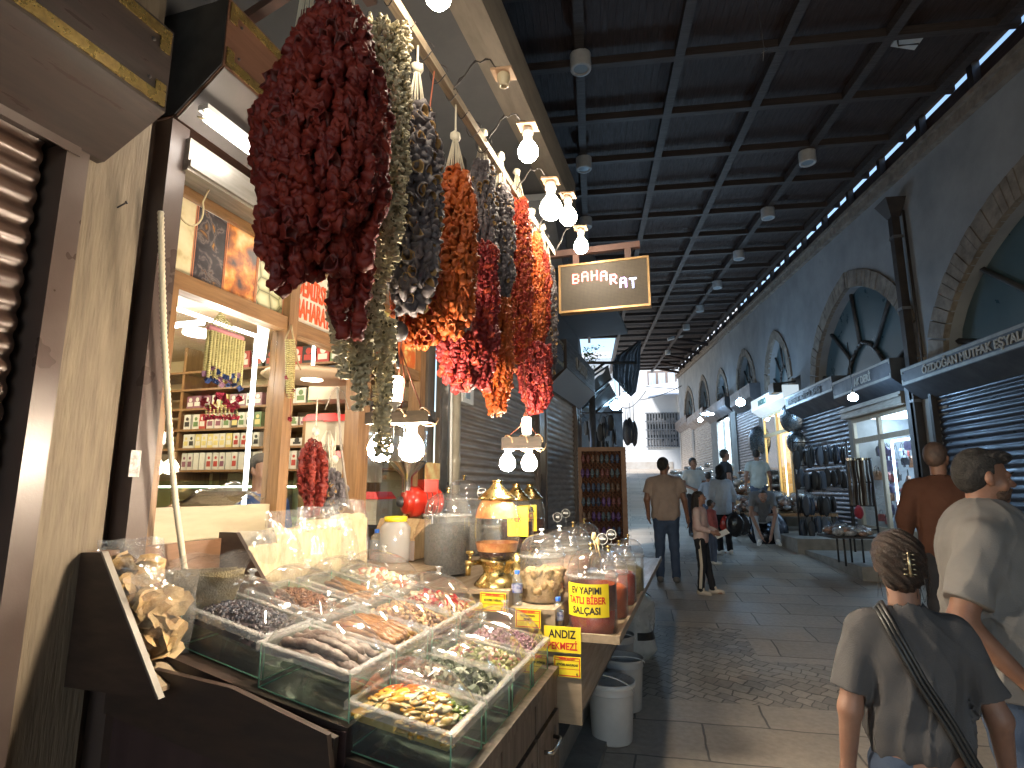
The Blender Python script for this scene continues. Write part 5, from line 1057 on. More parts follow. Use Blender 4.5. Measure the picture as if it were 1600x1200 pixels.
# ---- buckets, sack
M_bk = mat('white bucket plastic', (.55, .53, .51), .42, 0, (.46, .44, .42), nscale=4, rvar=.1); M_bin = mat('bucket residue', (.32, .28, .22), .4, 0, (.22, .18, .13), nscale=10)
def bucket(label, x, y, r, h, lid):
    z = gz(y)-.002; t = thing('bucket', label, 'bucket', (x, y, z)); c = (x, y, z)
    q = MB(); q.lathe(c, [(0, .003), (r*.84, .003), (r*.86, .012), (r*.955, h-.06), (r*.96, h-.055), (r*1.0, h-.055), (r*1.0, h-.05), (r*.975, h-.045), (r, h-.004), (r*1.02, h), (r*.975, h), (r*.93, h-.06), (r*.83, .02), (0, .02)], 36); part('body', q, M_bk, t)
    if lid:
        q = MB(); q.lathe(c, [(r*1.03, h-.014), (r*1.045, h-.012), (r*1.045, h+.010), (r*1.0, h+.014), (r*.93, h+.009), (r*.5, h+.012), (0, h+.013)], 36); part('lid', q, mat('grey lid', (.66, .65, .63), .3, 0, (.58, .57, .55), nscale=5, rvar=.08), t)
    else:
        q = MB(); q.lathe(c, [(r*.88, h-.12), (0, h-.125)], 30); part('contents', q, M_bin, t)
    q = MB(); ang = 2.6 if lid else .4
    q.tube([(x+r*1.03*math.cos(a), y+r*1.03*math.sin(a)*.99, z+h-.035-(.11*math.sin((a+.35)/(math.pi-.0)*math.pi) if lid else -.0)) for a in [-.35+(-math.pi)*k/14 for k in range(15)]] if lid else
           [(x+r*1.04*math.cos(math.pi*k/14), y-.02-.06*math.sin(math.pi*k/14), z+h-.03+.05*math.sin(math.pi*k/14)) for k in range(15)], .004, 6); part('bail', q, M_white2, t)
    return t
bucket('white bucket with a grey lid, nearest of the three beside the counter', .075, 3.98, .145, .335, True)
bucket('open white bucket with brown residue behind the lidded bucket', .17, 4.45, .145, .335, False)
bucket('third open bucket at the back, next to the plastic sack', .13, 5.0, .16, .33, False)
sx_, sy_ = .27, 5.55; z = gz(sy_); ns = noise_f(21)
q = MB(); q.smooth = True
def fs(u, v):
    a = u*2*math.pi; r = (.26*(1-.12*v)*(1 if v < .82 else max(.12, 1-(v-.82)*4.2))+.018*ns(math.cos(a)*4, v*7+math.sin(a)*3))*min(1, .75+v*2)
    return (sx_+r*math.cos(a)*.95, sy_+r*math.sin(a), z+.60*v+.02*ns(a, v))
q.grid(fs, 40, 30); s_ = thing('plastic_sack', 'bulging pale plastic sack with dark print beside the counter end', 'sack', (sx_, sy_, z))
part('sack', q, mat('sack film', (.42, .42, .41), .3, 0, (.55, .55, .54), nscale=7, bump=.7, bscale=14, rvar=.12), s_)
q = MB(); q.grid(lambda u, v: (lambda p: (p[0]+.006*math.cos(-1.25+.75*u), p[1]+.006*math.sin(-1.25+.75*u), p[2]))(fs((-1.3+.9*u)/(2*math.pi) % 1, .30+.11*v)), 12, 4); part('printed_band', q, M_black, s_)
# ================================================================ HANGING THINGS (frame F)
PT = -.90
M_pole = mat('scuffed pole', (.34, .27, .19), .5, .1, (.22, .17, .12), nscale=9, stretch=(9, 1, 9), bump=.1)
pz = lambda s: 3.225+.012*(s-1.5)
po = thing('hanging_pole', 'long scuffed wooden pole carrying all the strings of dried peppers', 'pole', (PT, 2.3, 3.2), 'F')
q = MB(); q.hexa([(PT-.016, .7, pz(.7)-.02), (PT+.016, .7, pz(.7)-.02), (PT+.016, 3.85, pz(3.85)-.02), (PT-.016, 3.85, pz(3.85)-.02), (PT-.016, .7, pz(.7)+.02), (PT+.016, .7, pz(.7)+.02), (PT+.016, 3.85, pz(3.85)+.02), (PT-.016, 3.85, pz(3.85)+.02)]); part('pole', q, M_pole, po)
for s in [1.5+.13*i for i in range(17)]:
    q = MB(); r = .032+.008*math.sin(s*37); q.tube([(PT+r*math.cos(a), s+.01*math.sin(a*2), pz(s)+r*1.1*math.sin(a)) for a in [2*math.pi*k/14 for k in range(14)]], .0022, 5); part('wire_loop', q, M_dark, po)
for s in (1.25, 3.8):
    q = MB(); q.tube([(PT, s, pz(s)+.01), (-1.76, s, 3.45)], .014, 6); part('stay_rod', q, mat('rust red steel', (1, 1, 1)), po)
# kinds of dried vegetables
M_pr = mat('dark red dried pepper', (.12, .008, .007), .6, 0, (.24, .024, .010), nscale=22, bump=.35, bscale=70, rvar=.1); M_pri = mat('dark pepper inside', (.09, .012, .008), .6)
M_po = mat('orange dried pepper', (.34, .055, .006), .6, 0, (.44, .095, .008), nscale=20, bump=.35, bscale=70, c3=(.38, .04, .006)); M_poi = mat('orange pepper inside', (.35, .09, .02), .6)
M_pb = mat('bright red dried pepper', (.24, .012, .007), .6, 0, (.34, .04, .008), nscale=18, bump=.35, bscale=70); M_pc = mat('crimson dried pepper', (.15, .007, .008), .6, 0, (.21, .012, .011), nscale=20, bump=.35, bscale=70)
M_eg = mat('dried aubergine skin', (.075, .06, .066), .6, 0, (.15, .13, .135), nscale=16, bump=.4, bscale=60); M_egi = mat('dried aubergine inside', (.42, .26, .10), .65, 0, (.28, .16, .06), nscale=20)
M_ok = mat('dried okra', (.46, .39, .24), .65, 0, (.64, .57, .40), nscale=40, bump=.3, bscale=90); M_okd = mat('dried okra cut', (.15, .12, .06), .7)
M_cord = mat('white cord', (.62, .56, .44), .7)
def cup(q, c, M, r, ln, rn, m0, m1, seg=8, crump=.26, open_=.62, lump=.7):
    """a dried hollow pepper or aubergine: crumpled cup with a rolled mouth"""
    ph = rn.uniform(0, 6); ph2 = rn.uniform(0, 6); k3 = rn.choice((2, 3, 3, 4)); sq = rn.uniform(.55, 1.0); vs = []; fs = []
    prof = [(.12, -.5), (.62, -.44), (.98, -.2), (.92, .12), (1.0, .42), (.86, .5), (open_, .36), (.40, .0), (.05, -.2)]
    if rn.random() < lump: prof = [(.10, -.42), (.6, -.5), (1.0, -.28), (.86, -.02), (1.02, .22), (.78, .42), (.5, .36), (.3, .42), (.05, .3)]; m1 = m0
    for i, (a, z) in enumerate(prof):
        for k in range(seg):
            g = 2*math.pi*k/seg; w = 1+crump*.62*math.sin(k3*g+ph+i*.35)+crump*.45*math.sin(5*g+ph2-i*.8)+rn.uniform(-.08, .08)
            if i > 6: w = 1
            vs.append(c+M@Vector((a*r*w*math.cos(g), a*r*w*sq*math.sin(g), z*ln*(1+.16*math.sin(2*g+ph2)))))
    n = len(prof)
    for i in range(n-1):
        for k in range(seg): fs.append((i*seg+k, i*seg+(k+1) % seg, (i+1)*seg+(k+1) % seg, (i+1)*seg+k))
    q.smooth = True; q.m = m0; nf = (5*seg); q.add(vs, fs)
    for i in range(nf, len(fs)): q.mi[len(q.mi)-len(fs)+i] = m1
def hang(label, u, v0, v1, hw, kind, seed, t=PT, top=None, nstr=None, knot=True, taper=.5, group='bunches of dried vegetables on the pole', vhook=None, wid=None):
    rn = random.Random(seed); c = atT(u, (v0+v1)/2, t); z0 = atT(u, v1, t)[2]; z1 = atT(u, v0, t)[2]; d = math.hypot(c[1], c[2]-1.6, c[0]); R = hw/FPX*d*.96
    th = thing('dried_'+{'red': 'pepper', 'orange': 'pepper', 'bright': 'pepper', 'mix': 'pepper', 'crim': 'pepper', 'egg': 'aubergine', 'okra': 'okra', 'dark': 'aubergine'}[kind]+'_bunch', label, 'dried vegetables', (c[0], c[1], z1), 'F', group)
    sz = {'red': .0215, 'orange': .0205, 'bright': .0155, 'mix': .0185, 'crim': .0175, 'egg': .024, 'okra': .0085, 'dark': .02}[kind]
    if kind in ('okra',): n_ = nstr or 14
    else: n_ = nstr or max(7, int(2*math.pi*R/(sz*1.45)))
    strs = [(R*(.95), 2*math.pi*k/n_) for k in range(n_)]
    strs += [(R*.5, 2*math.pi*k/max(3, n_//3)+.3) for k in range(max(3, n_//3))]
    zk = z1+.16 if top is None else top
    for rr, a in strs:
        q = MB(); zt = z1-rn.uniform(0, .05); zb = z0+rn.uniform(0, .12 if kind != 'okra' else .2)*(1 if rr > R*.7 else 0)-(.02 if rr < R*.7 else 0)
        z = zt; x, y = c[0]+rr*math.cos(a), c[1]+rr*math.sin(a); wob = rn.uniform(0, 6)
        while z > zb:
            f = (zt-z)/max(.01, zt-zb); rad = (1-(1-taper)*max(0, 1-f*3.2)**1.3 if not wid else taper+(1-taper)*min(1, f/wid))-.3*max(0, f-.8)/.2
            px = c[0]+rr*rad*math.cos(a)+.006*math.sin(z*30+wob); py = c[1]+rr*rad*math.sin(a)+.006*math.cos(z*27+wob)
            p = Vector((px, py, z))
            out = Matrix.Rotation(a+rn.uniform(-.9, .9), 3, 'Z') @ Matrix.Rotation(math.pi/2+rn.uniform(-.75, .75), 3, 'Y')
            s = sz*rn.uniform(.75, 1.22)
            if kind == 'okra':
                for _ in range(2):
                    M = (Matrix.Rotation(a+rn.uniform(-1.2, 1.2), 3, 'Z') @ Matrix.Rotation(math.pi/2+rn.uniform(-.5, .5), 3, 'Y'))
                    q.m = 0; cup(q, p+M@Vector((0, 0, .011)), M, s*.8, .03*rn.uniform(.7, 1.2), rn, 0, 1, 5, .1, .3)
                z -= .0125; continue
            if kind == 'egg': cup(q, p, out, s, .052*rn.uniform(.75, 1.2), rn, 0, 1, 9, .16, .7, .35); z -= s*1.15
            elif kind == 'dark': cup(q, p, out, s, .04*rn.uniform(.8, 1.2), rn, 0, 1, 7, .16, .7); z -= s*1.05
            elif kind == 'red': cup(q, p, out, s, .034*rn.uniform(.8, 1.25), rn, 0, 1, 9, .34, .66); z -= s*1.08
            elif kind in ('bright', 'crim'): cup(q, p, out, s, .034*rn.uniform(.7, 1.5), rn, 0 if rn.random() < .8 else 1, 1, 7, .34, .5); z -= s*1.0
            else: cup(q, p, out, s, .03*rn.uniform(.8, 1.2), rn, 0, 1, 8, .32, .6); z -= s*1.1
        ms = {'red': [M_pr, M_pri], 'orange': [M_po, M_poi], 'bright': [M_pb, M_po], 'mix': [M_po, M_pb], 'crim': [M_pc, M_pb], 'egg': [M_eg, M_egi], 'dark': [M_eg, M_egi], 'okra': [M_ok, M_okd]}[kind]
        if q.v: part('string', q, ms, th)
        if knot:
            k_ = MB(); k_.tube([(c[0]+rr*taper*math.cos(a), c[1]+rr*taper*math.sin(a), zt), (c[0]+.008*math.cos(a), c[1]+.008*math.sin(a), zk)], .0017, 4)
            part('cord', k_, M_cord, th)
    if knot:
        k_ = MB(); k_.ball((c[0], c[1], zk+.008), .022, 8, 6, (1, 1, 1.1), jit=.25, rn=rn)
        k_.tube([(c[0], c[1], zk+.01), (PT, c[1], pz(c[1])-.02) if abs(t-PT) < .3 else (c[0], c[1], zk+.2)], .004, 5); part('knot', k_, M_cord, th)
    return th

hang('very large dark red bunch of dried peppers, nearest the camera on the pole', 514, 14, 418, 80, 'red', 1, top=3.12, taper=.46, wid=.38)
hang('left lobe of the dark red pepper mass, hanging beside the shutter box', 462, 110, 385, 52, 'red', 91, t=PT-.06, top=3.05, taper=.4)
hang('tail of dark red peppers below the big bunch, in front of the shop sign', 446, 330, 438, 34, 'red', 2, t=PT-.03, knot=False, nstr=9, taper=.9)
hang('narrow tail of dark red peppers hanging lowest under the big bunch', 548, 380, 515, 30, 'red', 3, t=PT+.02, knot=False, nstr=6, taper=.9)
hang('pale green bunch of dried okra behind the big red bunch', 597, 28, 430, 31, 'okra', 4, t=PT, nstr=18, knot=False, taper=.85)
hang('grey green lower mass of dried okra under the red bunch', 556, 430, 582, 34, 'okra', 5, t=PT-.05, nstr=18, knot=False, taper=.95)
hang('thin single tail of dried okra hanging down to the lamp board', 600, 480, 700, 7, 'okra', 6, t=PT-.02, nstr=3, knot=False, taper=1)
hang('thin short tail of dried okra left of the lit lamps', 564, 540, 630, 6, 'okra', 66, t=PT-.03, nstr=3, knot=False, taper=1)
hang('bunch of grey dried aubergine cups, first aubergine bunch from the camera', 645, 165, 480, 35, 'egg', 7, taper=.5)
hang('bright orange bunch of dried peppers lit from behind', 708, 268, 520, 33, 'orange', 8, taper=.6)
hang('orange red peppers hanging low behind the dark ball', 655, 440, 535, 42, 'mix', 9, t=PT-.1, knot=False, taper=.9)
hang('dark aubergine string bunch right behind the orange peppers', 752, 255, 560, 21, 'dark', 10, t=PT-.03, taper=.6)
hang('crimson tuft of dried peppers hanging lowest at the left of the far bunches', 722, 520, 602, 34, 'crim', 11, t=PT-.04, knot=False, taper=.9)
hang('crimson pepper strings between the two dark aubergine bunches', 758, 380, 600, 17, 'crim', 12, t=PT+.03, knot=False, taper=.8)
hang('second dark aubergine bunch further along the pole', 782, 290, 470, 18, 'dark', 13, taper=.6)
hang('orange and red pepper strings low behind the second aubergine bunch', 776, 470, 640, 24, 'mix', 14, t=PT-.02, knot=False, taper=.9)
hang('bright red chili bunch beside the end of the pole', 808, 312, 560, 20, 'bright', 15, taper=.7)
hang('orange pepper strings next to the bright chili bunch', 832, 370, 560, 17, 'mix', 16, t=PT-.02, taper=.7)
hang('deep red bottom tuft of the farthest pepper bunches', 836, 540, 638, 24, 'crim', 17, t=PT, knot=False, taper=.9)
hang('narrow dark string of small aubergines at the very end of the pole', 856, 420, 580, 11, 'dark', 18, t=PT, taper=.7)
hang('thin red chili string at the very end of the pole', 849, 395, 520, 8, 'bright', 19, t=PT+.03, taper=.7)
# bulbs on wires beside the pole
def bulb(parent, c, r, up=False, e=18, glow=38, long=1.25):
    """white-necked led bulb: glowing globe and socket"""
    s = -1 if not up else 1
    q = MB(); q.lathe(c, [(r*.45, -s*r*1.05*1), (r*.8, -s*r*.55), (r, 0), (r*.93, s*r*.5), (r*.6, s*r*.92), (0, s*r*1.08)], 14); b = part('globe', q, emit('bulb glow %d' % glow, (1, .86, .66), glow), parent)
    q = MB(); q.lathe(c, [(r*.44, -s*r*1.0), (r*.40, -s*r*1.7), (r*.5, -s*r*1.75), (r*.5, -s*r*2.3), (0, -s*r*2.35)], 16); part('socket', q, M_white, parent)
def pbulb(label, u, v, rpx, lit=True, e=16, wire=None):
    c = atT(u, v, -.735); d = math.sqrt(c[0]**2+c[1]**2+(c[2]-1.6)**2); r = rpx/FPX*d
    th = thing('wired_bulb', label, 'light bulb', c, 'F', 'bulbs on wires along the pole'); zt = c[2]+r*2.5
    q = MB(); q.cbox((c[0], c[1], zt+.006), (.10, .085, .01), Matrix.Rotation(.12, 4, 'Y')); part('wood_plate', q, mat('plate wood', (.42, .27, .17), .5, 0, (.32, .2, .12), nscale=12), th)
    if lit: bulb(th, c, r, e=e)
    else:
        q = MB(); q.lathe((c[0], c[1], zt), [(.028, 0), (.03, -.02), (.022, -.04), (.022, -.055), (.014, -.058), (.013, -.03), (0, -.03)], 18); part('socket', q, mat('old cream socket', (.5, .42, .28), .4), th)
    q = MB(); s0 = c[1]-.22; a = Vector((PT+.02, s0, pz(s0))); b = Vector((c[0], c[1], zt+.01))
    pts = [a.lerp(b, k/10)+Vector((0, 0, .10*math.sin(math.pi*k/10)+.012*math.sin(k*2.1))) for k in range(11)]; q.tube(pts, .0035, 6)
    q.tube([p+Vector((.004, .006*math.sin(i*2), .006*math.cos(i*2))) for i, p in enumerate(pts)], .002, 5); part('wire', q, M_dark, th)
pbulb('lit bulb at the very top edge above the pole', 685, -8, 17, e=9)
pbulb('empty cream lamp socket on a wooden plate, without a bulb', 787, 152, 14, False)
pbulb('lit bulb on a plate, second glowing one from the camera', 825, 236, 15, e=10)
pbulb('large lit bulb, left one of the close pair beside the pole end', 861, 325, 17, e=11)
pbulb('smaller lit bulb, right one of the close pair beside the pole end', 888, 338, 13, e=8)
pbulb('small lit bulb right above the red letter sign', 908, 384, 11, e=7)
# hanging lamp clusters
M_brd = mat('dark lamp board', (.10, .075, .055), .6, 0, (.06, .045, .035), nscale=5, stretch=(2, 12, 12), bump=.1)
def cluster(label, s, ub0, ub1, vb, bul, top, rp, e, rope_v):
    a = atS(ub0, vb+3, s); b = atS(ub1, vb, s); c = ((a[0]+b[0])/2, s, a[2]); k = math.sqrt(c[0]**2+c[1]**2)/FPX
    th = thing('lamp_cluster', label, 'lamp cluster', c, 'F', 'hanging lamp boards'); bw = .5*k*18
    q = MB(); q.box((a[0], s-.03, a[2]-bw), (b[0], s+.03, a[2]+bw)); part('board', q, M_brd, th)
    for u, v in bul: cc = atS(u, v, s); bulb(th, cc, rp*k, e=e, glow=155)
    u, v = top; cc = atS(u, v, s); r = rp*k*.55
    q = MB(); q.lathe((cc[0], cc[1], cc[2]), [(0, r*1.9), (r*.9, r*1.8), (r, r*1.5), (r, -r*1.5), (r*.9, -r*1.9)], 18); part('tube_globe', q, emit('tall bulb glow', (1, .85, .66), 14), th)
    q = MB(); q.lathe((cc[0], cc[1], cc[2]), [(r*.95, -r*1.9), (r*.85, -r*2.3), (r*.4, -r*2.6), (r*.45, -r*3.2), (r*1.1, -r*3.8)], 16); part('socket', q, M_white, th)
    q = MB()
    for j in range(3):
        x = a[0]+(b[0]-a[0])*(.15+.38*j); q.tube([(x+.03*math.cos(g), s-.035*math.cos(g*.5)-.0, a[2]+bw*1.35*math.sin(g)) for g in [2*math.pi*k2/16 for k2 in range(17)]], .004, 5)
    part('cable_wrap', q, mat('brown twisted cable', (.36, .22, .12), .5), th)
    q = MB(); tp = atS(rope_v[0], rope_v[1], s)
    for dx in (-.08, .0, .08): q.tube([(c[0]+dx*1.1, s, a[2]+bw), (c[0]+dx*.35+.01, s+.01, (a[2]+tp[2])/2), (tp[0], s, tp[2])], .0028, 5)
    q.tube([tp, (PT, s, pz(s)-.02)], .003, 5); part('rope', q, mat('red brown rope', (.3, .09, .05), .6), th)
cluster('board with two big glowing bulbs and a tall lamp above, nearer one', 1.85, 577, 675, 652, ((594, 700), (643, 700)), (618, 608), 19.5, 13, (626, 545))
cluster('smaller far board with two glowing bulbs in front of the closed shutter', 2.95, 786, 848, 690, ((793, 723), (827, 723)), (823, 665), 12.5, 15, (822, 640))
c = atS(619, 518, 1.76); bl = thing('dark_ball', 'dark round ball hanging on a cord above the nearer lamp board', 'ball', c, 'F'); q = MB(); q.ball(c, .040, 18, 12, (1.1, 1, .95)); part('ball', q, mat('dark ball paint', (.05, .045, .05), .4, 0, (.08, .07, .075), nscale=8), bl); q = MB(); q.tube([(c[0], c[1], c[2]-.03), (c[0]+.012, c[1], c[2]-.13)], .006, 8); q.tube([(c[0], c[1], c[2]+.03), (c[0], c[1], c[2]+.1)], .005, 6); part('cord', q, M_black, bl)
q = MB(); p0 = atS(608, 640, 1.79); 
for k in range(12):
    M = Matrix.Rotation(math.pi/2*(k % 2), 3, 'Z'); z = p0[2]-k*.0155; q.tube([Vector((p0[0], p0[1], z))+M@Vector((.006*math.cos(g), 0, .011*math.sin(g))) for g in [2*math.pi*j/10 for j in range(11)]], .0016, 4, cap=False)
solo('steel_chain', q, M_st, 'steel chain hanging beside the left glowing bulb', 'chain', p0, 'F')
# dark funnel shaped lamp on the upper wall
fu = thing('wall_funnel', 'dark sheet metal rain funnel with a down pipe on the wall above the pole', 'funnel', atT(720, 130, -1.9), 'F')
a = atT(722, 98, -1.9); b = atT(722, 135, -1.9); d_ = atT(716, 160, -1.9); e_ = atT(712, 330, -1.9)
q = MB(); w = .16; q.hexa([(-2.02, a[1]-w, b[2]), (-1.78, a[1]-w, b[2]), (-1.78, a[1]+w, b[2]), (-2.02, a[1]+w, b[2]), (-2.02, a[1]-w, a[2]), (-1.78, a[1]-w, a[2]), (-1.78, a[1]+w, a[2]), (-2.02, a[1]+w, a[2])]); q.hexa([(-1.96, a[1]-.06, d_[2]), (-1.86, a[1]-.06, d_[2]), (-1.86, a[1]+.06, d_[2]), (-1.96, a[1]+.06, d_[2]), (-2.02, a[1]-w, b[2]), (-1.78, a[1]-w, b[2]), (-1.78, a[1]+w, b[2]), (-2.02, a[1]+w, b[2])]); part('funnel', q, M_dark, fu)
q = MB(); q.box((-1.96, a[1]-.05, e_[2]), (-1.86, a[1]+.05, d_[2])); part('pipe', q, M_dark, fu)
# running letter sign
sg_s = 4.4; a = atS(877, 487, sg_s); b = atS(1011, 413, sg_s); t0, t1, z0, z1 = a[0], b[0], a[2], atS(878, 418, sg_s)[2]
sg = thing('running_letter_sign', 'red and white dot letter sign reading BAHARAT in a golden frame', 'sign', ((t0+t1)/2, sg_s, z0), 'F')
q = MB(); q.box((t0, sg_s, z0), (t1, sg_s+.06, z1)); pn = part('panel', q, mat('dot panel', (.03, .022, .015), .6, 0, (.045, .034, .022), nscale=30), sg)
q = MB(); e = .016
for c_ in ((t0-e, z0-e, t1+e, z0), (t0-e, z1, t1+e, z1+e), (t0-e, z0, t0, z1), (t1, z0, t1+e, z1)): q.box((c_[0], sg_s-.012, c_[1]), (c_[2], sg_s+.065, c_[3]))
part('frame', q, mat('gold frame', (.6, .38, .18), .3, .7, (.5, .3, .13), nscale=9), sg)
NX, NZ = 64, 32; dx = (t1-t0)/NX; dz = (z1-z0)/NZ; q = MB()
for i in range(NX):
    for j in range(NZ): x = t0+(i+.5)*dx; z = z0+(j+.5)*dz; r = dx*.28; q.add([(x-r, sg_s-.002, z-r), (x+r, sg_s-.002, z-r), (x+r, sg_s-.002, z+r), (x-r, sg_s-.002, z+r)], [(0, 1, 2, 3)])
part('unlit_dots', q, mat('unlit dots', (.075, .056, .032), .6), pn)
FONT = {'B': '11110 10001 10001 11110 10001 10001 11110', 'A': '01110 10001 10001 11111 10001 10001 10001', 'H': '10001 10001 10001 11111 10001 10001 10001', 'R': '11110 10001 10001 11110 10100 10010 10001', 'T': '11111 00100 00100 00100 00100 00100 00100'}
for n, (ch, row0, colr) in enumerate(zip('BAHARAT', (19, 20, 20, 19, 16, 13, 12), ((1, .10, .07), (1, .12, .1), (1, .14, .12), (1, .2, .18), (1, .3, .3), (.8, .5, 1), (.6, .65, 1)))):
    q = MB(); i0 = 9+n*7
    for r_i, row in enumerate(FONT[ch].split()):
        for c_i, bit in enumerate(row):
            if bit == '1': x = t0+(i0+c_i+.5)*dx; z = z0+(row0+6-r_i+.5)*dz; r = dx*.5; q.add([(x-r, sg_s-.004, z-r), (x+r, sg_s-.004, z-r), (x+r, sg_s-.004, z+r), (x-r, sg_s-.004, z+r)], [(0, 1, 2, 3)])
    part('lit_letter', q, emit('led letter %d' % n, colr, 5), pn)
q = MB(); q.box((-2.0, sg_s+.0, z1+.10), (t1-.05, sg_s+.05, z1+.15)); q.box((t1-.17, sg_s+.005, z1+.01), (t1-.12, sg_s+.045, z1+.10)); q.box((t0+.1, sg_s+.005, z1+.01), (t0+.15, sg_s+.045, z1+.10)); part('bracket', q, mat('rust red steel', (1, 1, 1)), sg)
# garlands in the shop window
M_gar = mat('dried okra bead', (.42, .36, .15), .6, 0, (.3, .26, .1), nscale=50)
def beads(q, p0, p1, n, r, rn, hor=True):
    p0 = Vector(p0); p1 = Vector(p1)
    for k in range(n): p = p0.lerp(p1, (k+.5)/n); q.lathe(p, [(0, -.0035), (r*rn.uniform(.85, 1.1), -.003), (r, .003), (0, .0035)], 7)
def petal(q, c, r, rn):
    for _ in range(3):
        M = rmat(rn).to_3x3(); c = Vector(c); q.add([c+M@Vector((-r, -r*.6, 0)), c+M@Vector((r, -r*.8, r*.3)), c+M@Vector((r*.8, r, 0)), c+M@Vector((-r*.8, r*.7, -r*.3))], [(0, 1, 2, 3)])
rn = random.Random(31); gs = 1.98
ga = thing('okra_garland', 'fan shaped garland of dried okra beads with blue and crimson cloth tips in the window', 'garland', atT(345, 500, gs*-1), 'F')
tt = -1.985
top = atT(345, 488, tt); l_ = atT(326, 512, tt); r_2 = atT(378, 530, tt)
q = MB(); q.smooth = True
for k in range(7):
    f = k/6; b = Vector(l_).lerp(Vector(r_2), f); beads(q, top, b, 9, .006, rn)
part('fan', q, M_gar, ga)
q = MB(); a = Vector(l_); b = Vector(r_2); q.tube([a+Vector((0, 0, .0)), b], .016, 6); part('pink_band', q, mat('pink felt', (.5, .2, .22), .9), ga)
for k in range(24):
    f = k/23; a = Vector(l_).lerp(Vector(r_2), f); zb = a.z-.19-.03*math.sin(k*1.7); q = MB(); a2 = Vector((a.x+.012*(k % 2), a.y, a.z-.01)); beads(q, a2, (a2.x, a2.y, zb), 26, .0078, rn); s_ = part('bead_string', q, M_gar, ga)
    q = MB(); petal(q, (a2.x, a2.y, zb-.012), .013, rn); part('cloth_tip', q, mat('blue felt', (.04, .07, .2), .9) if k % 3 else mat('mauve felt', (.2, .1, .16), .9), s_)
for k in range(10):
    a = Vector(atT(318+6.2*k, 628+10*math.sin(k*1.1), tt)); q = MB(); petal(q, a, .019, rn); part('crimson_tip', q, mat('crimson felt', (.22, .01, .03), .9), ga)
for k in range(9):
    a = Vector(atT(322+6*k, 632, tt)); b = Vector(atT(322+6*k, 652, tt)); q = MB(); beads(q, a, b, 6, .005, rn); s_ = part('short_bead_string', q, M_gar, ga); q = MB(); petal(q, b, .014, rn); part('crimson_tip', q, mat('crimson felt', (1, 1, 1)), s_)
g2 = thing('okra_garland', 'narrow okra garland with twigs hanging on the post between the window bays', 'garland', atT(455, 510, tt), 'F')
for k in range(4):
    a = atT(447+4*k, 530, tt); b = atT(449+3*k, 615+8*(k % 2), tt); q = MB(); beads(q, a, b, 26, .0075, rn); part('bead_string', q, M_gar, g2)
q = MB(); q.tube([atT(446, 530, tt), atT(455, 508, tt), atT(466, 570, tt)], .005, 5); q.tube([atT(449, 530, tt), atT(470, 578, tt)], .004, 5); part('twigs', q, mat('twig', (.3, .22, .12), .8), g2)
q = MB(); petal(q, atT(447, 590, tt), .012, rn); petal(q, atT(458, 610, tt), .012, rn); petal(q, atT(453, 655, tt), .014, rn); q.tube([atT(455, 600, tt), atT(453, 655, tt)], .0015, 4); part('felt_tips', q, mat('crimson felt', (1, 1, 1)), g2)
lc = atT(410, 535, -2.17); lt = thing('bag_lamp', 'glowing white cloth bag hanging under the transom beside the diode strip', 'hanging lamp', lc, 'F')
q = MB(); q.grid(lambda u, v: (lc[0]+.012*math.sin(u*3.1), lc[1]+(u-.5)*(.09-.03*v), lc[2]+.09-.19*v+.01*math.sin(u*9)), 10, 10); q.smooth = True; part('cloth', q, emit('cloth glow', (1, .9, .72), 1.5), lt)
# pepper strings hanging in the doorway bay
def doorbunch(label, u, v0, v1, hw, kind, seed):
    return hang(label, u, v0, v1, hw, kind, seed, t=-1.98, knot=True, top=atT(u, v0-14, -1.98)[2], nstr=6, taper=.35, group='pepper strings in the shop door')
doorbunch('small bunch of rusty red dried peppers hanging in the shop doorway', 489, 690, 800, 20, 'red', 41)
doorbunch('small bunch of grey aubergine cups hanging in the doorway beside the red one', 520, 735, 800, 18, 'egg', 42)
q = MB(); rn = random.Random(8); c = atT(512, 690, -1.97)
for k in range(26): a = rn.uniform(0, 6.3); q.tube([(c[0]+.01*math.cos(a), c[1]+.01*math.sin(a), c[2]+.06), (c[0]+.03*math.cos(a), c[1]+.045*math.sin(a), c[2]-.0), (c[0]+.028*math.cos(a+.4), c[1]+.035*math.sin(a+.4), c[2]-.16*rn.uniform(.5, 1))], .003, 4)
solo('cord_tassel', q, M_cord, 'tangle of white cords over the small doorway bunches', 'cords', c, 'F')
q = MB(); a = atT(545, 795, -1.9); q.tube([a, atT(533, 700, -1.9), atT(527, 605, -1.92)], .007, 8); q.tube([atT(527, 605, -1.92), atT(519, 612, -1.92), atT(508, 640, -1.92)], .003, 5); q.tube([atT(527, 605, -1.92), atT(537, 612, -1.92), atT(545, 640, -1.92)], .003, 5); solo('hook_stick', q, mat('grey stick', (.28, .24, .2), .6), 'long grey stick with wire hooks leaning in the shop doorway', 'stick', a, 'F')
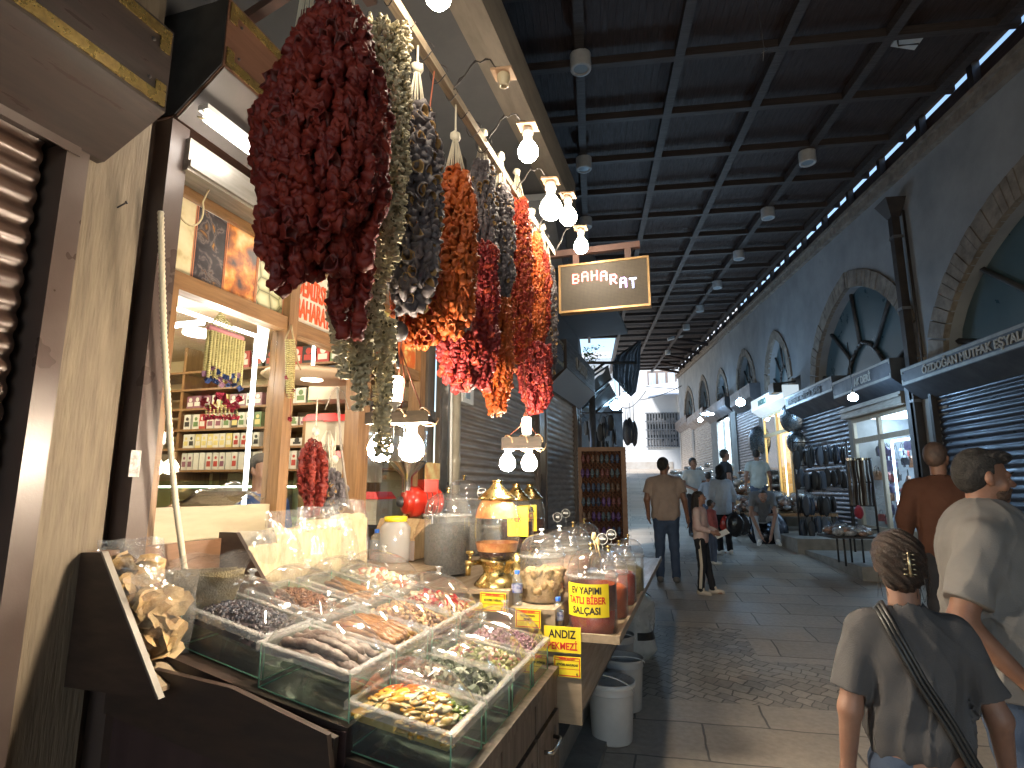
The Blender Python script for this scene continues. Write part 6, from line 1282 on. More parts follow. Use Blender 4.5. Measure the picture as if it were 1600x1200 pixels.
# ================================================================ RIGHT ROW: shutters, boxes, shops (world frame)
M_fas = mat('slate grey sheet', (.10, .11, .13), .45, .25, (.075, .083, .10), nscale=3, rvar=.1, bump=.05)
M_sh_r = mat('blue grey slats', (.085, .095, .12), .35, .5, (.06, .068, .09), nscale=2.5, stretch=(3, 1, 6), rvar=.12)
M_stripr = mat('pale strip', (.34, .34, .32), .4, .4, (.25, .25, .24), nscale=8)
M_let = mat('pale grey letters', (.42, .42, .40), .5)
M_pilr = mat('pale pier', (.24, .23, .22), .8, 0, (.3, .29, .275), nscale=3, ndetail=7, bump=.2, bscale=30)
XF = 5.15
def piers(y0, y1, zt, zb=.2, lab=''):
    q = MB(); q.box((5.42, y0, zb), (5.9, y1, zt)); solo('shop_pier', q, M_pilr, lab, 'pier', (5.5, (y0+y1)/2, zb))
def rcase(label, y0, y1, z0, z1, zl, txt=None, strips=True, m=None):
    return casing('shutter_box', label, y0, y1, XF, z0, z1, 5.43, zl, m or M_fas, False, txt=txt, fr='W') if not strips else casing('shutter_box', label, y0, y1, XF, z0, z1, 5.43, zl, m or M_fas, True, txt=txt, fr='W', smat=M_stripr)
# blind wall behind everything
q = MB(); q.box((7.2, -3, -.3), (7.3, 38, 5)); q.box((5.5, -9, -.5), (5.6, -2.7, 3.5)); part('rear_wall', q, M_black, rb)
shutter('roller_shutter', 'wide dark blue grey roller shutter behind the two big people at the right', -2.6, 10.02, .1, 3.12, 5.47, M_sh_r, .11, 'W', .028)
piers(10.05, 10.42, 3.4, .2, 'pale plastered pier between the wide shutter and the leather shop')
q = MB(); q.box((5.36, 10.02, .1), (5.45, 10.09, 3.2)); solo('shutter_rail', q, M_dark, 'dark vertical rail at the left edge of the wide right shutter', 'rail', (5.4, 10.05, .1))
q = MB(); q.box((5.30, 10.45, .4), (5.46, 10.66, 3.3)); solo('shop_post', q, M_metal, 'grey steel post at the right side of the leather shop window', 'post', (5.4, 10.55, .4))
rcase('long slate grey box lettered for kitchen goods over the wide right shutter', -2.6, 10.40, 3.27, 3.56, 3.02, ('ÖZDOĞAN MUTFAK EŞYALARI', .17, 9.75, 3.35, 1.02, M_let))
rcase('slate grey shutter box over the leather shop with pale strips', 10.72, 13.2, 3.47, 3.83, 3.25, ('AK DERİ', .20, 12.15, 3.57, .9, M_let))
rcase('slate grey shutter box with faint letters left of the leather shop', 13.22, 16.35, 3.66, 3.99, 3.38, ('KARDEŞLER HEDİYELİK GÜMÜŞ', .17, 16.1, 3.75, .9, mat('dull letters', (.15, .155, .17), .5)))
# brushed roller bar under the leather shop box
q = MB(); q.box((5.25, 10.7, 3.02), (5.5, 13.2, 3.24)); q.box((5.22, 10.7, 3.15), (5.25, 13.2, 3.19)); solo('roller_bar', q, mat('brushed light metal', (1, 1, 1)), 'brushed metal roller bar above the leather shop window', 'roller bar', (5.3, 12, 3.0))
shutter('roller_shutter', 'closed blue grey shutter behind the dark shoe racks', 13.3, 16.3, .7, 3.45, 5.47, M_sh_r, .1, 'W', .026)
piers(13.12, 13.3, 3.6, .3, 'narrow pale pier left of the leather shop'); piers(16.32, 16.9, 3.9, .5, 'pale pier between the closed shutter and the gold lit shop')
l3 = casing('shutter_box', 'lit white sign box over the gold lit copper shop', 16.5, 19.75, XF, 4.02, 4.36, 5.43, 3.82, mat('lit white sign', (.5, .55, .58), .4, 0, (.42, .47, .5), nscale=3, emis=(.75, .9, 1), es=.18), False, txt=('BAKIRCI', .24, 18.9, 4.10, .9, mat('sign green letters', (.05, .16, .14), .5)), fr='W')
q = MB(); q.box((4.9, 16.45, 4.15), (5.12, 16.9, 4.42)); q.tube([(5.1, 16.5, 4.4), (5.5, 16.5, 4.45)], .03, 6); solo('flood_box', q, M_black, 'black flood lamp box at the right end of the lit white sign', 'flood light', (5, 16.7, 4.2))
shutter('roller_shutter', 'closed shutter between the gold lit shop and the bright glass shop', 20.0, 23.1, 1.3, 4.35, 5.47, M_sh_r, .1, 'W', .028)
piers(19.55, 20.0, 4.5, .8, 'pier left of the gold lit shop'); piers(23.1, 23.9, 4.8, .9, 'pale pier right of the bright glass shop'); 
rcase('grey box over the closed shutter left of the lit white sign', 19.8, 22.6, 4.55, 5.0, 4.33, strips=False)
rcase('dark box over the bright glass shop', 23.5, 28.0, 4.78, 5.12, 4.50, strips=False)
rcase('farthest shutter box on the right row', 28.2, 33.0, 5.0, 5.35, 4.7, strips=False, m=M_brown); rcase('last brownish shutter box at the far right end', 33.2, 37.6, 5.2, 5.6, 4.95, strips=False, m=M_brown)
shutter('roller_shutter', 'brown far shutter right of the white building, nearer one', 27.9, 32.6, 1.8, 4.8, 5.47, M_slatgr, .12, 'W', .03)
shutter('roller_shutter', 'brown far shutter right of the white building, farther one', 33.2, 37.4, 2.1, 5.0, 5.47, M_slatgr, .12, 'W', .03)
piers(26.6, 27.9, 4.9, 1.0, 'pier left of the bright glass shop'); piers(32.6, 33.2, 5.0, 1.2, 'pier between the two far brown shutters'); piers(37.4, 37.8, 5.5, 1.2, 'last pier of the right row')
# shops
M_fr = mat('pale wood frame', (.40, .33, .24), .5, 0, (.32, .26, .19), nscale=3, stretch=(8, 8, 1))
def shop(label, y0, y1, z0, z1, ztr, ym, wallc, ec, es, le, lc, seed, items, frm):
    th = thing('lit_shop', label, 'shop', (5.45, (y0+y1)/2, z0)); rn = random.Random(seed)
    mw = mat('shop wall %d' % seed, wallc, .6, 0, tuple(c*.7 for c in wallc), nscale=3)
    q = MB(); q.box((7.0, y0-.1, z0), (7.05, y1+.1, z1+.1)); q.box((5.5, y0-.1, z0), (7.05, y0-.05, z1+.1)); q.box((5.5, y1+.05, z0), (7.05, y1+.1, z1+.1)); q.box((5.5, y0-.05, z1+.06), (7.0, y1+.05, z1+.1)); q.box((5.5, y0-.05, z0-.04), (7.0, y1+.05, z0)); part('room', q, mw, th)
    for a, b, c, d in ((y0, y0+.09, z0, z1), (y1-.09, y1, z0, z1), (ym-.05, ym+.05, z0, z1)): q = MB(); q.box((5.40, a, c), (5.46, b, d)); part('mullion', q, frm, th)
    for a, b in ((z0, z0+.14), (ztr, ztr+.10), (z1-.09, z1)):
        q = MB(); q.box((5.405, y0+.09, a), (5.455, ym-.05, b)); q.box((5.405, ym+.05, a), (5.455, y1-.09, b)); part('rail', q, frm, th)
    q = MB(); q.quad((5.43, y0, z0), (5.43, y1, z0), (5.43, y1, z1), (5.43, y0, z1)); part('pane', q, M_glass, th)
    for k in range(5):
        z = z0+.25+k*(z1-z0-.5)/5; q = MB(); q.box((6.5, y0, z), (6.98, y1, z+.03)); part('shelf', q, mw, th)
    lm = emit('shop light %d' % seed, ec, es)
    q = MB(); q.box((5.55, ym-.12, z0+.3), (5.58, ym-.09, ztr-.05)); q.box((5.55, y0+.1, ztr-.06), (5.58, ym-.12, ztr-.02)); q.box((5.6, y0+.1, z1-.02), (6.4, y1-.1, z1+.02)); part('light_tubes', q, lm, th)
    lamp('shop_lamp', (6.0, (y0+y1)/2, (z0+z1)/2+.6), le, lc, .12); lamp('shop_lamp', (5.85, y0+.4, z0+1.0), le*.4, lc, .1)
    return th
shop('leather goods shop with a cool white lit window full of hanging bags', 10.72, 13.08, .72, 3.02, 2.50, 11.95, (.45, .47, .5), (.55, .78, 1), 2.8, 11, (.6, .8, 1), 1, 60, M_fr)
shop('small shop glowing golden yellow behind the copper goods', 17.0, 19.5, 1.0, 3.85, 3.15, 18.2, (.7, .52, .26), (1, .80, .45), 2.2, 16, (1, .78, .42), 2, 40, mat('lit gold frame', (.6, .48, .25), .4))
shop('distant shop with a very bright bluish glass display', 24.0, 26.5, 1.4, 4.5, 4.4, 25.2, (.55, .65, .7), (.75, .93, 1), 8, 45, (.72, .92, 1), 3, 30, M_metal)
# goods: prototypes copied
PROTO = {}
def proto(key, build, label, pos, rz=0, group=None, sc=1):
    if key not in PROTO: t = build(); PROTO[key] = t; t.o.location = pos; t.o.rotation_euler = (0, 0, rz); t.o['label'] = label; t.o['group'] = group
    else: t = dup(PROTO[key], pos, 'W', rz, label, group)
    t.o.scale = (sc, sc, sc); return t
def b_bag(col, key):
    def f():
        t = thing('handbag', 'x', 'bag', (0, 0, 0)); q = MB(); q.prism([(-.03, -.13, -.28), (-.03, .13, -.28), (-.03, .15, -.08), (-.03, .10, 0), (-.03, -.10, 0), (-.03, -.15, -.08)], (.07, 0, 0)); part('body', q, mat(key, col, .4, 0, tuple(c*.6 for c in col), nscale=12), t)
        q = MB(); q.tube([(0, -.07, 0), (0, -.05, .12), (0, 0, .17), (0, .05, .12), (0, .07, 0)], .008, 5); part('strap', q, M_black, t); return t
    return f
def b_shoe(col, key):
    def f():
        t = thing('hanging_shoe', 'x', 'shoe', (0, 0, 0)); q = MB(); q.ball((0, 0, -.13), .05, 10, 8, (.55, .95, 2.5)); part('upper', q, mat(key, col, .35, 0, tuple(c*.55 for c in col), nscale=14), t)
        q = MB(); q.ball((-.032, 0, -.13), .05, 10, 6, (.22, 1.0, 2.6)); part('sole', q, mat('sole '+key, (.014, .014, .016) if key != 'blue shoe' else (.05, .06, .08), .6), t)
        q = MB(); q.tube([(0, 0, -.03), (0, 0, .06)], .003, 4); part('hook', q, M_metal, t); return t
    return f
rn = random.Random(77)
BG = [((.45, .5, .55), 'pale bag leather'), ((.03, .03, .04), 'black bag leather'), ((.25, .12, .06), 'tan bag leather'), ((.12, .1, .2), 'violet bag leather'), ((.4, .08, .07), 'red bag leather')]
for i in range(110):
    y = rn.uniform(10.9, 13.0); z = rn.choice((2.38, 2.15, 1.9, 1.65, 1.42, 1.2, 1.02))+rn.uniform(-.08, .08); x = rn.uniform(5.6, 6.2); c, k = rn.choice(BG)
    proto(k, b_bag(c, k), k.replace(' bag leather', '')+' handbag hanging among others in the leather shop window', (x, y, z), rn.uniform(-1, 1), 'handbags in the leather shop', rn.uniform(.35, .75))
SHC = [((.012, .014, .02), 'dark shoe'), ((.035, .055, .10), 'blue shoe'), ((.02, .018, .02), 'black shoe')]
# shoe rack on the upper platform
def rack(label, pts, zt, zb): 
    t = thing('shoe_rack', label, 'rack', (pts[0][0], pts[0][1], zb)); q = MB()
    for x, y in pts: q.tube([(x, y, zb), (x, y, zt)], .018, 6)
    part('uprights', q, M_dark, t); q = MB()
    for k in range(4): z = zt-.02-(zt-zb)*.25*k; q.tube([(*pts[0], z), (*pts[1], z)], .012, 6)
    part('rails', q, M_dark, t)
pa, pb = atZ(1240, 842, .72), atZ(1322, 842, .72); pa = Vector((pa.x, 11.9, .72)); d = atY(1238, 690, 11.9); e = atY(1322, 690, 11.7)
zt = d.z; rack('tall dark rack hung with rows of dark slippers on the platform', [(d.x, 11.9), (e.x, 11.7)], zt, .72)
for r_ in range(4):
    for k in range(12):
        f = (k+.4+rn.uniform(-.15, .15))/12; x = d.x+(e.x-d.x)*f; z = zt-.06-(zt-.72)*.25*r_
        if r_ > 1 and k > 8: continue
        c, kk = rn.choice(SHC); proto(kk, b_shoe(c, kk), kk.replace('shoe', 'slipper')+' hanging on the tall rack of the platform', (x+rn.uniform(-.03, .03), 11.85+rn.uniform(-.1, .05), z-rn.uniform(0, .12)), rn.uniform(.2, 2.9), 'slippers on the tall rack', rn.uniform(1.15, 1.5))
# belt rack
d2 = atY(1322, 716, 10.9); e2 = atY(1360, 716, 10.8); rack('dark rack with hanging belts in front of the leather shop', [(d2.x, 10.9), (e2.x, 10.8)], d2.z, .53)
def b_belt():
    t = thing('hanging_belt', 'x', 'belt', (0, 0, 0)); q = MB(); q.grid(lambda u, v: ((u-.5)*.035, .01*math.sin(v*9), -v*.78), 2, 14); part('strap', q, mat('belt leather', (.035, .025, .022), .35, 0, (.06, .04, .03), nscale=20), t); q = MB(); q.box((-.022, -.008, -.02), (.022, .008, .02)); part('buckle', q, M_st, t); return t
for k in range(18): f = (k+.5)/18; proto('belt', b_belt, 'dark leather belt hanging on the belt rack beside the shop window', (d2.x+(e2.x-d2.x)*f, 10.84+rn.uniform(-.06, .06), d2.z-.02), rn.uniform(-.8, .8), 'belts on the belt rack')
q = MB(); q.ball(atY(1342, 800, 10.6), .09, 10, 8, (.8, .8, 1.2), jit=.1, rn=rn); solo('red_bag', q, mat('red cloth', (.4, .03, .05), .6), 'small red bag standing under the belt rack', 'bag', atY(1342, 800, 10.6))
# small table with goods
tb = atZ(1325, 882, .53); tz = .53+.36; tt_ = thing('display_table', 'small black legged table heaped with wrapped trinkets', 'table', (tb.x, tb.y, .53))
tl_ = atY(1290, 836, tb.y); tr_ = atY(1365, 836, tb.y); x0, x1, tz = tl_.x, tr_.x, tl_.z
q = MB(); q.box((x0, tb.y-.25, tz-.03), (x1, tb.y+.35, tz)); part('table_top', q, M_dark, tt_)
for x in (x0+.16, x0+.24, x1-.22, x1-.06):
    q = MB(); q.tube([(x, tb.y-.2+.45*((x-x0) > .2), tz-.03), (x, tb.y-.2+.45*((x-x0) > .2), .53)], .014, 6); part('leg', q, M_black, tt_)
def b_pack(col, key):
    def f():
        t = thing('wrapped_pack', 'x', 'pack', (0, 0, 0)); q = MB(); q.ball((0, 0, .04), .07, 9, 6, (1.2, .9, .6), jit=.22, rn=random.Random(3)); part('contents', q, mat(key, col, .4, 0, tuple(c*.5 for c in col), nscale=20, bump=.5, bscale=30), t)
        q = MB(); q.ball((0, 0, .045), .085, 8, 5, (1.2, .95, .65), jit=.2, rn=random.Random(5)); part('film', q, clear('pack film', (1, 1, 1), .12, .5, film=.12), t); return t
    return f
PK = [((.45, .47, .5), 'silvery pack'), ((.42, .2, .12), 'copper pack'), ((.5, .42, .36), 'beige pack')]
for i in range(26): c, k = PK[rn.choice((0, 0, 2, 1))]; proto(k, b_pack(c, k), k+' in the heap on the small black legged table', (rn.uniform(x0+.1, x1-.1), tb.y+rn.uniform(-.2, .25), tz+rn.uniform(0, .06)), rn.uniform(0, 6), 'packs on the small table', rn.uniform(.7, 1.2))
# stall boards with wrapped copper goods in front of the golden shop
st_ = thing('stall', 'low wooden stall covered with wrapped copper and glass goods', 'stall', (3.9, 13.6, .6))
q = MB(); q.box((3.15, 12.9, 1.02), (4.9, 14.3, 1.08)); part('table_top', q, M_woodL, st_)
for x, y in ((3.2, 12.95), (4.8, 12.95), (3.2, 14.2), (4.8, 14.2)): q = MB(); q.box((x, y, .5), (x+.06, y+.06, 1.02)); part('leg', q, M_dark, st_)
s2 = thing('stall', 'second farther stall with tall stacks of wrapped goods', 'stall', (3.6, 17, .9))
q = MB(); q.box((2.95, 15.6, 1.35), (4.4, 18.5, 1.4)); part('table_top', q, M_woodL, s2); 
for x, y in ((3.0, 15.65), (4.3, 15.65), (3.0, 18.3), (4.3, 18.3)): q = MB(); q.box((x, y, .6), (x+.06, y+.06, 1.35)); part('leg', q, M_dark, s2)
s3 = thing('stall', 'far stall with glassware in front of the bright shop', 'stall', (3.9, 23, 1.2))
q = MB(); q.box((3.2, 21, 1.75), (4.6, 25, 1.8)); part('table_top', q, M_woodL, s3)
for x, y in ((3.25, 21.05), (4.5, 21.05), (3.25, 24.8), (4.5, 24.8)): q = MB(); q.box((x, y, .9), (x+.06, y+.06, 1.75)); part('leg', q, M_dark, s3)
for (X0, X1, Y0, Y1, Z0, n, hmax, g_, l_) in ((3.2, 4.85, 12.95, 14.2, 1.09, 70, .38, 'packs on the near stall', 'on the near stall by the golden shop'), (2.95, 4.35, 15.6, 18.4, 1.41, 70, .75, 'packs on the second stall', 'stacked on the second stall'), (3.2, 4.55, 21, 25, 1.81, 50, .6, 'packs on the far stall', 'on the far stall by the bright shop')):
    for i in range(n): c, k = PK[rn.choice((0, 1, 1, 2)) if Z0 < 1.5 else rn.choice((0, 0, 2))]; proto(k, b_pack(c, k), k+' '+l_, (rn.uniform(X0, X1), rn.uniform(Y0, Y1), Z0+rn.uniform(0, hmax)*rn.random()), rn.uniform(0, 6), g_, rn.uniform(.9, 1.9))
# big round trays leaning together, and plates on the piers
M_tr = mat('dark tin tray', (.05, .055, .065), .25, .9, (.03, .032, .04), nscale=6, rvar=.08); M_trp = mat('hammered tin plate', (.35, .38, .40), .28, .9, (.2, .22, .24), nscale=14, bump=.4, bscale=30, rvar=.1)
tc_ = atY(1200, 826, 12.35); 
for k in range(4):
    R = .40-.075*k; c = (tc_.x-.02*k, tc_.y-.05*k, tc_.z-.03*k); q = MB(); q.lathe(c, [(0, .0), (R*.8, .0), (R*.93, -.05), (R, -.06), (R, -.05), (R*.94, -.035), (R*.8, .012), (0, .012)], 36, Matrix.Rotation(math.pi/2-.2, 4, 'X'))
    solo('round_tray', q, M_tr, ('largest', 'second largest', 'third largest', 'smallest')[k]+' of the dark round trays leaning behind the sitting person', 'tray', c, group='round trays leaning on the stall')
for (u, v, y, R, l_) in ((1237, 652, 16.35, .42, 'large hammered tin plate hung on the pier right of the golden shop'), (1184, 688, 19.8, .45, 'tall tin plate hung on the pier left of the golden shop'), (1242, 690, 16.2, .3, 'smaller tin plate hung below the large one')):
    c = atY(u, v, y); q = MB(); q.lathe(c, [(0, 0), (R*.7, .01), (R*.78, -.03), (R, -.045), (R, -.03), (R*.8, -.01), (R*.7, .03), (0, .03)], 32, Matrix.Rotation(R_(-58), 4, 'Z') @ Matrix.Rotation(math.pi/2, 4, 'X')); solo('tin_plate', q, M_trp, l_, 'plate', c, group='tin plates on the piers')
# street bulbs, cool white
def cbulb(label, u, v, y, r, e, top=1.0, flat=False):
    c = atY(u, v, y); t = thing('street_bulb', label, 'light bulb', c, group='cool white bulbs along the shops')
    q = MB(); q.ball(c, r, 14, 9, (1.1, 1.1, .9) if not flat else (2.6, .8, .5)); part('globe', q, emit('cool bulb glow', (.42, .70, 1), 34), t)
    q = MB(); q.tube([(c.x, c.y, c.z+r*.8), (c.x, c.y, c.z+r*1.5)], r*.4, 8); part('socket', q, M_white, t); q = MB(); q.tube([(c.x, c.y, c.z+r*1.4), (c.x, c.y, c.z+top)], .008, 5); part('cord', q, M_black, t)
cbulb('cool white bulb hanging in front of the leather shop', 1333, 621, 10.9, .075, 8)
cbulb('cool white bulb in front of the lit white sign', 1157, 629, 18.0, .12, 8); cbulb('small cool bulb near the bright glass shop', 1094, 656, 23.5, .09, 8, .5); cbulb('long cool lamp under the dark box of the bright shop', 1106, 647, 24.5, .10, 8, .5, True)
cbulb('left cool bulb over the hanging shoes on the far left', 962, 634, 14.5, .12, 8, .8); cbulb('right cool bulb beside the dark tarpaulin', 976, 624, 15.5, .14, 8, .8)
# ================================================================ LEFT SIDE, FURTHER UP
ly = 10.15; a = atY(912, 699, ly); b = atY(977, 699, ly); zb_ = atY(977, 850, ly).z
ls = thing('lattice_screen', 'brown wooden lattice screen hung with slippers', 'lattice screen', (a.x, ly, zb_)); x0, x1, z1 = a.x-.1, b.x, a.z
M_lat = mat('red brown wood', (.22, .09, .045), .55, 0, (.16, .06, .03), nscale=4, stretch=(8, 8, 1))
q = MB(); q.box((x0, ly-.03, z1-.07), (x1, ly+.03, z1)); q.box((x1-.08, ly-.03, zb_-.05), (x1, ly+.03, z1-.07)); q.box((x0, ly-.03, zb_-.05), (x0+.06, ly+.03, z1-.07)); part('frame', q, mat('orange brown frame', (.36, .17, .08), .5, 0, (.28, .12, .05), nscale=4), ls)
q = MB(); n = 34; W_ = x1-x0; H_ = z1-zb_
for i in range(n):
    for sg in (1, -1):
        c0 = (i/n)*(W_+H_)-H_ if sg > 0 else (i/n)*(W_+H_)
        p0 = (x0+max(c0, 0), zb_+max(-c0, 0)) if sg > 0 else (x0+min(c0, W_), zb_+max(c0-W_, 0))
        L = min(x1-p0[0], z1-p0[1]) if sg > 0 else min(p0[0]-x0, z1-p0[1])
        if L > .02: p1 = (p0[0]+sg*L, p0[1]+L); q.tube([(p0[0], ly+.006*sg, p0[1]), (p1[0], ly+.006*sg, p1[1])], .0125, 4)
part('lattice', q, M_lat, ls)
q = MB(); q.box((x0+.06, ly+.05, zb_), (x1-.08, ly+.06, z1-.07)); part('backing', q, mat('dark red cloth', (.07, .03, .022), .8, 0, (.13, .06, .04), nscale=12), ls)
SLC = [((.20, .045, .04), 'red slipper'), ((.10, .14, .17), 'grey blue slipper'), ((.14, .05, .22), 'violet slipper'), ((.18, .09, .05), 'brown slipper'), ((.05, .08, .16), 'navy slipper')]
def b_slip(col, key):
    def f():
        t = thing('slipper_pair', 'x', 'slippers', (0, 0, 0)); m_ = mat(key, col, .5, 0, tuple(c*.6 for c in col), nscale=10)
        for sx in (-.055, .055): q = MB(); q.ball((sx, 0, 0), .045, 10, 8, (.95, .25, 2.2)); part('sole', q, m_, t); q = MB(); q.tube([(sx-.04, -.01, -.01), (sx-.02, -.045, -.03), (sx+.02, -.045, -.03), (sx+.04, -.01, -.01)], .012, 6); part('strap', q, mat('strap '+key, tuple(min(1, c*1.6+.08) for c in col), .4), t)
        return t
    return f
for r_ in range(6):
    for k in range(4):
        c, kk = SLC[(r_*2+k*3+(r_*k) % 3) % 5]; proto(kk, b_slip(c, kk), 'pair of '+kk+'s hanging on the lattice screen', (x0+.12+.165*k+rn.uniform(-.01, .01), ly-.04, z1-.2-.24*r_), rn.uniform(-.1, .1), 'slippers on the lattice screen', .78)
for k in range(16):
    p = atY(914+44*rn.random(), 648+42*rn.random(), 11.2+rn.random()*.6); c, kk = SHC[k % 3]; proto(kk, b_shoe(c, kk), kk+' hanging above the lattice screen', p, rn.uniform(0, 6), 'shoes above the lattice screen', rn.uniform(1.0, 1.4))
q = MB(); q.tube([(-.35, 11.5, atY(914, 645, 11.5).z), (.6, 11.5, atY(960, 645, 11.5).z)], .015, 6); solo('shoe_rail', q, M_dark, 'dark rail above the lattice screen carrying shoes', 'rail', (0, 11.5, 2.9))
# far left house with fan arch and shutter
hb = thing('corner_house', 'grey house with a fan shaped arch window behind the hanging shoes', 'house', (-.5, 21, 1.2)); xa = atY(957, 700, 21).x
q = MB(); q.box((-3, 21, .5), (xa, 27, atY(930, 603, 21).z)); q.box((-3, 12.6, .4), (-.62, 21, 4.4)); part('wall', q, M_wall, hb)
c = atY(931, 668, 20.95); R = .62; q = MB()
for k in range(17): g = math.pi*k/16; g2_ = math.pi*(k+1)/16; q.tube([(c.x+R*math.cos(g), 20.93, c.z+R*math.sin(g)), (c.x+R*math.cos(g2_), 20.93, c.z+R*math.sin(g2_))], .035, 5) if k < 16 else None
for k in range(1, 8): g = math.pi*k/8; q.tube([(c.x+.2*math.cos(g), 20.93, c.z+.2*math.sin(g)), (c.x+R*math.cos(g), 20.93, c.z+R*math.sin(g))], .02, 5)
part('fan_window', q, M_metal, hb)
p_ = atY(957, 640, 20.9); p2 = atY(974, 700, 20.9); q = MB(); q.box((p_.x, 20.9, gz(21)), (p2.x, 27, p_.z+.4)); part('wall', q, M_fas, hb)
# awning frames
M_can = mat('pale canvas', (.5, .52, .53), .8, 0, (.42, .44, .46), nscale=4, bump=.3, bscale=12)
for (u0, v0, u1, v1, u2, v2, u3, v3, y0, y1, l_) in ((908, 600, 950, 572, 955, 592, 915, 625, 14, 17, 'upper pale canvas awning stretched over the far left shops'), (908, 640, 952, 600, 962, 618, 925, 648, 13.5, 16.5, 'lower pale canvas awning under the upper one')):
    A_, B_, C_, D_ = atY(u0, v0, y0), atY(u1, v1, y1), atY(u2, v2, y1-1), atY(u3, v3, y0-.6)
    q = MB(); q.smooth = True; q.grid(lambda u, v: tuple(A_.lerp(B_, u).lerp(D_.lerp(C_, u), v)+Vector((0, 0, -.12*math.sin(math.pi*u)+.03*math.sin(u*14)))), 20, 8); t = thing('canvas_awning', l_, 'awning', A_); part('canvas', q, M_can, t)
    q = MB(); q.tube([A_, B_], .03, 5); q.tube([D_, C_], .03, 5); part('poles', q, M_black, t)
q = MB(); A_, B_ = atY(905, 567, 12.5), atY(995, 567, 12.8); q.tube([A_, B_], .035, 5); q.tube([atY(912, 592, 12.5), atY(945, 567, 12.6)], .03, 5); solo('awning_brace', q, M_black, 'black braced bar reaching out above the far left shops', 'bar', A_)
# hanging tarpaulin
q = MB(); q.smooth = True; TP = [((1000, 531), (1002, 531)), ((962, 557), (1001, 548)), ((957, 566), (1000, 575)), ((957, 590), (996, 600)), ((966, 598), (994, 612)), ((975, 610), (986, 620))]
def ft(u, v):
    k = min(int(v*5), 4); f = v*5-k; l0, r0 = TP[k]; l1, r1 = TP[k+1]; L_ = (l0[0]+(l1[0]-l0[0])*f, l0[1]+(l1[1]-l0[1])*f); R_2 = (r0[0]+(r1[0]-r0[0])*f, r0[1]+(r1[1]-r0[1])*f)
    return tuple(atY(L_[0]+(R_2[0]-L_[0])*u, L_[1]+(R_2[1]-L_[1])*u, 17+.5*math.sin(u*9+v*3)*v+.2*math.sin(u*23)))
q.grid(ft, 26, 26); q2 = MB(); solo('tarpaulin', q, mat('dark tarpaulin', (.05, .052, .058), .5, 0, (.08, .082, .09), nscale=4, bump=.3), 'dark folded tarpaulin hanging from the far end of the roof', 'tarpaulin', atY(980, 575, 17))
# black bags hanging in a bunch
def b_blk():
    t = thing('black_bag', 'x', 'bag', (0, 0, 0)); q = MB(); q.ball((0, 0, -.32), .15, 10, 8, (.75, .6, 2.0), jit=.12, rn=random.Random(2)); part('body', q, mat('black bag cloth', (.02, .02, .025), .45, 0, (.05, .05, .06), nscale=8), t); q = MB(); q.tube([(-.03, 0, -.02), (0, 0, .5), (.03, 0, -.02)], .006, 4); part('strap', q, M_black, t); return t
for k, (u, v, l_) in enumerate(((979, 655, 'left'), (984, 652, 'middle'), (990, 657, 'right'))): p = atY(u, v, 13.5+.1*k); proto('blk', b_blk, l_+' black bag of the bunch hanging before the white building', p, k*.8, 'black bags hanging in the street', .95)
# a little foliage over the awnings
fo = thing('climbing_plant', 'sprig of green leaves growing at the end of the roof', 'plant', atY(912, 560, 19)); q = MB(); rl = random.Random(4); pts = [atY(904, 590, 19), atY(910, 565, 19), atY(918, 552, 19.2), atY(934, 556, 19.3)]; q.tube(pts, .02, 5); q.tube([atY(906, 575, 19), atY(925, 575, 19)], .012, 4); part('stem', q, M_woodL, fo)
q = MB()
for i in range(260):
    k = rl.random()*2.99; p = pts[int(k)].lerp(pts[int(k)+1], k-int(k))+Vector((rl.gauss(0, .16), rl.gauss(0, .2), rl.gauss(-.05, .16))); M = rmat(rl).to_3x3(); r = rl.uniform(.04, .075); q.add([p+M@Vector((-r, 0, 0)), p+M@Vector((0, -r*.45, .01)), p+M@Vector((r, 0, 0)), p+M@Vector((0, r*.45, .01))], [(0, 1, 2, 3)])
part('leaves', q, mat('leaf green', (.06, .11, .03), .5, 0, (.11, .17, .05), nscale=5), fo)
q = MB()
for (u0, v0, u1, v1, sg) in ((1060, 608, 1010, 604, 0), (1000, 625, 1065, 603, .1), (962, 625, 1000, 575, .4), (960, 630, 1010, 610, .5)):
    A_, B_ = atY(u0, v0, 30), atY(u1, v1, 26); q.tube([A_.lerp(B_, k/8)-Vector((0, 0, sg*math.sin(math.pi*k/8))) for k in range(9)], .018, 4)
solo('overhead_cables', q, M_black, 'thin black cables sagging across the end of the street', 'cables', atY(1000, 610, 28))
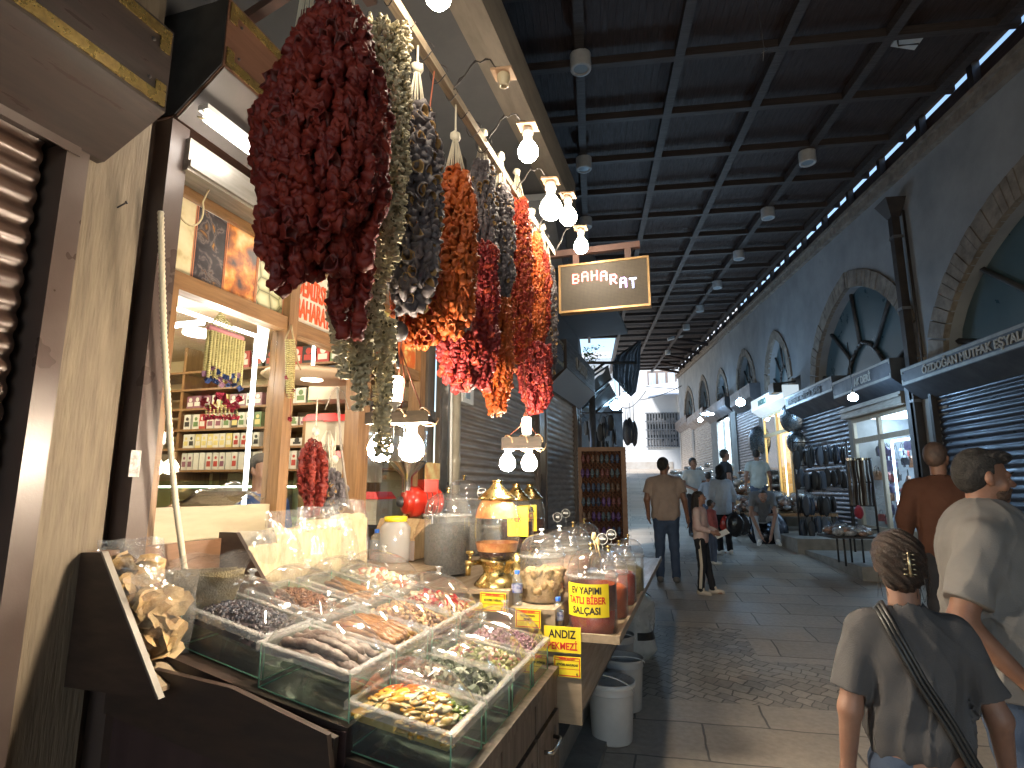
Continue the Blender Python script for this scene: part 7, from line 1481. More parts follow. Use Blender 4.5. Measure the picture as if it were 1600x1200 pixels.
# ================================================================ PEOPLE: bodies grown as smooth signed-distance surfaces
def s_eval(prims, res, k=.03, disp=None, cut=None):
    P = np.array([p[1] for p in prims]+[p[2] if p[0] == 'c' else p[1] for p in prims], float)
    rmax = np.array([max(p[3], p[4]) if p[0] == 'c' else max(p[2]) for p in prims]*2, float)
    lo = (P-rmax[:, None]).min(0)-.04; hi = (P+rmax[:, None]).max(0)+.04
    n = np.ceil((hi-lo)/res).astype(int)+1; fld = np.full(n, .25)
    ax = [lo[i]+res*np.arange(n[i]) for i in range(3)]
    for p in prims:
        if p[0] == 'c': a, b = np.array(p[1], float), np.array(p[2], float); r1, r2 = p[3], p[4]; sx, sy = (p[5], p[6]) if len(p) > 5 else (1, 1); m = max(r1, r2)*max(sx, sy, 1)+.09; l_, h_ = np.minimum(a, b)-m, np.maximum(a, b)+m
        else: a = np.array(p[1], float); m = max(p[2])+.07; l_, h_ = a-m, a+m
        i0 = np.clip(((l_-lo)/res).astype(int), 0, n); i1 = np.clip(((h_-lo)/res).astype(int)+2, 0, n)
        sl = tuple(slice(i0[i], i1[i]) for i in range(3))
        X, Y, Z = np.meshgrid(ax[0][sl[0]], ax[1][sl[1]], ax[2][sl[2]], indexing='ij')
        if p[0] == 'c':
            s_ = np.array([sx, sy, 1.0]); q = np.stack([X, Y, Z], -1)/s_; A_, B_ = a/s_, b/s_; d = B_-A_; L2 = max((d*d).sum(), 1e-9)
            h = np.clip(((q-A_)*d).sum(-1)/L2, 0, 1); f = (np.sqrt(((q-A_-h[..., None]*d)**2).sum(-1))-(r1+(r2-r1)*h))*min(sx, sy)
        else:
            yw = p[3] if len(p) > 3 else 0; c, s = math.cos(yw), math.sin(yw); dx, dy, dz = X-a[0], Y-a[1], Z-a[2]; u, v = (dx*c+dy*s), (-dx*s+dy*c); r = p[2]
            g = np.sqrt((u/r[0])**2+(v/r[1])**2+(dz/r[2])**2); f = (g-1)*min(r)
        kk = p[7] if p[0] == 'c' and len(p) > 7 else (p[4] if p[0] == 'e' and len(p) > 4 else k)
        o = fld[sl]; h = np.clip(.5+.5*(o-f)/kk, 0, 1); fld[sl] = o*(1-h)+f*h-kk*h*(1-h)
    X, Y, Z = np.meshgrid(*ax, indexing='ij')
    if disp is not None: fld = fld+disp(X, Y, Z)
    if cut is not None: fld = np.maximum(fld, cut(X, Y, Z))
    fld[0], fld[-1], fld[:, 0], fld[:, -1], fld[:, :, 0], fld[:, :, -1] = .1, .1, .1, .1, .1, .1
    return fld, lo, res
def nets(fld, lo, res):
    S = fld < 0; nx, ny, nz = fld.shape; acc = np.zeros((nx-1, ny-1, nz-1, 3)); cnt = np.zeros((nx-1, ny-1, nz-1))
    off = [(0, 0), (1, 0), (0, 1), (1, 1)]; E_ = []
    for axd in range(3):
        a = [slice(None)]*3; b = [slice(None)]*3; a[axd] = slice(0, -1); b[axd] = slice(1, None); f0, f1 = fld[tuple(a)], fld[tuple(b)]; cr = S[tuple(a)] != S[tuple(b)]
        idx = np.argwhere(cr); t = (f0[cr]/(f0[cr]-f1[cr])); pos = idx.astype(float); pos[:, axd] += t; E_.append((axd, idx, S[tuple(a)][cr]))
        o1, o2 = [i for i in range(3) if i != axd]
        for d1, d2 in off:
            c = idx.copy(); c[:, o1] -= d1; c[:, o2] -= d2; ok = (c >= 0).all(1) & (c[:, 0] < nx-1) & (c[:, 1] < ny-1) & (c[:, 2] < nz-1)
            np.add.at(acc, tuple(c[ok].T), pos[ok]); np.add.at(cnt, tuple(c[ok].T), 1)
    act = cnt > 0; ids = np.full(cnt.shape, -1); ids[act] = np.arange(act.sum()); V = acc[act]/cnt[act][:, None]*res+lo; Fs = []
    for axd, idx, ins in E_:
        o1, o2 = [(1, 2), (2, 0), (0, 1)][axd]; ok = (idx[:, o1] > 0) & (idx[:, o2] > 0); idx = idx[ok]; ins = ins[ok]; q = []
        for d1, d2 in ((0, 0), (1, 0), (1, 1), (0, 1)): c = idx.copy(); c[:, o1] -= d1; c[:, o2] -= d2; q.append(ids[np.clip(c[:, 0], 0, nx-2), np.clip(c[:, 1], 0, ny-2), np.clip(c[:, 2], 0, nz-2)])
        q = np.stack(q, 1); q = q[(q >= 0).all(1)] if False else q; good = (q >= 0).all(1); q = q[good]; ins = ins[good]; q[ins] = q[ins][:, ::-1]; Fs.append(q[:, ::-1])
    return V, np.concatenate(Fs)
def surf(name, prims, res, m, parent, k=.03, disp=None, cut=None, sc=1.0, label=None):
    V, Fc = nets(*s_eval(prims, res, k, disp, cut)); me = bpy.data.meshes.new(name); V = V*sc
    me.vertices.add(len(V)); me.vertices.foreach_set('co', V.ravel()); me.loops.add(len(Fc)*4); me.loops.foreach_set('vertex_index', Fc.ravel().astype(np.int32))
    me.polygons.add(len(Fc)); me.polygons.foreach_set('loop_start', np.arange(0, len(Fc)*4, 4)); me.polygons.foreach_set('loop_total', np.full(len(Fc), 4)); me.update(calc_edges=True); me.validate()
    me.polygons.foreach_set('use_smooth', [True]*len(me.polygons)); me.materials.append(m); o = bpy.data.objects.new(name, me); COL.objects.link(o); o.parent = parent.o
    if label: o['label'] = label
    t = Th(); t.o = o; t.base = (0, 0, 0); return t
M_skin = mat('skin', (.30, .165, .115), .5, 0, (.25, .13, .09), nscale=9, sss=.08, bump=.1, bscale=120); M_skin2 = mat('warm tan skin', (.27, .135, .085), .5, 0, (.22, .105, .066), nscale=9, sss=.08, bump=.12, bscale=120)
M_hairb = mat('brown hair', (.040, .018, .010), .5, 0, (.016, .009, .006), nscale=5, stretch=(9, 2, 9), bump=.8, bscale=30, bdist=.01); M_haird = mat('black hair', (.016, .012, .011), .45, 0, (.035, .028, .025), nscale=8, stretch=(8, 3, 8), bump=.8, bscale=35)
M_hairg = mat('greying short hair', (.008, .007, .006), .75, 0, (.032, .028, .026), nscale=30, bump=.8, bscale=120)
def cloth(name, c, c2=None): return mat(name, c, .85, 0, c2 or tuple(x*.8 for x in c), nscale=4, bump=.25, bscale=220, spec=.25)
def hand(w, d, n, side, s=1.0, curl=.6):
    """palm from wrist w along d, n is the palm normal, side +1/-1 puts the thumb"""
    w, d, n = Vector(w), Vector(d).normalized(), Vector(n).normalized(); e = d.cross(n).normalized()*side; P = []
    c = w+d*.055*s; P.append(('c', tuple(w), tuple(c), .024*s, .030*s, 1, 1, .02)); 
    for i, L in enumerate((.038, .044, .041, .032)):
        b = w+d*.085*s+e*(.027-.018*i)*s; a1 = (d*(1-curl*.3)+n*curl*.6).normalized(); m_ = b+a1*L*s; a2 = (d*(1-curl*.9)+n*curl*1.0).normalized(); t_ = m_+a2*L*.75*s
        P.append(('c', tuple(c+e*(.020-.013*i)*s), tuple(b), .013*s, .0105*s, 1, 1, .008)); P.append(('c', tuple(b), tuple(m_), .010*s, .009*s, 1, 1, .004)); P.append(('c', tuple(m_), tuple(t_), .009*s, .007*s, 1, 1, .004))
    b = w+d*.025*s+e*.026*s; m_ = b+(d*.6+e*.7+n*.3).normalized()*.042*s; P.append(('c', tuple(b), tuple(m_), .013*s, .011*s, 1, 1, .008)); P.append(('c', tuple(m_), tuple(m_+(d*.9+n*.4).normalized()*.03*s), .010*s, .008*s, 1, 1, .004))
    return P
def Hd(p, c, yaw, tilt=0):   # head-local to body coordinates
    v = Matrix.Rotation(tilt, 3, 'X') @ Vector(p); v = Matrix.Rotation(yaw, 3, 'Z') @ v; return tuple(Vector(c)+v)
def person(label, pos, H, rz, look=0, girth=1.0, belly=0, sh=.185, skin=None, hair=None, hairst='short', top=None, bottom=None, shoes=None, arms=None, legs=None, lean=(0, 0), res=.013, sleeve=.5, face=True, fold=1.0, hem=.86, tiltx=0, topn='shirt', head_up=0, hres=None, nohair=False, trousers='trousers'):
    """built for a body of 1.75 m, front towards local -y, then scaled; arms: ((elbow),(hand)) per side, legs: ((knee),(ankle))"""
    t = thing('person', label, 'person', (pos[0], pos[1], pos[2]), rz=rz); sc = H/1.75; t.base = (0, 0, 0); t.o.scale = (sc, sc, sc); skin = skin or M_skin; g = girth; sn = t
    lx, ly_ = lean; ch = (lx, ly_, 1.30); nk = (lx*1.15, ly_*1.25, 1.475+head_up*.5); hc = (lx*1.3, ly_*1.45-.015, 1.64+head_up)
    arms = arms or (((-.26, .03, 1.16), (-.27, -.03, .90)), ((.26, .03, 1.16), (.27, -.03, .90))); legs = legs or (((-.10, -.01, .50), (-.11, .02, .085)), ((.10, -.01, .50), (.11, .02, .085)))
    B = [('c', (0, .0, .96), (lx*.5, ly_*.5, 1.10), .135*g, .125*g, 1.12, .80), ('c', (lx*.5, ly_*.5, 1.10), (lx, ly_, 1.33), .125*g, .135*g, 1.15, .78), ('c', (lx-sh*.72, ly_, 1.405), (lx+sh*.72, ly_, 1.405), .062, .062), ('c', nk, (hc[0], hc[1]+.015, hc[2]-.05), .056+.006*(g-1), .052)]
    if belly: B.append(('e', (0, -.07-belly*.35, 1.06), (.15*g, .12+belly, .19), 0, .08))
    hands = []
    for i, sx in enumerate((-1, 1)):
        el, ha = arms[i]; S_ = (lx+sx*sh, ly_, 1.405); B += [('c', S_, el, .050*g**.6, .040*g**.4), ('c', el, ha, .040*g**.4, .026)]
        d = Vector(ha)-Vector(el); d.normalize(); nrm = Vector((-sx, 0, 0)) if abs(d.x) < .8 else Vector((0, -1, 0)); nrm = (nrm-d*nrm.dot(d)).normalized(); B += hand(ha, d, nrm, 1 if sx > 0 else -1, 1, .45)
        kn, an = legs[i]; hp = (sx*.085, 0, .92); B += [('c', hp, kn, .082*g**.6, .055), ('c', kn, an, .052, .036)]
        fd = Vector((.03*sx, -1, 0)).normalized(); B.append(('c', (an[0], an[1]+.02, an[2]-.045), (an[0]+fd.x*.13, an[1]-.15, an[2]-.058), .034, .026))
    # head: cranium, jaw, brow, nose, lips, chin, ears
    f = lambda x, y, z: Hd((x, y, z), hc, look, tiltx)
    B += [('e', f(0, .012, .035), (.073, .090, .082), look, .03), ('e', f(0, -.022, -.035), (.056, .066, .075), look, .03), ('c', f(-.03, -.078, .018), f(.03, -.078, .018), .014, .014, 1, 1, .015), ('c', f(0, -.088, .008), f(0, -.108, -.022), .009, .0135, 1, 1, .012), ('e', f(.014, -.094, -.026), (.009, .01, .008), look, .008), ('e', f(-.014, -.094, -.026), (.009, .01, .008), look, .008),
          ('c', f(-.014, -.089, -.052), f(.014, -.089, -.052), .0065, .0065, 1, 1, .006), ('c', f(-.012, -.087, -.062), f(.012, -.087, -.062), .007, .007, 1, 1, .006), ('e', f(0, -.076, -.088), (.024, .02, .018), look, .02), ('e', f(.046, -.055, -.03), (.02, .02, .024), look, .02), ('e', f(-.046, -.055, -.03), (.02, .02, .024), look, .02)]
    for sx in (-1, 1): B += [('e', f(sx*.076, .008, -.002), (.012, .018, .030), look+sx*.35, .006), ('e', f(sx*.073, -.004, -.026), (.009, .010, .012), look, .006)]
    surf('body', B, hres or res, skin, t, .022)
    if face:
        for sx in (-1, 1):
            q = MB(); c = f(sx*.029, -.0700, .004); q.ball(c, .0115, 10, 8); o = part('eye', q, mat('eye white', (.6, .58, .55), .3), t); q = MB(); q.ball(f(sx*.029, -.0778, .004), .0055, 8, 6); part('iris', q, M_black, o)
            q = MB(); q.tube([f(sx*.012, -.0985, .024), f(sx*.03, -.097, .030), f(sx*.047, -.084, .024)], .0038, 6); part('eyebrow', q, hair or M_haird, t)
        q = MB(); q.tube([f(-.020, -.0875, -.057), f(-.008, -.0955, -.0565), f(.008, -.0955, -.0565), f(.020, -.0875, -.057)], .0042, 6); part('lips', q, mat('lips', (.26, .10, .08), .45), t)
    hm = hair or M_haird; no = noise_f(int(abs(pos[0]*37)) % 50)
    if hairst == 'short': surf('hair', [('e', f(0, .016, .038), (.080, .097, .092), look, .02), ('e', f(0, .045, -.0), (.070, .065, .075), look, .02)], min(res, .009), hm, t, .02, lambda X, Y, Z: .0025*np.sin(X*160)*np.sin(Y*140+Z*90), lambda X, Y, Z: face_cut(X, Y, Z, hc, look, .055, -.01))
    if hairst == 'updo':
        hd = [('e', f(0, .014, .037), (.091, .106, .099), look, .03), ('e', f(0, .072, .0), (.078, .05, .085), look, .03), ('e', f(0, .07, .01), (.062, .045, .075), look, .03), ('e', f(-.035, .092, .045), (.042, .035, .05), look, .02), ('e', f(.03, .09, .03), (.04, .032, .05), look, .02), ('e', f(0, .06, -.05), (.05, .04, .04), look, .03)]
        surf('hair', hd, .006, hm, t, .02, lambda X, Y, Z: .002*np.sin(X*90-Z*70+np.sin(Z*45)*1.8)+.0025*np.sin(X*210-Z*170+Y*60)+.0012*np.sin(X*420-Z*330), lambda X, Y, Z: face_cut(X, Y, Z, hc, look, .05, -.06))
        q = MB(); 
        for sx in (-1, 1):
            for k in range(5): q.tube([f(sx*.004-.02, .128, .05-.018*k), f(-.02+sx*.016, .132, .05-.018*k), f(-.02+sx*.024, .118, .046-.018*k)], .003, 5)
        q.tube([f(-.02, .131, .06), f(-.02, .133, -.03)], .006, 6); part('hair_clip', q, mat('metal clip', (.5, .44, .3), .25, .9), t)
        rr = random.Random(4)
        for k in range(26):
            x0 = rr.uniform(-.085, .08); q = MB(); q.tube([f(x0, .05, .02+rr.uniform(-.06, .06)), f(x0*1.12, .06, -.04+rr.uniform(-.03, .03)), f(x0*1.1+rr.uniform(-.02, .02), .06, -.10+rr.uniform(-.04, .05))], .0009, 4); part('loose_strand', q, hm, t)
    if hairst == 'long': surf('hair', [('e', f(0, .02, .03), (.088, .100, .095), look, .03), ('c', f(0, .06, .0), f(0, .085, -.24), .085, .075, 1, 1, .04), ('c', f(.07, .02, 0), f(.085, .02, -.2), .03, .035, 1, 1, .03), ('c', f(-.07, .02, 0), f(-.085, .02, -.2), .03, .035, 1, 1, .03)], .010, hm, t, .03, lambda X, Y, Z: .006*np.sin(X*70+Z*30)*np.sin(Y*80+Z*45), lambda X, Y, Z: face_cut(X, Y, Z, hc, look, .045, -.5))
    if hairst == 'scarf': surf('head_scarf', [('e', f(0, .012, .03), (.090, .103, .105), look, .03), ('c', f(0, .02, -.05), f(0, .03, -.2), .09, .12, 1, .8, .04), ('c', f(0, .07, -.1), f(0, .12, -.42), .07, .09, 1.2, .6, .04)], .011, hm, t, .04, lambda X, Y, Z: .004*np.sin(X*50+Z*70), lambda X, Y, Z: face_cut(X, Y, Z, hc, look, .05, -.09))
    # clothes
    e = .013; T_ = [('c', (0, 0, hem+.10), (lx*.5, ly_*.5, 1.10), .142*g+e, .130*g+e, 1.12, .82), ('c', (lx*.5, ly_*.5, 1.10), (lx, ly_, 1.34), .130*g+e, .138*g+e, 1.15, .80), ('c', (lx-sh*.78, ly_, 1.408), (lx+sh*.78, ly_, 1.408), .064+e, .064+e), ('c', (lx, ly_, 1.42), (nk[0], nk[1]+.01, nk[2]), .085, .066)]
    if belly: T_.append(('e', (0, -.07-belly*.35, 1.04), (.15*g+e, .13+belly+e, .20), 0, .09))
    for i, sx in enumerate((-1, 1)):
        el, ha = Vector(arms[i][0]), Vector(arms[i][1]); S_ = Vector((lx+sx*sh, ly_, 1.405)); r = .056*g**.6
        if sleeve <= 1: T_.append(('c', tuple(S_), tuple(S_.lerp(el, sleeve)), r+e*.6, r+e*1.05))
        else: T_ += [('c', tuple(S_), tuple(el), r+e*.6, .05*g**.4+e), ('c', tuple(el), tuple(el.lerp(ha, sleeve-1)), .05*g**.4+e*.8, .032+e)]
    sd_ = len(label)
    def dis(X, Y, Z):
        w = np.sin(X*31+Z*17+1.3*np.sin(Z*9+sd_)+sd_)*np.sin(Z*13-X*9+sd_*2)+.6*np.sin(X*60+Z*22+2*np.sin(Y*20+Z*7)); w2 = np.clip((1.42-Z)/.3, 0, 1); a_ = np.arctan2(Y, X); fine = np.exp(-3.5*np.abs(np.sin(a_*5.5+Z*6+1.7*np.sin(Z*11+sd_)+sd_)))+.7*np.exp(-4*np.abs(np.sin(a_*3.2-Z*10+sd_*1.7+1.2*np.sin(a_*4)))); return -.0045*fold*w*(.35+.65*w2)-.0065*fold*(fine-.5)*(.45+.55*w2)
    hz = hem
    def hc_(X, Y, Z):
        c_ = (hz-Z)+.0015*np.sin(X*25+Y*18)
        ball_ = .062-np.sqrt((X-nk[0])**2+(Y-nk[1])**2+((Z-nk[2]-.035)*1.1)**2)
        c_ = np.maximum(c_, ball_)
        for i in range(2):
            el, ha = Vector(arms[i][0]), Vector(arms[i][1]); S_ = Vector((lx+(-1, 1)[i]*sh, ly_, 1.405)); p0, p1 = (S_, el) if sleeve <= 1 else (el, ha); fr = sleeve if sleeve <= 1 else sleeve-1
            d = (p1-p0).normalized(); q0 = p0.lerp(p1, fr)+d*.004; pl_ = (X-q0.x)*d.x+(Y-q0.y)*d.y+(Z-q0.z)*d.z; px_, py_, pz_ = X-q0.x, Y-q0.y, Z-q0.z; near = np.minimum(.056*g**.6+.04-np.sqrt(np.maximum(0, px_**2+py_**2+pz_**2-(px_*d.x+py_*d.y+pz_*d.z)**2)), .13-np.sqrt(px_**2+py_**2+pz_**2))
            near = np.minimum(near, (X-lx)*(-1, 1)[i]-.178*g) if sleeve <= 1 else near; c_ = np.maximum(c_, np.minimum(pl_, near))
        return c_
    surf(topn, T_, res if not hres else hres+.001, top, t, .028, dis, hc_)
    Lg = [('c', (0, 0, .94), (0, 0, .97), .137*g+.002, .130*g, 1.08, .80)]
    for i, sx in enumerate((-1, 1)): kn, an = legs[i]; Lg += [('c', (sx*.085, 0, .92), kn, .092*g**.6, .070), ('c', kn, (an[0], an[1], an[2]+.0), .068, .058)]
    surf(trousers, Lg, res, bottom, t, .03, lambda X, Y, Z: -.004*fold*np.sin(Z*38+X*20)*np.sin(Y*30+Z*11), lambda X, Y, Z: np.maximum(Z-.985, (min(legs[0][1][2], legs[1][1][2])-.03)-Z))
    for i, sx in enumerate((-1, 1)):
        an = legs[i][1]; surf('shoe', [('c', (an[0], an[1]+.035, an[2]-.038), (an[0]+.02*sx, an[1]-.16, an[2]-.050), .046, .038, 1, 1), ('c', (an[0], an[1]+.02, an[2]-.03), (an[0], an[1]-.02, an[2]+.02), .045, .046)], .011, shoes, t, .02, None, lambda X, Y, Z, a=an: (a[2]-.083)-Z)
    return t, f
def face_cut(X, Y, Z, hc, look, fwd, low):
    """cut that leaves the face free: positive in front of the hairline below the forehead, and under the nape"""
    c, s = math.cos(look), math.sin(look); dx, dy, dz = X-hc[0], Y-hc[1], Z-hc[2]; u, v = dx*c+dy*s, -dx*s+dy*c
    front = np.minimum((-v-.018)+.0, (.058-dz)+(-v-.05)*.25); side = np.minimum(-v+.012, .01-dz)
    nape = (low-.045)-dz-.3*np.clip(v, 0, 1)
    return np.maximum(np.maximum(front, side), nape)
D = math.radians
# --- foreground couple
wp = atY(1408, 900, 2.15)
M_grt = cloth('grey jersey', (.105, .10, .102), (.088, .084, .086)); M_jean = cloth('blue denim', (.06, .085, .14), (.09, .12, .18)); M_gshirt = cloth('light grey jersey', (.22, .208, .20), (.18, .17, .162))
wt, wf = person('woman seen from behind with pinned up brown hair, grey t-shirt and black shoulder bag', (wp.x, 2.15, gz(2.15)), 1.46, D(174), look=D(-12), girth=1.04, sh=.162, hair=M_hairb, hairst='updo', top=M_grt, bottom=M_jean, shoes=M_black,
       arms=(((-.255, .03, 1.13), (-.30, -.06, .90)), ((.232, .02, 1.12), (.245, -.04, .88))), res=.010, hres=.007, sleeve=.76, fold=1.6, hem=.955, head_up=.018)
# strap and bag ride on her body: separate thing carried by her
def wl_(x, y, z): v = Matrix.Rotation(D(174), 3, 'Z') @ Vector((x, y, z)); k = 1.46/1.75; return (wp.x+v.x*k, 2.15+v.y*k, gz(2.15)+v.z*k)
hb_ = thing('shoulder_bag', 'black shoulder bag with a wide ribbed strap worn across the back of the woman', 'bag', wl_(-.26, .1, .85))
q = MB(); sp = [wl_(*p) for p in ((.09, -.06, 1.475), (.098, .03, 1.505), (.093, .10, 1.46), (.07, .135, 1.38), (.02, .146, 1.26), (-.05, .152, 1.13), (-.11, .153, 1.0), (-.175, .145, .90), (-.23, .11, .82))]
for off in (-.011, 0, .011):
    q.tube([(p[0]+off*.8, p[1], p[2]+off*.9) for p in sp], .0075, 6)
part('strap', q, M_black, hb_)
c = wl_(-.29, .09, .74); q = MB(); q.ball(c, .14, 18, 12, (.95, .55, .72)); part('body', q, mat('black leather', (.012, .012, .013), .3, 0, (.022, .02, .02), nscale=12, bump=.4, bscale=40), hb_)
q = MB(); c2_ = wl_(-.225, .16, .80); q.lathe(c2_, [(.016, -.004), (.02, 0), (.016, .004)], 16, Matrix.Rotation(math.pi/2, 4, 'X')); q.box((c2_[0]-.012, c2_[1]-.006, c2_[2]-.06), (c2_[0]+.012, c2_[1]+.006, c2_[2]-.025)); part('ring_clasp', q, M_brass, hb_)
mp_ = atY(1536, 800, 2.82)
mt_, mf = person('big bearded man with short dark hair and a light grey t-shirt, looking right', (mp_.x, 2.82, gz(2.82)), 1.735, D(56), look=D(26), girth=1.60, belly=.11, sh=.225, skin=M_skin2, hair=M_hairg, top=M_gshirt, bottom=M_jean, shoes=M_black,
       arms=(((-.345, .09, 1.10), (-.26, -.10, .86)), ((.31, .0, 1.14), (.30, -.16, .98))), res=.011, hres=.0065, sleeve=.78, fold=1.5, hem=.80, tiltx=D(5), head_up=.012)
surf('beard', [('e', mf(0, -.045, -.062), (.058, .052, .050), D(26), .02), ('c', mf(-.018, -.095, -.042), mf(.018, -.095, -.042), .006, .006, 1, 1, .01)], .006, mat('dark stubble beard', (.045, .028, .02), .7, 0, (.10, .055, .035), nscale=30, bump=.8, bscale=160), mt_, .01, lambda X, Y, Z: .002*np.sin(X*300)*np.sin(Z*280+Y*200), lambda X, Y, Z, h=mf(0, 0, -.034): Z-h[2]-.0)
surf('hair_top', [('e', mf(0, -.012, .090), (.070, .088, .032), D(26), .02), ('c', mf(-.03, -.066, .084), mf(.03, -.066, .084), .017, .017, 1, 1, .02)], .006, M_haird, mt_, .02, lambda X, Y, Z: .0035*np.sin(X*90+Y*120)*np.sin(Y*150+X*60))
bp = atY(1464, 720, 5.3); zt_ = atY(1470, 694, 5.3).z-gz(5.3)
person('man with a shaved head and glasses in a rust brown shirt, seen from behind', (bp.x, 5.3, gz(5.3)), zt_, D(160), look=D(-25), girth=1.12, skin=M_skin2, hair=mat('shaved stubble', (.10, .06, .045), .6, 0, (.07, .045, .035), nscale=20), top=cloth('rust brown shirt', (.095, .04, .024), (.075, .03, .018)), bottom=cloth('dark trousers', (.03, .03, .035)), shoes=M_black, sleeve=1.9, res=.012)
# --- middle distance
def foot(u, v, y=None): 
    y0, y1 = 1.0, 30.0
    for _ in range(40):
        m = (y0+y1)/2; p = atY(u, v, m)
        if p.z > gz(m): y0 = m
        else: y1 = m
    return atY(u, v, y0)
p = foot(1045, 910); person('man in a beige t-shirt and dark jeans standing with his back to the camera', (p.x, p.y, gz(p.y)), atY(1045, 716, p.y).z-gz(p.y), D(172), look=D(-30), girth=1.22, sh=.2, skin=M_skin2, hair=M_hairg, top=cloth('beige jersey', (.36, .265, .215)), bottom=cloth('dark denim', (.04, .058, .10), (.06, .085, .14)), shoes=mat('grey shoe', (.12, .11, .10), .6), arms=(((-.27, .03, 1.15), (-.30, -.02, .90)), ((.26, .0, 1.15), (.25, -.10, .93))), sleeve=.62, res=.012)
p = foot(1100, 928); gt, gf = person('girl with long curly dark hair, pale pink sweatshirt and black trousers with a cream stripe', (p.x, p.y, gz(p.y)), atY(1085, 768, p.y).z-gz(p.y), D(62), look=D(12), girth=1.02, sh=.16, hair=M_haird, hairst='long', top=cloth('pale pink fleece', (.52, .42, .38), (.48, .30, .27)), bottom=cloth('black jersey', (.02, .02, .024)), shoes=mat('cream sneaker', (.5, .42, .34), .6), arms=(((-.22, -.02, 1.14), (-.12, -.24, 1.06)), ((.22, -.02, 1.12), (.13, -.25, 1.05))), legs=(((-.11, -.03, .50), (-.14, .0, .085)), ((.10, -.05, .50), (.13, -.12, .085))), sleeve=1.85, res=.012, topn='sweatshirt')
q = MB()
for lg, hx in ((((-.11, -.03, .50), (-.14, .0, .12)), -.085),): kn, an = lg; q.grid(lambda u, v: (lambda P: (P[0]-.075, P[1]-.02+.05*(u-.5), P[2]))((hx+(kn[0]-hx)*min(1, v*2)+(an[0]-kn[0])*max(0, v*2-1)-.01, (kn[1])*min(1, v*2)+(an[1]-kn[1])*max(0, v*2-1), .92+(kn[2]-.92)*min(1, v*2)+(an[2]-kn[2])*max(0, v*2-1))), 2, 12)
part('side_stripe', q, cloth('cream stripe', (.5, .44, .36)), gt)
k = (atY(1085, 768, p.y).z-gz(p.y))/1.75; hv = Matrix.Rotation(D(62), 3, 'Z') @ Vector((.02, -.36, 1.03)); cpos = (p.x+hv.x*k, p.y+hv.y*k, gz(p.y)+hv.z*k)
q = MB(); q.cbox(cpos, (.17, .10, .006), Matrix.Rotation(-.45, 4, 'Y') @ Matrix.Rotation(.5, 4, 'X')); solo('paper_card', q, M_white2, 'white folded card held in the hands of the girl in pale pink', 'card', cpos)
p = foot(1118, 884); person('small child in a pink top and blue trousers half hidden behind the girl', (p.x, p.y+.15, gz(p.y+.15)), 1.0, D(110), girth=1.1, sh=.16, hair=M_haird, hairst='short', top=cloth('pink cotton', (.45, .13, .13)), bottom=cloth('light denim', (.10, .13, .2)), shoes=M_white2, sleeve=1.6, res=.014)
p = foot(1133, 866); H_ = atY(1132, 728, p.y).z-gz(p.y)
person('woman in a black headscarf and pale blue shirt carrying black bags', (p.x, p.y, gz(p.y)), H_, D(205), look=D(-20), girth=1.22, sh=.19, hair=cloth('black scarf', (.015, .014, .016)), hairst='scarf', top=cloth('pale blue cotton', (.42, .47, .55)), bottom=cloth('black jersey', (1, 1, 1)), shoes=M_white2, arms=(((-.28, .02, 1.14), (-.28, -.06, .92)), ((.26, .02, 1.15), (.22, -.10, .92))), sleeve=1.5, res=.013, hem=.78, topn='long_shirt')
for k_, (dx, dy, s_, c_, l_) in enumerate(((.20, -.12, .17, (.015, .015, .018), 'larger black carrier bag in the hand of the woman with the headscarf'), (.36, .02, .15, (.02, .02, .024), 'second black carrier bag, right of the larger one'), (.05, .05, .12, (.45, .04, .03), 'red carrier bag behind the black bags'))):
    b0 = (p.x+dx-.05, p.y+dy-.1, gz(p.y)+.52); q = MB(); q.ball((b0[0], b0[1], b0[2]), s_, 16, 12, (.9, .6, 1.2), jit=.07, rn=random.Random(k_)); q.tube([(b0[0]-.03, b0[1], b0[2]+s_*1.0), (b0[0], b0[1], b0[2]+s_*1.9), (b0[0]+.03, b0[1], b0[2]+s_*1.0)], .012, 5); solo('carrier_bag', q, mat('bag film %d' % k_, c_, .22, 0, tuple(x*1.6+.01 for x in c_), nscale=9, bump=.7, bscale=14), l_, 'bag', b0)
def far(label, u, vt, y, rz, **kw): p = atY(u, vt, y); return person(label, (p.x, y, gz(y)), p.z-gz(y), rz, res=.016, **kw)
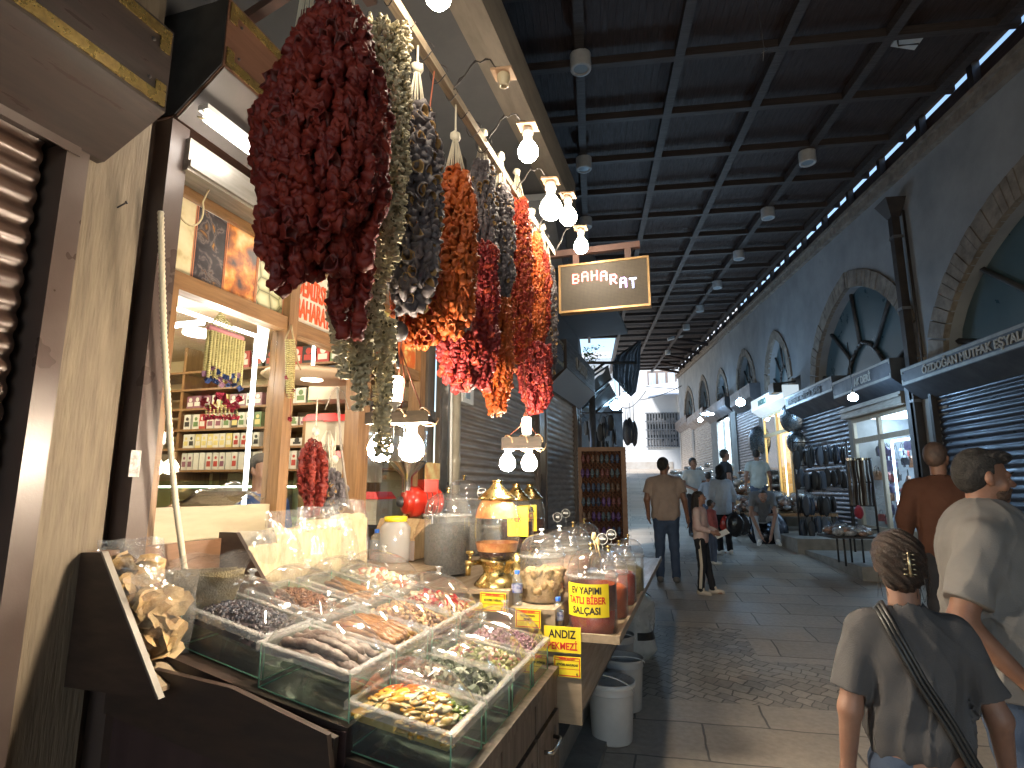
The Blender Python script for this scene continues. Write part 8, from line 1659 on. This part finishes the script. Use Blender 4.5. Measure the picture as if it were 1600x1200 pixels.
far('young man in a white t-shirt with a dark waist bag facing the camera', 1082, 716, 13.2, D(10), look=D(20), hair=M_haird, top=cloth('white jersey', (.55, .56, .55)), bottom=cloth('black jersey', (1, 1, 1)), shoes=M_black, sleeve=.6, arms=(((-.25, .0, 1.15), (-.10, -.2, 1.06)), ((.25, .0, 1.15), (.1, -.2, 1.06))))
far('girl with dark bobbed hair and a pale top seen from behind', 1106, 738, 12.6, D(175), hair=M_haird, hairst='short', top=cloth('pale blue cotton', (1, 1, 1)), bottom=cloth('light denim', (1, 1, 1)), shoes=M_white2, sh=.15, sleeve=.7)
far('balding man in a dark t-shirt looking right over the stall', 1131, 703, 13.6, D(100), look=D(-5), hair=M_haird, girth=1.15, top=cloth('charcoal jersey', (.03, .032, .038)), bottom=cloth('dark denim', (1, 1, 1)), shoes=M_black, sleeve=.6)
far('man in a light t-shirt standing with his back turned at the golden shop', 1181, 703, 14.9, D(176), look=D(-15), hair=M_haird, girth=1.05, top=cloth('pale mint jersey', (.48, .54, .54)), bottom=cloth('light denim', (1, 1, 1)), shoes=M_black, sleeve=.6)
# sitting on the kerb, bent forward over the shoes
p = foot(1196, 852); sp_ = (p.x, p.y+.12, gz(p.y)-.35)
person('person in pale trousers sitting on the kerb, bent forward to tie a white shoe', sp_, 1.62, D(-12), look=0, hair=M_haird, top=cloth('grey top', (.16, .17, .19)), bottom=cloth('pale grey trousers', (.40, .42, .46)), shoes=M_white2, lean=(0.02, -.36), tiltx=D(35), head_up=-.26,
       arms=(((-.22, -.45, 1.02), (-.06, -.52, .60)), ((.24, -.45, 1.02), (.12, -.52, .58))), legs=(((-.17, -.40, 1.02), (-.10, -.42, .48)), ((.22, -.30, .98), (.26, -.30, .48))), sleeve=.6, res=.014, hem=.84)
# shopkeeper inside
tp = atS(478, 705, 3.95); wpos = F2W((tp[0]-.06, 3.0, 0)); person('shopkeeper in a blue shirt leaning over the glass counter inside the shop', (F2W((tp[0]+.35, 3.05, 0)).x, F2W((tp[0]+.35, 3.05, 0)).y, .25), 1.55, D(70), hair=M_haird, top=cloth('blue cotton shirt', (.05, .10, .25)), bottom=cloth('dark trousers', (1, 1, 1)), shoes=M_black, sleeve=.7, res=.014)
